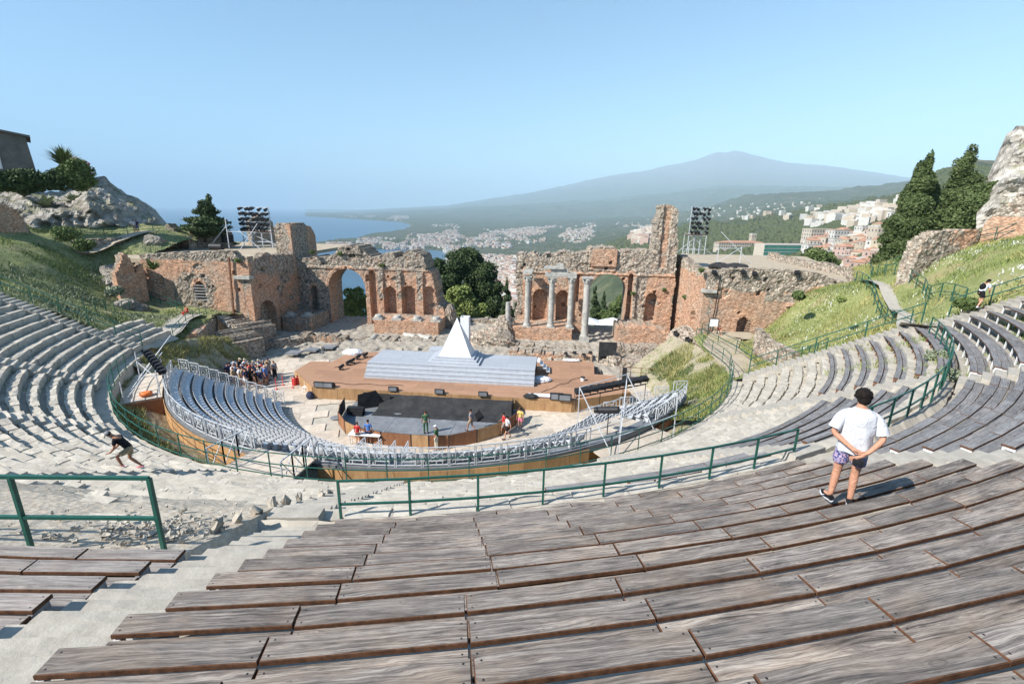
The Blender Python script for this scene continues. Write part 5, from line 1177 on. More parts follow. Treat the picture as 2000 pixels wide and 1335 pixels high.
def leaves(cent,rad,n,size,seed,shell=.55,flat=.6,asp=.6):
    r=np.random.default_rng(seed); cent=np.array(cent,float);rad=np.array(rad,float); w_=rad.prod(1)**.67; k=r.choice(len(cent),n,p=w_/w_.sum())
    d=r.normal(size=(n,3)); d/=np.linalg.norm(d,axis=1)[:,None]; q=r.random(n)**.5*(1-shell)+shell
    # clump: snap to sub-cluster directions for light/dark clumps
    cl=r.normal(size=(len(cent),26,3)); cl/=np.linalg.norm(cl,axis=2)[:,:,None]; cc=cl[k,r.integers(0,26,n)]
    dd=cc+r.normal(size=(n,3))*.27; dd/=np.linalg.norm(dd,axis=1)[:,None]; bump_=1+.14*np.sin(cc[:,0]*9+cc[:,2]*7)
    P=cent[k]+dd*rad[k]*(q*bump_)[:,None]
    nrm=dd*.6+r.normal(size=(n,3))*.55; nrm/=np.linalg.norm(nrm,axis=1)[:,None]
    a=np.cross(nrm,r.normal(size=(n,3))); a/=np.linalg.norm(a,axis=1)[:,None]; b=np.cross(nrm,a)
    s=size*r.uniform(.6,1.4,n)[:,None]
    V=np.stack([P-a*s,P-b*s*asp,P+a*s,P+b*s*asp],1).reshape(-1,3); return V,np.arange(n*4).reshape(-1,4)
def crownobj(root,cent,rad,n,size,seed,m,shell=.5,asp=.6):
    V,Fq=leaves(cent,rad,n,size,seed,shell,asp=asp); return place(npmesh('crown',V,Fq,MT[m]),'crown',root)
def tree(base,cent,rad,n,size,m,label,seed,trunk=.3,name='tree',cat='tree',group=None,limbs=5,asp=.6):
    base=Vector(base); root=empty(name,base,label,cat,group); c=np.mean(np.array(cent),0); mb=MB()
    top=Vector((base.x*.3+c[0]*.7,base.y*.3+c[1]*.7,c[2])); mb.tube([base-Vector((0,0,1)),base.lerp(top,.5)+Vector((random.uniform(-.2,.2),0,0)),top],[trunk,trunk*.75,trunk*.35],8)
    for i in range(min(limbs,len(cent))):
        e=Vector(cent[i]); s_=base.lerp(top,.45+.1*i/limbs); mb.tube([s_,s_.lerp(e,.5)+Vector((0,0,.2)),e],[trunk*.45,trunk*.3,trunk*.1],6)
    mb.build('trunk',MT['bark'],root); crownobj(root,cent,rad,n,size,seed,m,asp=asp); return root
def crown_px(lobes,d): # lobes: (px,py,rpx, depth offset) at distance d
    C_=[];R_=[]
    for px,py,r,dd in lobes:
        p=atd(px,py,d+dd); k=r*(d+dd)/F/math.cos(math.atan((px-1000)/F)); C_.append(tuple(p)); R_.append((k,k,k*.95))
    return C_,R_
c,r=crown_px([(885,520,30,2),(915,515,30,3),(945,535,28,2),(870,545,28,0),(905,550,36,3),(950,565,30,2),(965,590,22,1),(925,590,34,2),(880,575,30,2),(950,612,26,2),(855,520,16,1),(905,498,14,2),(968,560,14,1),(925,500,12,2),(978,618,12,1)],84)
tree((c[4][0],c[4][1],-8),c,r,60000,.2,'leaf_dark','broad dark green tree filling the gap in the scene wall',3,.5)
c,r=crown_px([(895,580,22,0),(875,600,20,-1),(915,600,24,0),(890,612,20,-1),(940,605,14,0),(860,590,14,0),(910,570,14,0)],78)
tree((c[0][0],c[0][1],-6),c,r,16000,.22,'leaf_light','lighter green tree in front of the dark one in the gap',4,.3)
def cypress(px,yt,yb,wpx,d,label,seed,m='leaf_cypress',n=9000,lean=0,rag=.25,size=.2,name='cypress_tree'):
    C_=[];R_=[];rr=random.Random(seed); N=14
    for i in range(N):
        f=(i+.5)/N; y=yt+(yb-yt)*f; wd=wpx*(.1+.9*min(1,f*1.15)**.95)*(1 if f<.88 else .8)*rr.uniform(1-rag,1+rag); p=atd(px+lean*(1-f)+rr.uniform(-.12,.12)*wpx,y,d+rr.uniform(-.5,.5)); k=wd/2*d/F; C_.append(tuple(p));R_.append((k,k,(yb-yt)/N*1.15*d/F))
    return tree((C_[-1][0],C_[-1][1],C_[-1][2]-(yb-yt)/N*.6*d/F),C_,R_,n,size,m,label,seed,.2,name,limbs=0,asp=.45)
cypress(990,545,625,26,76,'slim cypress at the right end of the gap, beside the broken wall',11,'leaf_dark',6000,size=.17)
cypress(1008,590,640,16,80,'low dark cypress half hidden by the broken wall end',12,'leaf_dark',2500,size=.17)
cypress(1163,560,632,22,98,'dark cypress seen through the tall arch, on its left',13,'leaf_dark',4000,size=.2); cypress(1180,570,612,15,150,'small distant cypress in the middle of the tall arch',14,'leaf_dark',2000,size=.28)
c,r=crown_px([(1205,600,14,0),(1195,615,12,0),(1172,612,10,2),(1183,622,8,0),(1212,585,10,2)],96); tree((c[0][0],c[0][1],-8),c,r,6000,.2,'leaf_mid','rounded tree seen through the tall arch, on its right',15,.2)
c,r=crown_px([(695,583,17,0),(683,598,16,0),(708,602,16,1),(690,612,17,0),(700,568,9,0),(682,572,9,0),(712,585,10,0)],80); tree((c[0][0],c[0][1],-6),c,r,9000,.19,'leaf_light','yellow-green bush seen through the left arch',16,.2,'bush','bush')
cypress(404,384,458,54,84,'ragged dark conifer standing alone left of the lighting tower',17,'leaf_dark',9000,rag=.45,size=.2,name='conifer')
cypress(1766,316,548,84,66,'tallest broad cypress of the right hand group',21,n=90000,lean=44,size=.15,rag=.12); cypress(1830,352,470,46,70,'cypress directly behind the tallest one',22,n=34000,lean=-4,size=.14); cypress(1884,296,448,74,72,'spiky cypress with thin top, right of the tallest',23,n=34000,lean=6,rag=.5,size=.14)
c,r=crown_px([(1935,392,17,0),(1912,408,20,0),(1950,402,14,0),(1890,428,18,0),(1925,425,20,0),(1960,380,7,0),(1872,420,14,0),(1852,436,15,0),(1845,455,13,0),(1900,440,16,0),(1920,378,10,0),(1943,372,8,0)],66); tree((c[4][0],c[4][1],12),c,r,60000,.14,'leaf_cypress','spreading dark cedar under the crag on the right',24,.3)
c,r=crown_px([(1590,505,16,0),(1606,510,14,2),(1575,512,10,0),(1618,512,12,2)],100); tree((c[0][0],c[0][1],-4),c,r,6000,.24,'leaf_mid','rounded umbrella pine below the town, beyond the right terrace',25,.25)
c,r=crown_px([(1740,540,12,0),(1725,548,10,0),(1755,548,10,0),(1762,520,12,0)],62); tree((c[0][0],c[0][1],9.5),c,r,5000,.18,'leaf_mid','low bushy growth at the foot of the tallest cypress',26,.12,'bush','bush')
# upper left: hedge, shrubs, agaves, cottage
def hedge(pts,rad,d,n,m,label,seed,name='hedge',cat='hedge',size=.16):
    c,r=crown_px([(x,y,rr,dd) for x,y,rr,dd in pts],d); root=empty(name,c[0],label,cat); crownobj(root,c,r,n,size,seed,m); MB().tube([Vector(c[0])-Vector((0,0,r[0][0])),Vector(c[0])],.1,6).build('stem',MT['bark'],root); return root
hedge([(x,353+random.uniform(-3,3),random.uniform(8,12),0) for x in range(-30,130,11)],1,82,14000,'leaf_dark','dark clipped hedge along the top of the rock on the left',31)
hedge([(150,328,10,0),(163,336,9,0),(140,342,11,0),(155,350,12,0),(167,350,9,0),(130,347,8,0)],1,82,9000,'leaf_mid','oleander bush with pinkish flowers at the end of the hedge',32,'flowering_bush','bush')
V,Fq=leaves(*crown_px([(156,326,9,-.6),(164,332,7,-.6),(146,334,7,-.6)],96.5),600,.16,33,.85); o=place(npmesh('flowers',V,Fq,MT['petal_pink']),'flowers',bpy.data.objects['flowering_bush'],kind='stuff')
def spiky(p,n,L,m,label,name='agave',cat='plant',wd=.12,up_=.7,seed=1):
    rr=random.Random(seed); p=Vector(p); mb=MB()
    for i in range(n):
        a=rr.uniform(0,2*PI);e=rr.uniform(.25,1.2)*up_; l=L*rr.uniform(.7,1.1); d=Vector((math.cos(a)*math.cos(e),math.sin(a)*math.cos(e),math.sin(e))); s=Vector((-math.sin(a),math.cos(a),0))*wd
        q=p+d*l*.55+Vector((0,0,.1*l)); t=p+d*l
        mb.add([p-s*.5,p+s*.5,q+s*.7,t,q-s*.7],[(0,1,2,4),(4,2,3)])
    return mb.build(name,MT[m],None,label=label,cat=cat)
spiky(atd(127,326,98),260,3.0,'leaf_mid','feathery palm crown above the hedge on the left','palm','palm',.12,1.3,3)
for i,(x,y,d,L,lab,m) in enumerate(((92,408,89,2.2,'large agave on the slope below the hedge, left of two','leaf_grey'),(150,400,91,2.0,'agave on the pale rock, right of two','leaf_grey'),(48,384,90,1.6,'small dark shrub at the foot of the rock face','leaf_dark'),(300,527,56,1.2,'green fern growing from the brick facade of the left wing','leaf_mid'))): spiky(atd(x,y,d),60,L,m,lab,'agave' if i<2 else 'shrub','plant',.3 if i<2 else .12,1.0,40+i)
def shrub(p,r,n,m,label,seed,size=.08,name='shrub'):
    root=empty(name,p,label,'plant'); crownobj(root,[tuple(Vector(p)+Vector((random.uniform(-r,r)*.5,random.uniform(-r,r)*.5,r*.5))) for _ in range(4)],[(r*.6,r*.6,r*.5)]*4,n,size,seed,m); MB().tube([Vector(p)-Vector((0,0,.2)),Vector(p)+Vector((0,0,r*.5))],.03,5).build('stem',MT['bark'],root); return root
def gz(f,x,y): return float(f(np.array(float(x)),np.array(float(y))))
for i,(x,y,d,r,m,lab) in enumerate(((140,472,73,1.7,'leaf_mid','dark round shrub on the edge of the left grass slope'),(172,490,69,1.3,'leaf_mid','low green shrub hanging over the left slope edge'),(225,578,54,.8,'leaf_grey','grey green shrub beside the left retaining wall'),(1562,585,49,.75,'leaf_mid','leafy shrub growing out of the right wing facade'),(1885,785/1.3,36,.6,'leaf_mid','small shrub near the woman on the right'),(1925,470,56,.9,'leaf_mid','shrub against the brick wall at the upper right'),(1640,588,43.5,.35,'leaf_light','low bush in the middle of the right grass bank'),(1985,495,52,.9,'leaf_grey','grey bush at the right end of the upper bank'))): shrub(atd(x,y,d),r,1400,m,lab,60+i,.12)
for i,(x,y,lab) in enumerate(((1835,708,'grey scrub clump below the curved railing, upper of two'),(1850,745,'grey scrub clump below the curved railing, lower of two'),(1822,650,'scrub clump at the top end of the curved railing'))): p=atz(x,y,9.15); shrub(p,.55,900,'leaf_grey',lab,80+i,.06)
# wall plants
for i,(x,y,v) in enumerate(((1309,528,17.5),(1322,520,16),(1296,568,19.4),(1337,582,14),(1237,575,19.4))): shrub(atv(x,y,v) if x<1300 else atu(x,y,UR-.1),.35,300,'leaf_mid','%s green tuft growing on the lit masonry near the right tower'%ORD[i],90+i,.09,'wall_plant')
for i,(x,y,v) in enumerate(((1370,531,9.9),(664,498,19.3),(610,495,19),(746,521,19.3),(465,512,9.8))): shrub(atv(x,y,v),.4,300,'leaf_mid',['tuft on top of the right wing beside the drainpipe','tuft on the left attic block','tuft by the left broken tower','tuft above the left niches','tuft in the broken corner of the left wing'][i],190+i,.09,'wall_plant')
# grass (stuff)
def grass(name,n,fn,z,h,w_,m,seed,spread=.5):
    r=np.random.default_rng(seed); P=fn(r,n); P=P[~np.isnan(P[:,2])]; n=len(P); a=r.uniform(0,2*PI,n); hh=h*r.uniform(.4,1.3,n); dx=np.cos(a)*w_;dy=np.sin(a)*w_
    tip=P+np.stack([r.normal(0,1,n)*hh*spread,r.normal(0,1,n)*hh*spread,hh],-1)
    V=np.stack([P-np.stack([dx,dy,0*dx+.05],-1),P+np.stack([dx,dy,0*dx-.05],-1),tip],1).reshape(-1,3)
    return place(npmesh(name,V,np.arange(n*3).reshape(-1,3),MT[m]),name,kind='stuff')
def onbank(f,poly,x0,x1,y0,y1,thr,seed,sc=.25):
    def g(r,n):
        x=r.uniform(x0,x1,n*3);y=r.uniform(y0,y1,n*3); k=inpoly(x,y,poly)&(fbm(x*sc,y*sc,4,seed)>thr); x=x[k][:n];y=y[k][:n]; return np.stack([x,y,f(x,y)],-1)
    return g
grass('grass',42000,onbank(fR,polyR,24,62,-16,24,-.15,3),0,.26,.025,'leaf_light',1); grass('grass',14000,onbank(fR,polyR,24,58,-16,20,.0,13),0,.24,.03,'leaf_mid',2); grass('wild_flowers',2600,onbank(fR,polyR,28,50,-14,16,.2,23),0,.16,.05,'petal_white',3)
def onbank2(r,n):
    P=onbank(fR,polyR,28,50,-14,16,.12,23)(r,n); P[:,2]+=.3; return P
grass('dry_grass',12000,onbank(fR,polyR,24,50,-12,20,.1,33),0,.35,.035,'leaf_yellow',4)
grass('grass',14000,onbank(fL,polyL,-60,-24,-14,30,.0,5),0,.24,.04,'leaf_mid',5); grass('grass',16000,onbank(fL,polyL,-60,-24,-14,20,.05,15),0,.22,.04,'leaf_light',6); grass('grey_scrub',14000,onbank(fL,polyL,-60,-26,-12,24,.02,25),0,.25,.06,'leaf_grey',7)
def ring_(t0,t1,r0,r1,zf,thr=-.1,sd=3):
    def g(r,n):
        t=r.uniform(t0,t1,n);q=r.uniform(r0,r1,n); x=q*np.sin(np.radians(t));y=-q*np.cos(np.radians(t)); z=zf(t,q); z=np.where(fbm(x*.6,y*.6,3,sd)>thr,z,np.nan); return np.stack([x,y,z],-1)
    return g
dz_=lambda t,q: 2.2+1.6*(q-19.8)/3.13
grass('ditch_weeds',6000,ring_(-60,52,21.7,22.9,dz_,-.1),0,.28,.03,'leaf_mid',8); grass('ditch_weeds',7000,ring_(-60,52,21.6,22.9,dz_,.0,7),0,.3,.03,'leaf_yellow',9)
zr_=lambda t,q:(np.interp(t,[54,62,75,112],[2.4,1.6,.4,-.3])+(np.interp(t,[54,72,85,112],[4,4.1,3.7,3.3])-np.interp(t,[54,62,75,112],[2.4,1.6,.4,-.3]))*np.clip((q-18.2)/4.75,0,1)**.8)
grass('slope_weeds',9000,ring_(54,105,19.0,22.9,zr_,-.05,9),0,.3,.035,'leaf_mid',10); grass('slope_weeds',16000,ring_(54,92,19.3,22.9,zr_,-.0,19),0,.32,.03,'leaf_light',11); grass('slope_weeds',9000,ring_(54,105,19.3,22.9,zr_,-.1,21),0,.35,.03,'leaf_yellow',16)
zlr=lambda t,q: zlow(q)+.02+.0*t
grass('mound_weeds',7000,ring_(-97,-64,20.8,23.4,lambda t,q:np.interp(t,[-97,-88,-80,-70,-62],[-.2,.2,1.2,2.2,2.4])+(np.interp(t,[-97,-90,-85,-72,-62],[2.6,3.4,3.7,4.2,4.3])-np.interp(t,[-97,-88,-80,-70,-62],[-.2,.2,1.2,2.2,2.4]))*np.clip((q-20.4)/2.6,0,1)**.8,-.1,91),0,.35,.03,'leaf_yellow',15)
grass('step_weeds',2600,ring_(52,69,27.6,31.8,zlr,.1,29),0,.25,.025,'leaf_light',12); grass('step_weeds',2600,ring_(-70,68,23.8,30,lambda t,q:zlow(q)+.0,.28,39),0,.18,.02,'leaf_mid',13)
zur=lambda t,q: zup(q)-.5
grass('step_weeds',7000,ring_(51,69,32.5,38,zur,.0,49),0,.35,.03,'leaf_light',14)
# pebbles and broken stone on the worn slope
r=np.random.default_rng(5); PB=[block_mesh('pebble',MT['stone_block'],.2) for _ in range(3)]
vs=[];fs=[]; bv=np.array([v.co[:] for v in PB[0].vertices]); bf=[tuple(p.vertices) for p in PB[0].polygons]
VV=[];F4=[];F3=[];n_=0; mbp=MB()
for i in range(260):
    if i<110: t=r.uniform(-24,6.5);q=r.uniform(30.8,34.5); s=r.uniform(.012,.035)
    else: t=r.normal(4.6,1.2);q=r.normal(33.0,.45); s=r.uniform(.015,.055)
    if not (30.7<q<34.5 and t<7.2): continue
    p=pol(q,t,zsoil(q)+.01); rt3=Matrix.Rotation(r.uniform(0,6),3,'Z')@Matrix.Rotation(r.uniform(-1,1),3,'X')
    m0=rt3@Matrix.Diagonal((s*r.uniform(.8,1.8),s,s*.7)); mbp.add([m0@Vector(v)*1.6+p for v in bv],bf)
mbp.build('rubble_stones',MT['stone_block'],kind='stuff')
# upright broken stones along the left of the foreground stair
for i in range(9):
    q=28.6+.55*i; p=pol(q,7.0-.05*i,(zsoil(q) if q>29.6 else zlow(q)+.2)+.04); place(block_mesh('broken_stone',MT['stone_block'],.18),'broken_stone',None,p,(random.uniform(-.5,.5),random.uniform(-.6,.6),random.uniform(0,3)),(.15,.1,.2),label=f'jagged upright stone beside the foreground stairway, {ORD[8-i]} from the thick green railing',cat='stone',group='jagged stones along the stairway')
# ---------------------------------------------------------------- houses, walls
def hit(px,py):
    q=ray(px,py); a=math.atan2(q[0],q[1]); i=int(np.clip(np.searchsorted(AZ,a),1,len(AZ)-1)); col=HZ[:,i]; z=CZ+q[2]*RR/math.hypot(q[0],q[1])
    k=np.argmax(z<col) if (z<col).any() else -1
    if k<1: return None
    r=RR[k]; p=np.array([r*math.sin(a),r*math.cos(a)]); t=c2t((p[0],p[1],float(col[k]))); return t,r
def wallmat(name,c):
    m=mat(name,.85,spec=.15); n=NT(m); v=n.pos(); a=n.noise(v,.3,4); n.col(n.mix(n.mr(a,.4,.65,0,.35),c,tuple(x*.75 for x in c))); MT[name]=m
for i,c in enumerate(((.46,.39,.31),(.48,.42,.35),(.42,.31,.26),(.55,.53,.49),(.43,.38,.28),(.38,.27,.23),(.36,.34,.3))): wallmat('render%d'%i,c)
WC=['cream','pale sand','pink','white','ochre','rose','grey']
noisy('roof_tile',(.32,.16,.1),(.46,.27,.18),.8,.85,.3,.05,(.4,.22,.15)); m=mat('window_dark',.3,(.05,.055,.06),spec=.5); MT['window_dark']=m
def house(p,w_,d_,h,rz,ci,roof,label,cat='house',name='house',floors=None,group=None,big=False):
    root=empty(name,p,label,cat,group); q=Matrix.Rotation(rz,3,'Z'); P=Vector(p); L=lambda x,y,z:P+q@Vector((x,y,z))
    mb=MB().box(L(0,0,h/2-3),(w_,d_,h+6),rz); mb.build('wall',MT['render%d'%ci],root)
    if roof=='hip':
        e=.4; vs=[L(-w_/2-e,-d_/2-e,h),L(w_/2+e,-d_/2-e,h),L(w_/2+e,d_/2+e,h),L(-w_/2-e,d_/2+e,h),L(-w_/4,0,h+d_*.2),L(w_/4,0,h+d_*.2)]
        MB().add(vs,[(0,1,5,4),(1,2,5),(2,3,4,5),(3,0,4),(3,2,1,0)]).build('roof',MT['roof_tile'],root)
    elif roof=='gable':
        e=.4; vs=[L(-w_/2-e,-d_/2-e,h),L(w_/2+e,-d_/2-e,h),L(w_/2+e,d_/2+e,h),L(-w_/2-e,d_/2+e,h),L(-w_/2,0,h+d_*.22),L(w_/2,0,h+d_*.22)]
        MB().add(vs,[(0,1,5,4),(1,2,5),(2,3,4,5),(3,0,4),(3,2,1,0)]).build('roof',MT['roof_tile'],root)
    else:
        MB().box(L(0,0,h+.4),(w_+.3,d_+.3,.8),rz).build('parapet',MT['render%d'%((ci+3)%7)],root)
    mb=MB(); fl=floors or max(1,int(h/3.2)); nw=max(2,int(w_/2.8))
    for f in range(fl):
        for i in range(nw):
            x=-w_/2+w_*(i+.5)/nw; z=h*(f+.55)/fl
            for s in (-1,1): mb.box(L(x,s*(d_/2+.03),z),(1.1,.12,1.7),rz)
        for i in range(max(1,int(d_/3.5))):
            y=-d_/2+d_*(i+.5)/max(1,int(d_/3.5))
            for s in (-1,1): mb.box(L(s*(w_/2+.03),y,h*(f+.55)/fl),(.12,1.1,1.7),rz)
    o=mb.build('windows',MT['window_dark'],root); o['kind']='stuff'; return root
cr_=random.Random(11); occ=[]
def town(n,region,wr,hr,gname,where,seedlab):
    k=0;t=0
    while k<n and t<4000:
        t+=1; px=cr_.uniform(*region[0]); py=cr_.uniform(*region[1])
        if not region[2](px,py): continue
        h_=hit(px,py)
        if not h_: continue
        p,r=h_; s=F/r*(wr[0]+wr[1])/2
        if any(abs(px-a)<s*.62 and abs(py-b)<s*.36 for a,b in occ): continue
        occ.append((px,py)); ci=cr_.choice([0,0,1,1,2,3,3,3,4,5,6]); rf=cr_.choice(['hip','gable','flat','flat'])
        fl=cr_.randint(1,3); wd=cr_.uniform(*wr)
        yield px,py,p,r,ci,rf,fl,wd; k+=1
reg=((1440,1752),(447,540),lambda x,y: y>478-(x-1560)*.16 and y<505+(x-1560)*.2 and not(1490<x<1580 and y<512) and x>1555 or (x>1590 and 452<y<540 and y>520-(x-1560)*.35))
HS=list(town(110,reg,(8,13),(6,12),'g','w','s'))
HS.sort(key=lambda q:(round(q[1]/9),q[0]))
rowi={}
for px,py,p,r,ci,rf,fl,wd in HS:
    a=round(py/9); rowi.setdefault(a,[]).append(px)
rk=sorted(rowi)
for px,py,p,r,ci,rf,fl,wd in HS:
    a=round(py/9); i=sorted(rowi[a]).index(px); 
    house(p+Vector((0,0,-1)),wd,cr_.uniform(8,12),fl*3.1,cr_.uniform(-.5,.5)+R(25),ci,rf,f'{WC[ci]} town house, {ORD[i] if i<20 else "last"} from left in {ORD[rk.index(a)]} street from the top',group='houses of the hillside town')
def special():
    p,_=hit(1445,486); house(p,60,12,7,R(10),1,'hip','long cream convent with arched ground floor below the ridge','convent',floors=2)
    p,_=hit(1468,478); house(p,6,6,13,R(10),0,'flat','square bell tower with open belfry above the convent','tower','bell_tower',floors=2)
    p,_=hit(1598,470); house(p,30,14,11,R(12),1,'flat','large plain cream block at the left end of the town','building','apartment_block')
    p,_=hit(1632,473); house(p,16,12,11,R(12),3,'flat','white block with roof terrace right of the large cream block','building','apartment_block')
    p,_=hit(1732,460); house(p,5,5,21,R(5),3,'flat','slim white bell tower rising over the town','tower','bell_tower',floors=4)
    p,_=hit(1722,475); house(p,20,12,13,R(5),0,'flat','tall ochre church front below the slim bell tower','church','church',floors=2)
    p,_=hit(1655,500); house(p,20,12,8,R(20),2,'hip','big pink villa with hipped roof in the middle of the town','villa','villa')
    p,_=hit(1742,520); house(p,12,10,13,R(25),1,'flat','tall sand coloured house half behind the big cypress','house',floors=5)
    p,_=hit(1530,500); root=empty('scaffolded_building',p,'curved building wrapped in green scaffold netting','building'); noisy('green_net',(.03,.16,.12),(.08,.27,.2),.4,.8,.2,.02)
    q=Matrix.Rotation(R(12),3,'Z')
    MB().box(p+Vector((0,0,2)),(52,16,18),R(12)).build('wall',MT['render1'],root)
    for k in range(5): MB().box(p+q@Vector((0,-8.5,-4+k*3.2)),(53,.3,2.5),R(12)).build('netting',MT['green_net'],root); MB().box(p+q@Vector((0,-8.7,-2.5+k*3.2)),(53.4,.5,.35),R(12)).build('scaffold_deck',MT['alu'],root)
    MB().lathe(p+q@Vector((26,0,-8)),[(8.5,0),(8.5,17.5)],20).build('round_end',MT['green_net'],root)
special()
# distant settlements: small boxes nobody could count
def specks(name,n,regs,s0,s1,mi,seed,thr=.0,ns=.02):
    r=np.random.default_rng(seed); V=[];Fq=[];MI=[];k=0;tries=0
    while k<n and tries<n*8:
        tries+=1; x0,x1,y0,y1,f=regs[r.integers(len(regs))]; px=r.uniform(x0,x1);py=r.uniform(y0,y1)
        if not f(px,py): continue
        if float(fbm(np.array(px*ns),np.array(py*ns*3.2),3,seed))<thr: continue
        h_=hit(px,py)
        if not h_: continue
        p,d=h_
        if p.z<SEAZ+1.5: continue
        w_,dd,hh=r.uniform(s0,s1),r.uniform(s0,s1)*.8,r.uniform(6,13); a=r.uniform(0,3); c,s=math.cos(a),math.sin(a)
        for x,y,z in ((-1,-1,-1),(1,-1,-1),(1,1,-1),(-1,1,-1),(-1,-1,1),(1,-1,1),(1,1,1),(-1,1,1)): V.append((p.x+(x*w_*c-y*dd*s)/2,p.y+(x*w_*s+y*dd*c)/2,p.z+(hh if z>0 else -8)))
        b=k*8; Fq+=[(b,b+1,b+5,b+4),(b+1,b+2,b+6,b+5),(b+2,b+3,b+7,b+6),(b+3,b,b+4,b+7),(b+4,b+5,b+6,b+7)]; q=r.choice(mi); MI+=[q]*4+[q if r.random()<.5 else 4]; k+=1
    return place(npmesh(name,V,Fq,[MT['render3'],MT['render1'],MT['render2'],MT['render0'],MT['roof_tile']],False,MI),name,kind='stuff')
T_=lambda x,y:True
specks('coast_town',3400,[(862,1012,480,600,lambda x,y: y<480+(x-862)*1.0+18 and y>470+(x-862)*.45),(700,1000,466,486,T_),(700,900,474,487,T_),(640,760,476,484,T_),(940,1010,500,600,T_)],13,26,[0,0,1,2,3],3,-.1,.05)
specks('plain_villages',2600,[(880,1290,446,476,T_),(760,1290,436,462,T_),(990,1290,440,452,T_),(1000,1300,452,458,T_),(660,800,421,428,T_),(820,1000,452,470,T_)],14,34,[0,1,1,2],5,.12,.03)
specks('hillside_houses',260,[(1580,1780,392,446,lambda x,y:y>400-(x-1700)*.25),(1250,1600,380,432,lambda x,y:abs(y-(450-(x-1250)*.1))<26)],9,16,[0,0,1,3],7,-.05,.05)
# scattered woodland on the hills
def woods(name,n,regs,s,seed,m,thr=-.2):
    r=np.random.default_rng(seed); V=[];Fq=[];k=0;t=0
    oct_=np.array([(1,0,0),(0,1,0),(-1,0,0),(0,-1,0),(0,0,1.1),(.7,.7,.45),(-.7,.7,.45),(-.7,-.7,.45),(.7,-.7,.45)])
    fc=[(0,5,8),(5,1,4),(5,4,8),(1,6,4),(1,5,0),(1,2,6),(6,2,7),(6,7,4),(2,3,7),(7,3,8),(7,8,4),(3,0,8)]
    while k<n and t<n*6:
        t+=1; x0,x1,y0,y1=regs[r.integers(len(regs))]; px=r.uniform(x0,x1);py=r.uniform(y0,y1)
        if float(fbm(np.array(px*.03),np.array(py*.09),3,seed))<thr: continue
        h_=hit(px,py)
        if not h_: continue
        p,d=h_
        if d<120 or p.z<SEAZ+2 or d>5200: continue
        q=s*r.uniform(.6,1.4)*(d/900)**.35; v=oct_*q*(1+r.uniform(-.25,.25,(9,3)))+np.array([p.x,p.y,p.z-.2*q]); V.append(v); Fq+=[tuple(k*9+i for i in f) for f in fc]; k+=1
    return place(npmesh(name,np.concatenate(V),Fq,MT[m],True),name,kind='stuff')
woods('hillside_trees',5200,[(1000,1780,405,520),(1200,1780,425,470),(1560,1780,380,450),(1780,1960,330,420)],4.2,5,'leaf_far',-.25)
woods('hillside_scrub',3000,[(1000,1780,405,520),(1150,1500,440,500),(1560,1780,380,450),(1780,1960,330,420)],3.0,6,'leaf_far',-.1)
woods('valley_trees',2600,[(880,1300,446,520),(1000,1150,500,600),(1400,1760,460,540),(640,860,470,486)],4.5,7,'leaf_far',-.05)
# cottage at upper left
p=atd(-2,334,100); cot=empty('cottage',p,'dark grey stone cottage with one white framed window at the upper left edge','cottage'); noisy('grey_render',(.1,.095,.088),(.17,.16,.15),.9,.9,.4,.03)
q=Matrix.Rotation(R(50),3,'Z'); L=lambda x,y,z:p+q@Vector((x*1.2,y,z*1.05))
wd=[L(-9,-2,-1.5),L(3.2,-2,-1.5),L(3.2,6,-1.5),L(-9,6,-1.5),L(-9,-2,6.6),L(2.9,-2,4.4),L(2.9,6,4.4),L(-9,6,6.6)]
MB().add(wd,[(0,1,5,4),(1,2,6,5),(2,3,7,6),(3,0,4,7),(4,5,6,7),(3,2,1,0)]).build('wall',MT['grey_render'],cot)
MB().add([L(-9.3,-2.5,6.65),L(3.3,-2.5,4.35),L(3.3,6.4,4.35),L(-9.3,6.4,6.65),L(-9.3,-2.5,6.9),L(3.3,-2.5,4.6),L(3.3,6.4,4.6),L(-9.3,6.4,6.9)],[(0,1,5,4),(1,2,6,5),(2,3,7,6),(3,0,4,7),(4,5,6,7),(3,2,1,0)]).build('roof',MT['grey_render'],cot)
wn=MB().bar(L(.3,-2.1,.2),L(.3,-2.1,2.4),.2).bar(L(-1.3,-2.1,.2),L(-1.3,-2.1,2.4),.2).bar(L(-1.3,-2.1,2.4),L(.3,-2.1,2.4),.2).build('window_frame',MT['white_paint'],cot)
MB().add([L(-1.3,-2.06,.2),L(.3,-2.06,.2),L(.3,-2.06,2.4),L(-1.3,-2.06,2.4)],[(0,1,2,3)]).build('window_pane',MT['window_dark'],cot)
# brick walls at the upper left and upper right
def pxwall(name,a,b,da,db,top,bot,label,T=1.2,base=.2,seed=1,res=.18,edge=.25,m='ruin',niches=()):
    A_=atd(a[0],bot[0],da);B_=atd(b[0],bot[1],db); d=(B_-A_).xy; L_=d.length; prof=[]
    for x,y in top: 
        f=(x-a[0])/(b[0]-a[0]); D_=da+(db-da)*f; prof.append((L_*f,atd(x,y,D_).z))
    z0=min(A_.z,B_.z)-1.2
    return relief(name,tuple(A_.xy),tuple(d),L_,z0,max(z for _,z in prof)+.5,T=T,res=res,top=prof,base=base,seed=seed,edge=edge,m=m,label=label,cat='wall',niches=niches)
pxwall('brick_wall',(-60,0),(58,0),74,78,[(-60,388),(0,392),(20,396),(42,408),(52,425),(58,446)],(456,454),'dark brick wall stub at the left edge above the grass slope',base=.3,seed=81,m='ruin_left')
pxwall('brick_wall',(1778,0),(1914,0),50,55,[(1778,525),(1784,480),(1796,462),(1812,452),(1860,449),(1914,451)],(552,462),'rubble and brick wall above the grass bank, behind the railing',base=.62,seed=82,edge=.3,res=.14)
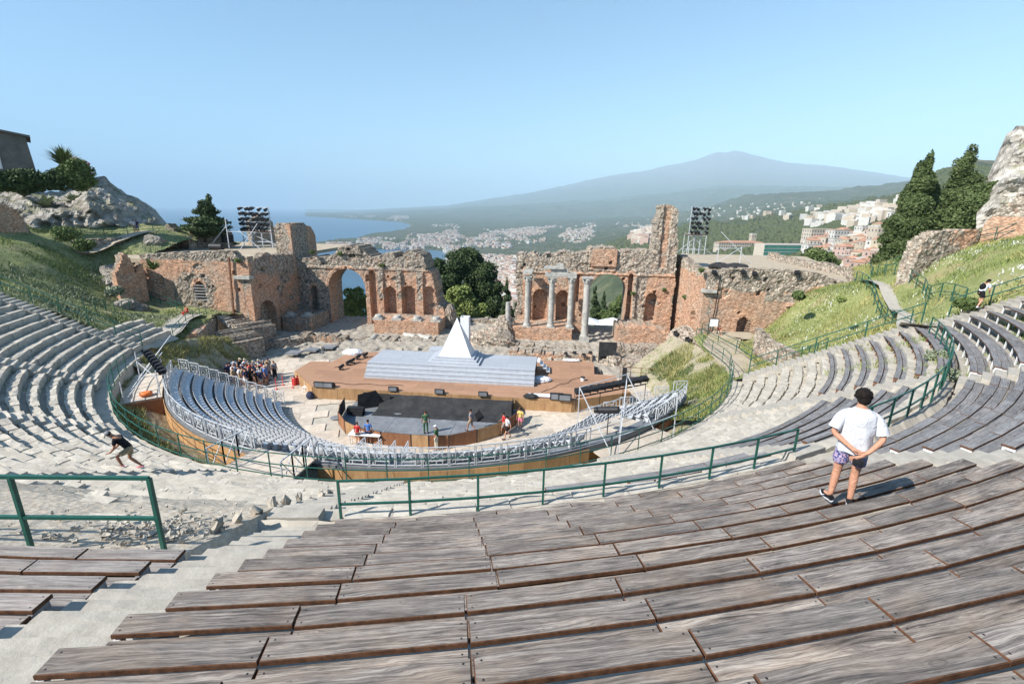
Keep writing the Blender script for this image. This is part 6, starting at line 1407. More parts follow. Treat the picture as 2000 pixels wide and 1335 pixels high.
pxwall('brick_wall',(1910,0),(2120,0),55,52,[(1910,440),(1922,424),(2000,424),(2120,420)],(480,500),'red brick wall with small gabled niche at the right edge',base=.05,seed=83,res=.14,edge=.05,niches=[(4.0,5.2,15.2,15.9,.5)])
pxwall('rubble_wall',(1925,0),(2120,0),58,56,[(1925,430),(1945,402),(1975,384),(2000,380),(2120,372)],(446,446),'rubble wall rising above the red brick wall at the right edge',base=1,seed=84,res=.2,edge=.4)
for x0,x1,d0,d1,tp,lab,sd in ((322,348,86,84,[(322,458),(330,440),(340,438),(348,452)],'pointed rubble stub at the left end of the terrace',91),(348,372,84,82,[(348,456),(360,458),(372,470)],'low rubble stub beside the pointed one',92),(383,458,84,86,[(383,456),(410,455),(458,452)],'long rubble wall behind the left scaffold',93),(495,545,88,90,[(495,425),(515,420),(538,432),(545,462)],'broken brick pier behind the left lighting tower',94)):
    pxwall('rubble_wall',(x0,0),(x1,0),d0,d1,tp,(494,494),lab,seed=sd,base=.75,m='ruin_left',edge=.4,res=.2)
pxwall('rubble_wall',(150,0),(322,0),76,84,[(150,467),(200,468),(260,463),(322,456)],(474,476),'low rubble wall edging the upper left path',seed=95,base=.9,m='ruin_left',edge=.4,res=.22,T=.8)
pxwall('broken_pier',(236,0),(292,0),66,67,[(236,532),(252,510),(258,492),(268,498),(276,530),(284,520),(292,515)],(585,590),'broken brick pier left of the facade above the steps',seed=96,base=.35,m='ruin_left',edge=.3)
0 and pxwall('retaining_wall',(96,0),(236,0),44,52,[(96,604),(150,590),(236,572)],(612,588),'low rubble retaining wall along the left bank path',seed=97,base=.9,m='ruin_left',T=.5,res=.16,edge=.1)
pxwall('retaining_wall',(1560,0),(1487,0),40,45,[(1560,688),(1520,668),(1487,640)],(702,656),'rough stone retaining wall at the foot of the right grass bank',seed=98,base=.8,T=.6,res=.16,edge=.2)
p=atz(1178,640,-3.4); tent=empty('canopy',p,'pale canopy roof seen through the tall arch','canopy')
for k in range(2):
    c=p+Vector((-2.6+4.6*k,4,0)); MB().add([c+Vector((-2.3,-2,0)),c+Vector((2.3,-2,0)),c+Vector((2.3,2,0)),c+Vector((-2.3,2,0)),c+Vector((0,0,1.0))],[(0,1,4),(1,2,4),(2,3,4),(3,0,4)]).build('canopy_roof',MT['white_paint'],tent)
    for sx in (-2.2,2.2): MB().bar(c+Vector((sx,-1.9,-3)),c+Vector((sx,-1.9,0)),.1).build('post',MT['alu'],tent)
# railings on banks and paths ------------------------------------------------
def gp(f,pts,dz=0): return [Vector((x,y,gz(f,x,y)+dz)) for x,y in pts]
def interp(pts,step):
    out=[]
    for a,b in zip(pts,pts[1:]):
        n=max(1,round(((Vector(b)-Vector(a)).length)/step)); out+=[tuple(Vector(a).lerp(Vector(b),i/n)) for i in range(n)]
    return out+[tuple(pts[-1])]
railing([pol(r_,71.0,zlow(r_)+.1) for r_ in (23.9,25.4,27.4,29.8,32.3)],'green railing climbing beside the lower tier at the foot of the grass bank')
railing(gp(fR,interp([(27.2,.4),(28.2,-3.0),(27.3,-7.6)],1.5)),'short green railing turning down the foot of the bank',h=1.1)
railing(gp(fR,interp([(38.0,9.0),(36.6,4.0),(34.3,-1.2),(32.4,-5.4),(31.6,-8.2)],2.0),.05),'green railing on the bank side of the curved path',mid=True)
railing(gp(fR,interp([(39.9,9.2),(38.4,3.4),(36.6,-1.6),(34.9,-4.6),(33.4,-9.4)],2.0),.05),'green railing on the upper side of the curved path')
railing(gp(fR,interp([(40.5,9.2),(42.8,6.2),(43.8,2.5),(46,.5),(48,-4)],2.4),.1),'green railing running up the bank past the rubble wall')
railing([pol(r_,71.8,zup(r_)-.2) for r_ in (33.6,35.2,37.0,38.8)],'green railing beside the top aisle where the woman walks')
railing([Vector((44.0,18,9.6)),Vector((42.4,14.5,9.5)),Vector((40.6,11.2,9.6)),Vector((39.6,9.4,9.7))],'dark railing behind the right terrace parapet',m='rail_green')
railing([(24.2,8.6,3.7),(24.7,5,3.8),(25.1,1.5,3.9),(25.0,-2,4.1)],'short green railing on the inner side of the right walkway',mid=True)
railing([pol(r_,-71.8,zlow(r_)+.15) for r_ in (23.6,25.2,26.8,28.4,30.0,31.6,33.2)],'green railing climbing beside the far left aisle')
railing(gp(fL,interp([(-30.5,-4),(-33.5,1.5),(-36.2,6.6)],1.8),.1),'green railing along the left bank path')
railing(gp(fL,interp([(-24.4,-2.2),(-26.6,2.0),(-28.9,7.6)],2.0),.15),'dark railing on the brick retaining wall left of the stairs',h=1.0)
railing(gp(fL,interp([(-31.5,7.4),(-34.2,8.9),(-36.8,9.2)],1.6),.1),'green railing before the barred window of the left wing')
railing([atd(x,y,d_) for x,y,d_ in ((20,462,77),(60,462,78),(110,463,79),(160,462,80),(205,462,80),(250,458,81),(300,454,83),(335,450,85))],'long thin railing below the rock outcrop on the left',h=1.0,w=.06)
# steps of the left wing staircase
s=empty('stone_staircase',(-26.5,9,2),'small stone staircase running down along the left wing facade','stairs')
for i in range(9): place(random.choice(BLK),'step',s,(-28.2+.42*i,9.2-.12*i,3.3-.27*i),(0,0,R(-10)),(.5,1.3,.4))
# steps continuing beyond the far left aisle
ex=empty('stone_seating',pol(25,-78,5.5),None,None,kind='structure'); BL2=[b for b in BLK]
prof2=[(23.2,4.3)]
for k in range(4): r=LR0+LP*k; prof2+=[(r,zlow(r)-.25),(r+.02,zlow(r)+.1),(r+.5,zlow(r)+.06)]
polar_sheet('stone_seating_base',prof2,-82,-71,.6,MT['limestone'],.9,31)
for k in range(4):
    r=LR0+LP*k+.2; th=-81.5+k*.8
    while th<-71.5:
        L_=random.uniform(.7,1.2); dt=math.degrees(L_/r); place(random.choice(BLK),'stone',ex,pol(r,th+dt/2,zlow(r)-.08),(0,0,R(th+dt/2)),(L_*.97,.42,.36)); th+=dt
# ---------------------------------------------------------------- people
def cloth(name,c,pat=None):
    m=mat(name,.85,spec=.15); n=NT(m)
    if pat:
        v=n.coord('Object'); vo=n.n('ShaderNodeTexVoronoi'); vo.inputs['Scale'].default_value=16; n.l(v,vo.inputs['Vector']); no=n.noise(v,22,4,.7,1.5)
        cc=n.ramp(no,[(.4,(.03,.035,.12)),(.5,(.12,.12,.32)),(.56,(.55,.55,.62)),(.62,(.6,.16,.25))]); n.col(cc)
    else: n.b.inputs['Base Color'].default_value=(*c,1)
    if not pat:
        v=n.coord('Object'); n.bump(n.noise(v,7,5,.65,1.2),.9,.03)
    MT[name]=m; return name
SK=cloth('skin',(.5,.26,.17)); mm_=NT(MT['skin']); mm_.b.inputs['Roughness'].default_value=.55
cloth('skin_tan',(.38,.19,.12)); cloth('hair_dark',(.015,.011,.01)); cloth('hair_brown',(.08,.04,.02)); cloth('hair_grey',(.3,.29,.28))
for k,c in dict(white=(.6,.61,.64),black=(.015,.015,.018),navy=(.02,.03,.08),grey=(.25,.25,.26),red=(.5,.04,.04),blue=(.08,.18,.45),light_blue=(.35,.5,.68),green=(.05,.13,.07),khaki=(.32,.27,.18),yellow=(.7,.52,.16),pink=(.62,.2,.28),cream=(.62,.58,.46)).items(): cloth('c_'+k,c)
cloth('c_floral',(0,0,0),True)
TS=bpy.data.scenes.new('people_build')
def skinmesh(name,V,E,Rr,m,root=0,sub=2,noise=0,smooth=True):
    me=bpy.data.meshes.new(name); me.from_pydata([tuple(v) for v in V],E,[]); o=bpy.data.objects.new(name,me); TS.collection.objects.link(o)
    md=o.modifiers.new('s','SKIN'); md.use_smooth_shade=True
    sv=me.skin_vertices[0].data
    for i,r in enumerate(Rr): sv[i].radius=r if isinstance(r,tuple) else (r,r); sv[i].use_root=(i==root)
    md=o.modifiers.new('u','SUBSURF'); md.levels=sub; md.render_levels=sub
    TS.view_layers[0].update(); dg=TS.view_layers[0].depsgraph; nm=bpy.data.meshes.new_from_object(o.evaluated_get(dg)); bpy.data.objects.remove(o); bpy.data.meshes.remove(me)
    if noise:
        n_=len(nm.vertices); co=np.empty(n_*3,np.float32); nm.vertices.foreach_get('co',co); co=co.reshape(-1,3); no=np.empty(n_*3,np.float32); nm.vertices.foreach_get('normal',no); no=no.reshape(-1,3)
        k=fbm(co[:,0]*9+co[:,2]*3,co[:,2]*7+co[:,1]*9,4,3,True)*noise; co+=no*k[:,None]; nm.vertices.foreach_set('co',co.ravel())
    nm.name=name; nm.materials.clear(); nm.materials.append(MT[m]); return nm
POSE={
 'stand':dict(hl=(-.1,0,.93),kl=(-.11,.02,.51),al=(-.12,0,.09),tl=(-.14,.17,.04),hr=(.1,0,.93),kr=(.11,.02,.51),ar=(.12,0,.09),tr=(.14,.17,.04),pel=(0,0,.97),wai=(0,0,1.1),che=(0,.0,1.3),sho=(0,0,1.44),nec=(0,.01,1.53),hea=(0,.03,1.64),sl=(-.19,0,1.42),el=(-.25,.0,1.14),wl=(-.27,.08,.9),gl=(-.27,.11,.81),sr=(.19,0,1.42),er=(.25,.0,1.14),wr=(.27,.08,.9),gr=(.27,.11,.81)),
}
def mk(b,**k): d=dict(POSE[b]); d.update(k); return d
POSE['walk']=mk('stand',kl=(-.1,.2,.53),al=(-.1,.24,.1),tl=(-.1,.42,.08),kr=(.1,-.02,.5),ar=(.1,-.3,.16),tr=(.1,-.2,.04),el=(-.26,-.12,1.17),wl=(-.28,-.12,.93),gl=(-.28,-.1,.84),er=(.26,.06,1.16),wr=(.25,.26,1.02),gr=(.24,.34,.98))
POSE['climb']=mk('stand',pel=(0,0,.9),hl=(-.1,0,.87),hr=(.1,0,.87),kl=(-.1,.36,.66),al=(-.1,.26,.3),tl=(-.1,.44,.25),kr=(.1,.08,.47),ar=(.1,-.22,.1),tr=(.1,-.06,.04),wai=(0,.08,1.04),che=(0,.2,1.21),sho=(0,.3,1.33),nec=(0,.37,1.41),hea=(0,.46,1.48),sl=(-.18,.3,1.31),el=(-.2,.34,1.03),wl=(-.17,.5,.86),gl=(-.15,.58,.84),sr=(.18,.3,1.31),er=(.2,.3,1.03),wr=(.18,.46,.85),gr=(.16,.54,.8))
POSE['sit']=mk('stand',pel=(0,0,.5),hl=(-.1,.04,.48),hr=(.1,.04,.48),kl=(-.13,.46,.52),al=(-.12,.5,.1),tl=(-.12,.66,.04),kr=(.13,.46,.52),ar=(.12,.5,.1),tr=(.12,.66,.04),wai=(0,0,.63),che=(0,.04,.83),sho=(0,.06,.98),nec=(0,.09,1.07),hea=(0,.13,1.17),sl=(-.18,.06,.96),el=(-.24,.14,.7),wl=(-.12,.36,.6),gl=(-.1,.42,.58),sr=(.18,.06,.96),er=(.24,.14,.7),wr=(.12,.36,.6),gr=(.1,.42,.58))
POSE['hands_back']=mk('stand',kl=(-.12,.03,.5),al=(-.145,-.01,.09),tl=(-.2,.15,.04),hl=(-.11,0,.92),hr=(.11,0,.92),kr=(.1,.03,.5),ar=(.1,-.02,.09),tr=(.14,.17,.04),el=(-.29,-.07,1.12),wl=(-.07,-.23,.98),gl=(.03,-.245,.95),er=(.3,-.09,1.13),wr=(.1,-.25,.93),gr=(.0,-.26,.87),hea=(-.012,.035,1.655))
def person(loc,face,H,pose,label,top='white',bottom='navy',hair='hair_dark',skin='skin',shoes='black',hat=None,long_hair=False,sub=1,detail=False,longpants=False,bag=None,slim=1.,group=None):
    P={k:Vector(v)*(H/1.75) for k,v in POSE[pose].items()}; q=Matrix.Rotation(R(face),3,'Z'); B=Vector(loc); s=H/1.75*slim
    root=empty('person',B,label,'person',group); W_=lambda v:B+q@Vector(v)
    P={k:W_(v) for k,v in P.items()}
    names=['pel','wai','che','sho','nec','hl','kl','al','tl','hr','kr','ar','tr','sl','el','wl','gl','sr','er','wr','gr']; ix={n:i for i,n in enumerate(names)}
    rad=dict(pel=(.15,.11),wai=(.13,.095),che=(.155,.11),sho=(.12,.085),nec=.052,hl=.09,kl=.055,al=.036,tl=.036,hr=.09,kr=.055,ar=.036,tr=.036,sl=.055,el=.042,wl=.028,gl=.022,sr=.055,er=.042,wr=.028,gr=.022)
    V=[P[n] for n in names]; Rr=[tuple(x*s for x in rad[n]) if isinstance(rad[n],tuple) else (rad[n]*s,)*2 for n in names]
    E=[(0,1),(1,2),(2,3),(3,4),(0,5),(5,6),(6,7),(7,8),(0,9),(9,10),(10,11),(11,12),(3,13),(13,14),(14,15),(15,16),(3,17),(17,18),(18,19),(19,20)]
    # calves and forearms swell
    def mid(a,b,f,r):
        i=len(V); V.append(P[a].lerp(P[b],f)); Rr.append((r*s,r*s)); E.remove((ix[a],ix[b])); E.append((ix[a],i)); E.append((i,ix[b]))
    mid('kl','al',.32,.058);mid('kr','ar',.32,.058);mid('hl','kl',.35,.083);mid('hr','kr',.35,.083);mid('el','wl',.25,.043);mid('er','wr',.25,.043)
    # head joined to the neck
    hd=P['hea']; up=(hd-P['nec']).normalized(); i=len(V); V.append(hd-up*.03*s); Rr.append((.066*s,.07*s)); E.append((4,i)); V.append(hd+up*.05*s); Rr.append((.072*s,.085*s)); E.append((i,i+1))
    # fingers
    for g,w_,sd in (('gl','wl',-1),('gr','wr',1)):
        d=(P[g]-P[w_]); d=d.normalized() if d.length>1e-4 else Vector((0,0,-1)); lat=d.cross(q@Vector((0,1,0))); lat=lat.normalized() if lat.length>.1 else q@Vector((1,0,0))
        if detail:
            for k,(of,ln) in enumerate(((-.028,.055),(-.01,.068),(.01,.066),(.027,.05))):
                j=len(V); V.append(P[g]+lat*of*s+d*.03*s); Rr.append((.0095*s,)*2); V.append(P[g]+lat*of*1.1*s+d*(.03+ln*.6)*s+q@Vector((0,.012,.0))); Rr.append((.0085*s,)*2); V.append(V[-1]+d*.022*s+q@Vector((0,.016,0))); Rr.append((.007*s,)*2); E+= [(ix[g],j),(j,j+1),(j+1,j+2)]
            j=len(V); V.append(P[w_].lerp(P[g],.4)-lat*.035*s); Rr.append((.011*s,)*2); V.append(V[-1]+d*.045*s-lat*.012*s); Rr.append((.009*s,)*2); E+=[(ix[w_],j),(j,j+1)]
        else:
            j=len(V); V.append(P[g]+d*.06*s); Rr.append((.018*s,.03*s)); E.append((ix[g],j))
    place(skinmesh('body',V,E,Rr,skin,0,sub+(1 if detail else 0)),'body',root)
    fz=q@Vector((0,1,0))
    # face: nose, ears, eyes, mouth
    ht=hd+up*.02*s; fw_=(fz-up*fz.dot(up)).normalized(); sd=fw_.cross(up).normalized()
    if detail:
        hr_=Matrix.Rotation(R(28),3,'Z'); fw_=hr_@fw_; sd=fw_.cross(up).normalized()
        MB().ball(ht+sd*.075*s,(.016,.02,.032),8).build('ear',MT[skin],root); MB().ball(ht-sd*.075*s,(.016,.02,.032),8).build('ear',MT[skin],root)
    MB().ball(ht+fw_*.092*s-up*.012*s,(.014*s,)*3,6).build('nose',MT[skin],root)
    mb=MB()
    for e in (-.03,.03): mb.ball(ht+fw_*.082*s+sd*e*s+up*.012*s,(.01*s,)*3,6)
    mb.build('eyes',MT['black_gear'],root); MB().ball(ht+fw_*.082*s-up*.048*s,(.018*s,.01*s,.006*s),6).build('mouth',MT['c_pink'],root)
    # hair
    hc=hd+up*.045*s-fw_*.016*s
    mb=MB(); mb.ball(hc,(.1*s,.106*s,.1*s) if detail else (.092*s,)*3,18 if detail else 10,jit=.05 if detail else .04)
    if detail:
        mb.ball(hd-up*.012*s-fw_*.034*s,(.086*s,.082*s,.088*s),16,jit=.05)
        for _ in range(190):
            a=random.uniform(0,2*PI);e=random.uniform(-.5,1.35); d=Vector((math.cos(a)*math.cos(e),math.sin(a)*math.cos(e),math.sin(e)))
            if d.dot(fw_)>.55 and e<.5: continue
            p0=hc+Vector((d.x*.094,d.y*.098,d.z*.084)); t_=d.cross(up)*random.uniform(-.03,.05)-up*random.uniform(-.012,.03)+d*.02; mb.tube([p0-d*.012,p0+t_*.6,p0+t_],[.013,.01,.003],4,cap=False)
    mb.build('hair',MT[hair],root)
    if long_hair: MB().tube([hc,hc-fw_*.08*s-up*.12*s,hc-fw_*.09*s-up*.28*s],[.07*s,.06*s,.02*s],8).build('ponytail',MT[hair],root)
    if hat: 
        mb=MB().ball(hc+up*.02*s,(.102*s,.102*s,.085*s),10); mb.add([hc+fw_*.07*s+sd*.07*s+up*.03*s,hc+fw_*.19*s+sd*.05*s+up*.005*s,hc+fw_*.19*s-sd*.05*s+up*.005*s,hc+fw_*.07*s-sd*.07*s+up*.03*s,hc+fw_*.07*s+sd*.07*s+up*.045*s,hc+fw_*.19*s+sd*.05*s+up*.02*s,hc+fw_*.19*s-sd*.05*s+up*.02*s,hc+fw_*.07*s-sd*.07*s+up*.045*s],[(0,1,2,3),(7,6,5,4),(0,4,5,1),(1,5,6,2),(2,6,7,3)]); mb.build('cap',MT['c_'+hat],root)
    # shirt
    k=1.32 if detail else 1.2
    V2=[P['pel']+ (P['wai']-P['pel'])*(-.75 if detail else -.25),P['wai'],P['che'],P['sho'],P['nec'].lerp(P['sho'],.55),P['sl'],P['sl'].lerp(P['el'],.45 if detail else .5),P['sl'].lerp(P['el'],.78 if detail else .62),P['sr'],P['sr'].lerp(P['er'],.45 if detail else .5),P['sr'].lerp(P['er'],.78 if detail else .62)]
    R2=[(.2*s,.15*s),(.195*s,.14*s),(.205*s,.14*s),(.17*s,.105*s),(.066*s,.062*s),(.08*s,)*2,(.082*s,)*2,(.084*s,)*2,(.08*s,)*2,(.082*s,)*2,(.084*s,)*2] if detail else [(.185*s,.13*s),(.16*s,.115*s),(.172*s,.122*s),(.14*s,.1*s),(.066*s,.062*s),(.07*s,)*2,(.066*s,)*2,(.064*s,)*2,(.07*s,)*2,(.066*s,)*2,(.064*s,)*2]
    if detail:
        vs=[];NS=28;rg=[(.84,.205,.15,0),(.9,.212,.155,0),(1.0,.208,.15,0),(1.1,.205,.145,0),(1.2,.208,.142,0),(1.3,.22,.14,0),(1.38,.222,.13,0),(1.43,.215,.115,0),(1.462,.185,.098,.0),(1.487,.14,.082,.0),(1.508,.095,.07,.005),(1.522,.07,.06,.01)]
        for zz,rx,ry,oy in rg:
            for k2 in range(NS):
                a=2*PI*k2/NS; ca2,sa2=math.cos(a),math.sin(a); e_=.8; x_=math.copysign(abs(ca2)**e_,ca2)*rx*.94; y_=math.copysign(abs(sa2)**e_,sa2)*ry+oy; f2=.010*math.sin(a*7+zz*9)+.012*math.sin(a*3-zz*23)+.008*math.sin(a*11+zz*31); kk=1+f2/.2*(1 if zz<1.4 else .3); vs.append(W_(Vector((x_*kk,y_*kk-.012,zz-(.03*math.cos(a*2+1) if zz<.95 else 0)))*(H/1.75)))
        fs=[(i_*NS+k2,i_*NS+(k2+1)%NS,(i_+1)*NS+(k2+1)%NS,(i_+1)*NS+k2) for i_ in range(len(rg)-1) for k2 in range(NS)]
        mb=MB().add(vs,fs,0,True)
        for sx in (-1,1):
            vs=[];pp=[Vector((.07*sx,0.005,1.462)),Vector((.14*sx,0,1.425)),Vector((.2*sx,-.008,1.385)),Vector((.235*sx,-.025,1.32)),Vector((.262*sx,-.045,1.25)),Vector((.285*sx,-.06,1.185))]
            mb.tube([W_(v*(H/1.75)) for v in pp],[.05,.068,.078,.082,.084,.088],14,cap=False)
        sh=mb.build('shirt',MT['c_'+top],root); md=sh.modifiers.new('s','SUBSURF'); md.levels=md.render_levels=1
    else: place(skinmesh('shirt',V2,[(0,1),(1,2),(2,3),(3,4),(3,5),(5,6),(6,7),(3,8),(8,9),(9,10)],R2,'c_'+top,0,3 if detail else sub,.012 if detail else 0),'shirt',root)
    f=.95 if longpants else .5
    def leg(h,k_,a): return [P[h],P[h].lerp(P[k_],.5),P[h].lerp(P[k_],.72)] if not longpants else [P[h],P[k_],P[k_].lerp(P[a],.9)]
    L1=leg('hl','kl','al');L2=leg('hr','kr','ar')
    V3=[P['wai'].lerp(P['pel'],.35),P['pel']]+L1+L2; lw=[(.11*s,)*2,(.108*s,)*2,(.105*s,)*2] if not longpants else [(.105*s,)*2,(.075*s,)*2,(.062*s,)*2]
    place(skinmesh('trousers' if longpants else 'shorts',V3,[(0,1),(1,2),(2,3),(3,4),(1,5),(5,6),(6,7)],[(.145*s,.105*s),(.165*s,.125*s)]+lw+lw,'c_'+bottom,1,3 if detail else sub,.006 if detail else 0),'trousers' if longpants else 'shorts',root)
    for a,t in (('al','tl'),('ar','tr')):
        A_=P[a];T_=P[t]; d=(T_-A_); d.z=min(d.z,0) if False else d.z; mb=MB()
        h=(A_-d*.25)-Vector((0,0,.035*s)); mb.tube([h,A_.lerp(T_,.4)-Vector((0,0,.028*s)),T_-Vector((0,0,.0)),T_+d.normalized()*.05*s],[.042*s,.046*s,.044*s,.02*s],10)
        mb.build('shoe',MT['c_'+shoes],root)
        if detail: MB().tube([h-Vector((0,0,.032*s)),A_.lerp(T_,.4)-Vector((0,0,.06*s)),T_-Vector((0,0,.03*s)),T_+d.normalized()*.05*s-Vector((0,0,.02*s))],[.038*s,.04*s,.04*s,.02*s],10).build('sole',MT['c_white'],root)
    if bag: 
        c=P['che']-fz*.2*s; MB().ball(c,(.15*s,.12*s,.2*s),10).build('backpack',MT['c_'+bag],root)
    return root
# the man in the foreground
ZM=urow(5)[1]; mp_=atz(1641,980,11.12)
man=person(mp_,-18,1.83,'hands_back','man seen from behind in white t-shirt and floral shorts, hands clasped behind his back','white','floral',shoes='black',detail=True,sub=2)
hp=mp_+Matrix.Rotation(R(-18),3,'Z')@Vector((.02,-.295,.85)); ca_=empty('camera_body',hp,'small black camera held behind the back of the standing man','camera')
MB().box(hp,(.13,.05,.085),R(-18)).build('case',MT['black_gear'],ca_); MB().tube([hp,hp+Matrix.Rotation(R(-18),3,'Z')@Vector((0,-.05,0))],.028,12).build('lens',MT['black_gear'],ca_)
qm=Matrix.Rotation(R(-18),3,'Z'); sp=[mp_+qm@Vector(v) for v in ((-.225,-.0,.075),(-.25,.03,.05),(-.26,.08,.06),(-.262,.14,.085))]
MB().tube(sp,[.004,.012,.009,.003],6).build('shoe_mark',MT['c_white'],man)
# climbing woman on the left
person(atz(262,918,6.55)+Vector((0,0,0)),118,1.7,'climb','woman in black t-shirt and cap climbing the worn stone steps on the left','black','khaki','hair_dark','skin_tan','pink',hat='grey',sub=2)
person(pol(34.35,70.2,10.75),-62,1.68,'climb','woman with backpack walking up the aisle at the far right','white','black','hair_dark','skin','white',long_hair=True,sub=2,bag='black')
G0=lambda x,y,z=0.03: atz(x,y,z)
person(G0(1016,838),160,1.7,'stand','person in yellow tank top and pink shorts standing right of the pit screen','yellow','pink','hair_dark','skin_tan','grey')
person(G0(991,856),120,1.72,'walk','person in white shirt and dark shorts walking beside the pit screen','white','black','hair_dark','skin','black')
person(G0(984,848),110,1.68,'walk','person in red top close behind the one in white by the pit','red','grey','hair_dark','skin_tan','black')
person(G0(832,846,.05),10,1.72,'stand','worker in green overalls standing inside the orchestra pit','green','green','hair_brown','skin_tan','black',longpants=True)
person(G0(920,842,.05),70,1.72,'walk','worker in grey shirt walking with a black board inside the pit','grey','khaki','hair_dark','skin_tan','black')
b_=G0(925,836,.05)+Vector((.3,.1,.45)); MB().add([b_+Vector(v) for v in ((0,0,0),(.5,0,.45),(.1,0,1.0),(-.25,0,.6),(0,.03,0),(.5,.03,.45),(.1,.03,1.0),(-.25,.03,.6))],[(0,1,2,3),(7,6,5,4),(0,4,5,1),(1,5,6,2),(2,6,7,3),(3,7,4,0)]).build('black_board',MT['black_gear'],None,label='black board carried by the worker in the pit',cat='board')
person(G0(853,878),80,1.78,'stand','man in white headcloth and green vest outside the pit screen','green','cream','hair_grey','skin_tan','grey',longpants=True,hat='white')
person(G0(700,868),-10,1.65,'stand','woman in red top by the white folding table, left of two','red','black','hair_brown','skin','black')
person(G0(721,866),-5,1.75,'stand','person in blue shirt by the white folding table, right of two','blue','navy','hair_dark','skin_tan','black')
pc=atd(264,452,82); person(Vector((pc.x,pc.y,gz(fL,pc.x,pc.y)+.1)),180,1.7,'stand','person in white top on the path below the outcrop, left of two','white','khaki','hair_dark'); pc=atd(270,452,82); person(Vector((pc.x,pc.y,gz(fL,pc.x,pc.y)+.1)),180,1.78,'stand','person in navy top and blue shorts on the path below the outcrop, right of two','navy','blue','hair_dark')
for x,t,b,lab in ((259,'pink','grey','person in pink top on the lower left path, left of two'),(267,'navy','white','person in navy top and white shorts on the lower left path, right of two')):
    pc=atz(x,587,4.9); person(Vector((pc.x,pc.y,gz(fL,pc.x,pc.y)+.1)),150,1.75,'stand',lab,t,b,'hair_dark')
pc=atz(367,615,4.0); person(Vector((pc.x,pc.y,gz(fL,pc.x,pc.y)+.1)),150,1.6,'sit','person in red and white clothes sitting by the left parodos wall','red','red','hair_brown',longpants=True)
pc=atz(1402,655,3.6); person(pc,200,1.5,'sit','person in orange red top sitting at the foot of the right facade','red','cream','hair_dark')
pc=atd(100,352,97); person(pc-Vector((0,0,1.0)),150,1.7,'stand','person with pale hat just visible behind the hedge','white','white','hair_grey',hat='cream')
# waiting crowd in the shade
cw=['white','navy','light_blue','navy','grey','black','grey','navy','khaki','white','black','red','blue']; rr=random.Random(4); k=0
CP=[]
for row,(y,xs) in enumerate(((722,range(462,548,11)),(727,range(450,530,9)),(732,range(448,524,9)),(738,range(458,522,10)),(744,(485,500,512)))):
    for x in xs: CP.append((row,x+rr.uniform(-3,3),y+rr.uniform(-2,2)+14))
rn=['back','second','third','fourth','front']; cnt=[0]*5
for row,x,y in CP:
    p=G0(x,y,.02); t=rr.choice(cw); b=rr.choice(['navy','black','khaki','grey','white']); hat=rr.choice([None,'white','cream',None,'navy'])
    person(p,rr.uniform(-130,-60)+0,rr.uniform(1.58,1.8),'stand',f'visitor in {t.replace("_"," ")} top in the shaded crowd, {ORD[cnt[row]]} from left in the {rn[row]} row',t,b,rr.choice(['hair_dark','hair_brown','hair_grey']),rr.choice(['skin','skin_tan']),'black',hat=hat,longpants=rr.random()<.4,sub=0,group='visitors waiting in the shade'); cnt[row]+=1

bpy.data.scenes.remove(TS)

# ---------------------------------------------------------------- small things on the ruins
p=atz(1391,655,3.62); sg=empty('information_board',p,'white information board on a dark frame by the right facade','sign')
MB().bar(p+Vector((-.45,0,0)),p+Vector((-.45,0,1.75)),.06).bar(p+Vector((.45,0,0)),p+Vector((.45,0,1.75)),.06).bar(p+Vector((-.45,0,1.75)),p+Vector((.45,0,1.75)),.06).build('frame',MT['black_gear'],sg)
MB().bbox(p+Vector((-.4,-.03,.95)),p+Vector((.4,.0,1.7))).build('panel',MT['white_paint'],sg)
for i,(x,y) in enumerate(((1395,535),(1452,535),(1474,538),(1557,536))):
    q=atv(x,y,9.75); flood(q,R(0),f'small floodlight fixed to the top of the right facade, {ORD[i]} from the left','floodlights on the right facade',.75,.3)
for i,(x,y,z) in enumerate(((1322,655,2.6),(1345,668,3.0))):
    q=atz(x,y,z); flood(q,R(40),['black floodlight on the ledge left of the right wing corner','black floodlight on the masonry at the right wing corner'][i],None,1.0,.2)
for i,(x,y) in enumerate(((1165,692),(1182,690),(1200,694),(1213,690),(1236,696))):
    q=atz(x-60,y,.95); flood(q,R(180),f'small black lamp on the low wall behind the stage, {ORD[i]} from the left','lamps on the low wall behind the stage',.6,.2)
a=atz(1210,738,.05);b=atz(1292,742,.05); rf=empty('rust_fence',a,'rusty scaffold fence in front of the footing right of the stage','fence')
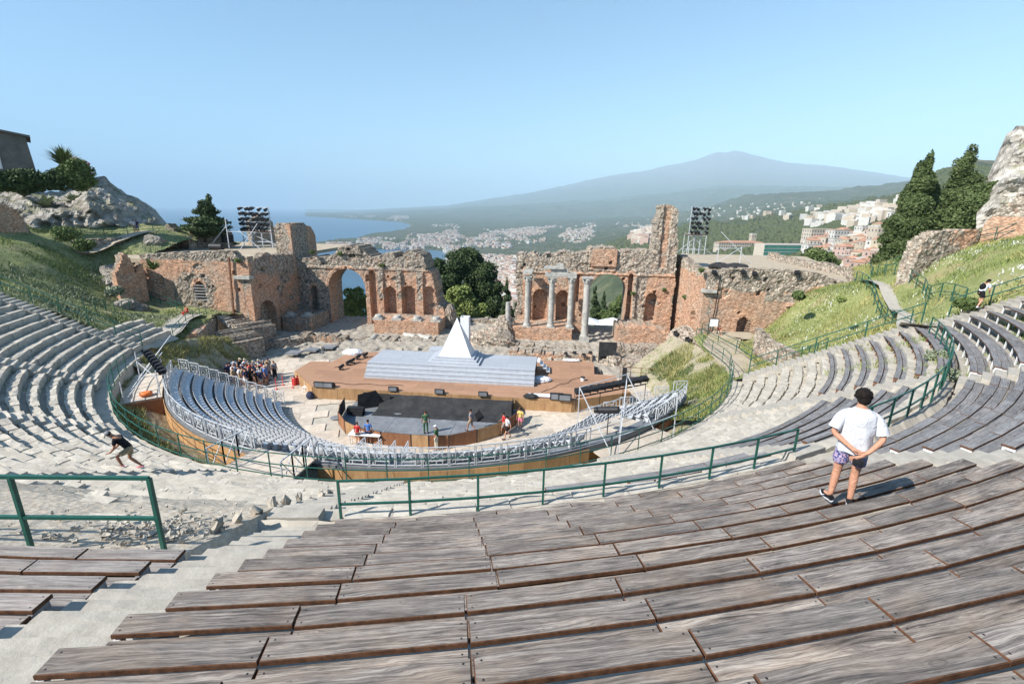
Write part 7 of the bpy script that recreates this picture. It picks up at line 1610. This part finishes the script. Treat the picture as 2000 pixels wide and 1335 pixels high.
for t in (0,.25,.5,.75,1): c=a.lerp(b,t); MB().bar(c,c+Vector((0,0,1.15)),.05).build('post',MT['rust_steel'],rf)
for h in (.15,.65,1.1): MB().bar(a+Vector((0,0,h)),b+Vector((0,0,h)),.04).build('rail',MT['rust_steel'],rf)
MB().bar(a,a.lerp(b,.25)+Vector((0,0,1.1)),.03).bar(a.lerp(b,.75),b+Vector((0,0,1.1)),.03).build('brace',MT['rust_steel'],rf)
# scattered ashlar blocks and drums among the ruins
rr=random.Random(9)
blks=[]
for i in range(46):
    x=rr.uniform(-22,22); y=rr.uniform(7.5,18)
    if -13.5<x<-4.5 and y>14.5 or 3<x<12.5 and y>11.5 or x>16 and y>9: continue
    sx,sy,sz=rr.uniform(.3,.9),rr.uniform(.25,.5),rr.uniform(.2,.42)
    blks.append(place(rr.choice(BLK),'stone_block',None,(x,y,.28+sz*.4),(rr.uniform(-.15,.15),rr.uniform(-.15,.15),rr.uniform(0,3)),(sx,sy,sz),label='loose squared stone block lying on the rubble ground behind the stage',cat='stone block',group='loose stone blocks behind the stage'))
blks.sort(key=lambda o:o.location.x)
for i,o in enumerate(blks): o['label']=f"{'long' if o.scale.x>.65 else 'small' if o.scale.x<.45 else 'squared'} loose stone block behind the stage, {ordw(i)} from the left"
# chain barrier posts by the crowd
for i,(x,y) in enumerate(((540,760),(553,752),(572,757))):
    q=atz(x,y,.02); MB().lathe(q,[(.14,0),(.14,.03),(.035,.05),(.035,.95),(.05,1.0)],10).build('barrier_post',MT['red_paint'],None,label=f'short red and white barrier post near the crowd, {ORD[i]} from left',cat='barrier post',group='barrier posts near the crowd')

for i,(x,y,d,sz) in enumerate(((226,492,72,2.2),(246,508,69,1.9),(212,508,70,1.6),(300,478,79,1.6),(232,530,64,1.5),(262,540,64,1.2))):
    p=atd(x,y,d); sz*=.62; p.z=gz(fL,p.x,p.y)+.1; o=rock(p,(sz*1.3,sz,sz*.7),61+i,'grey boulder between the left grass bank and the facade, %s'%['uppermost','broad one above the steps','leftmost','at the terrace end','lowest left','lowest right'][i],'cliff_rock',.4,i); o.name='boulder'; o['category']='boulder'
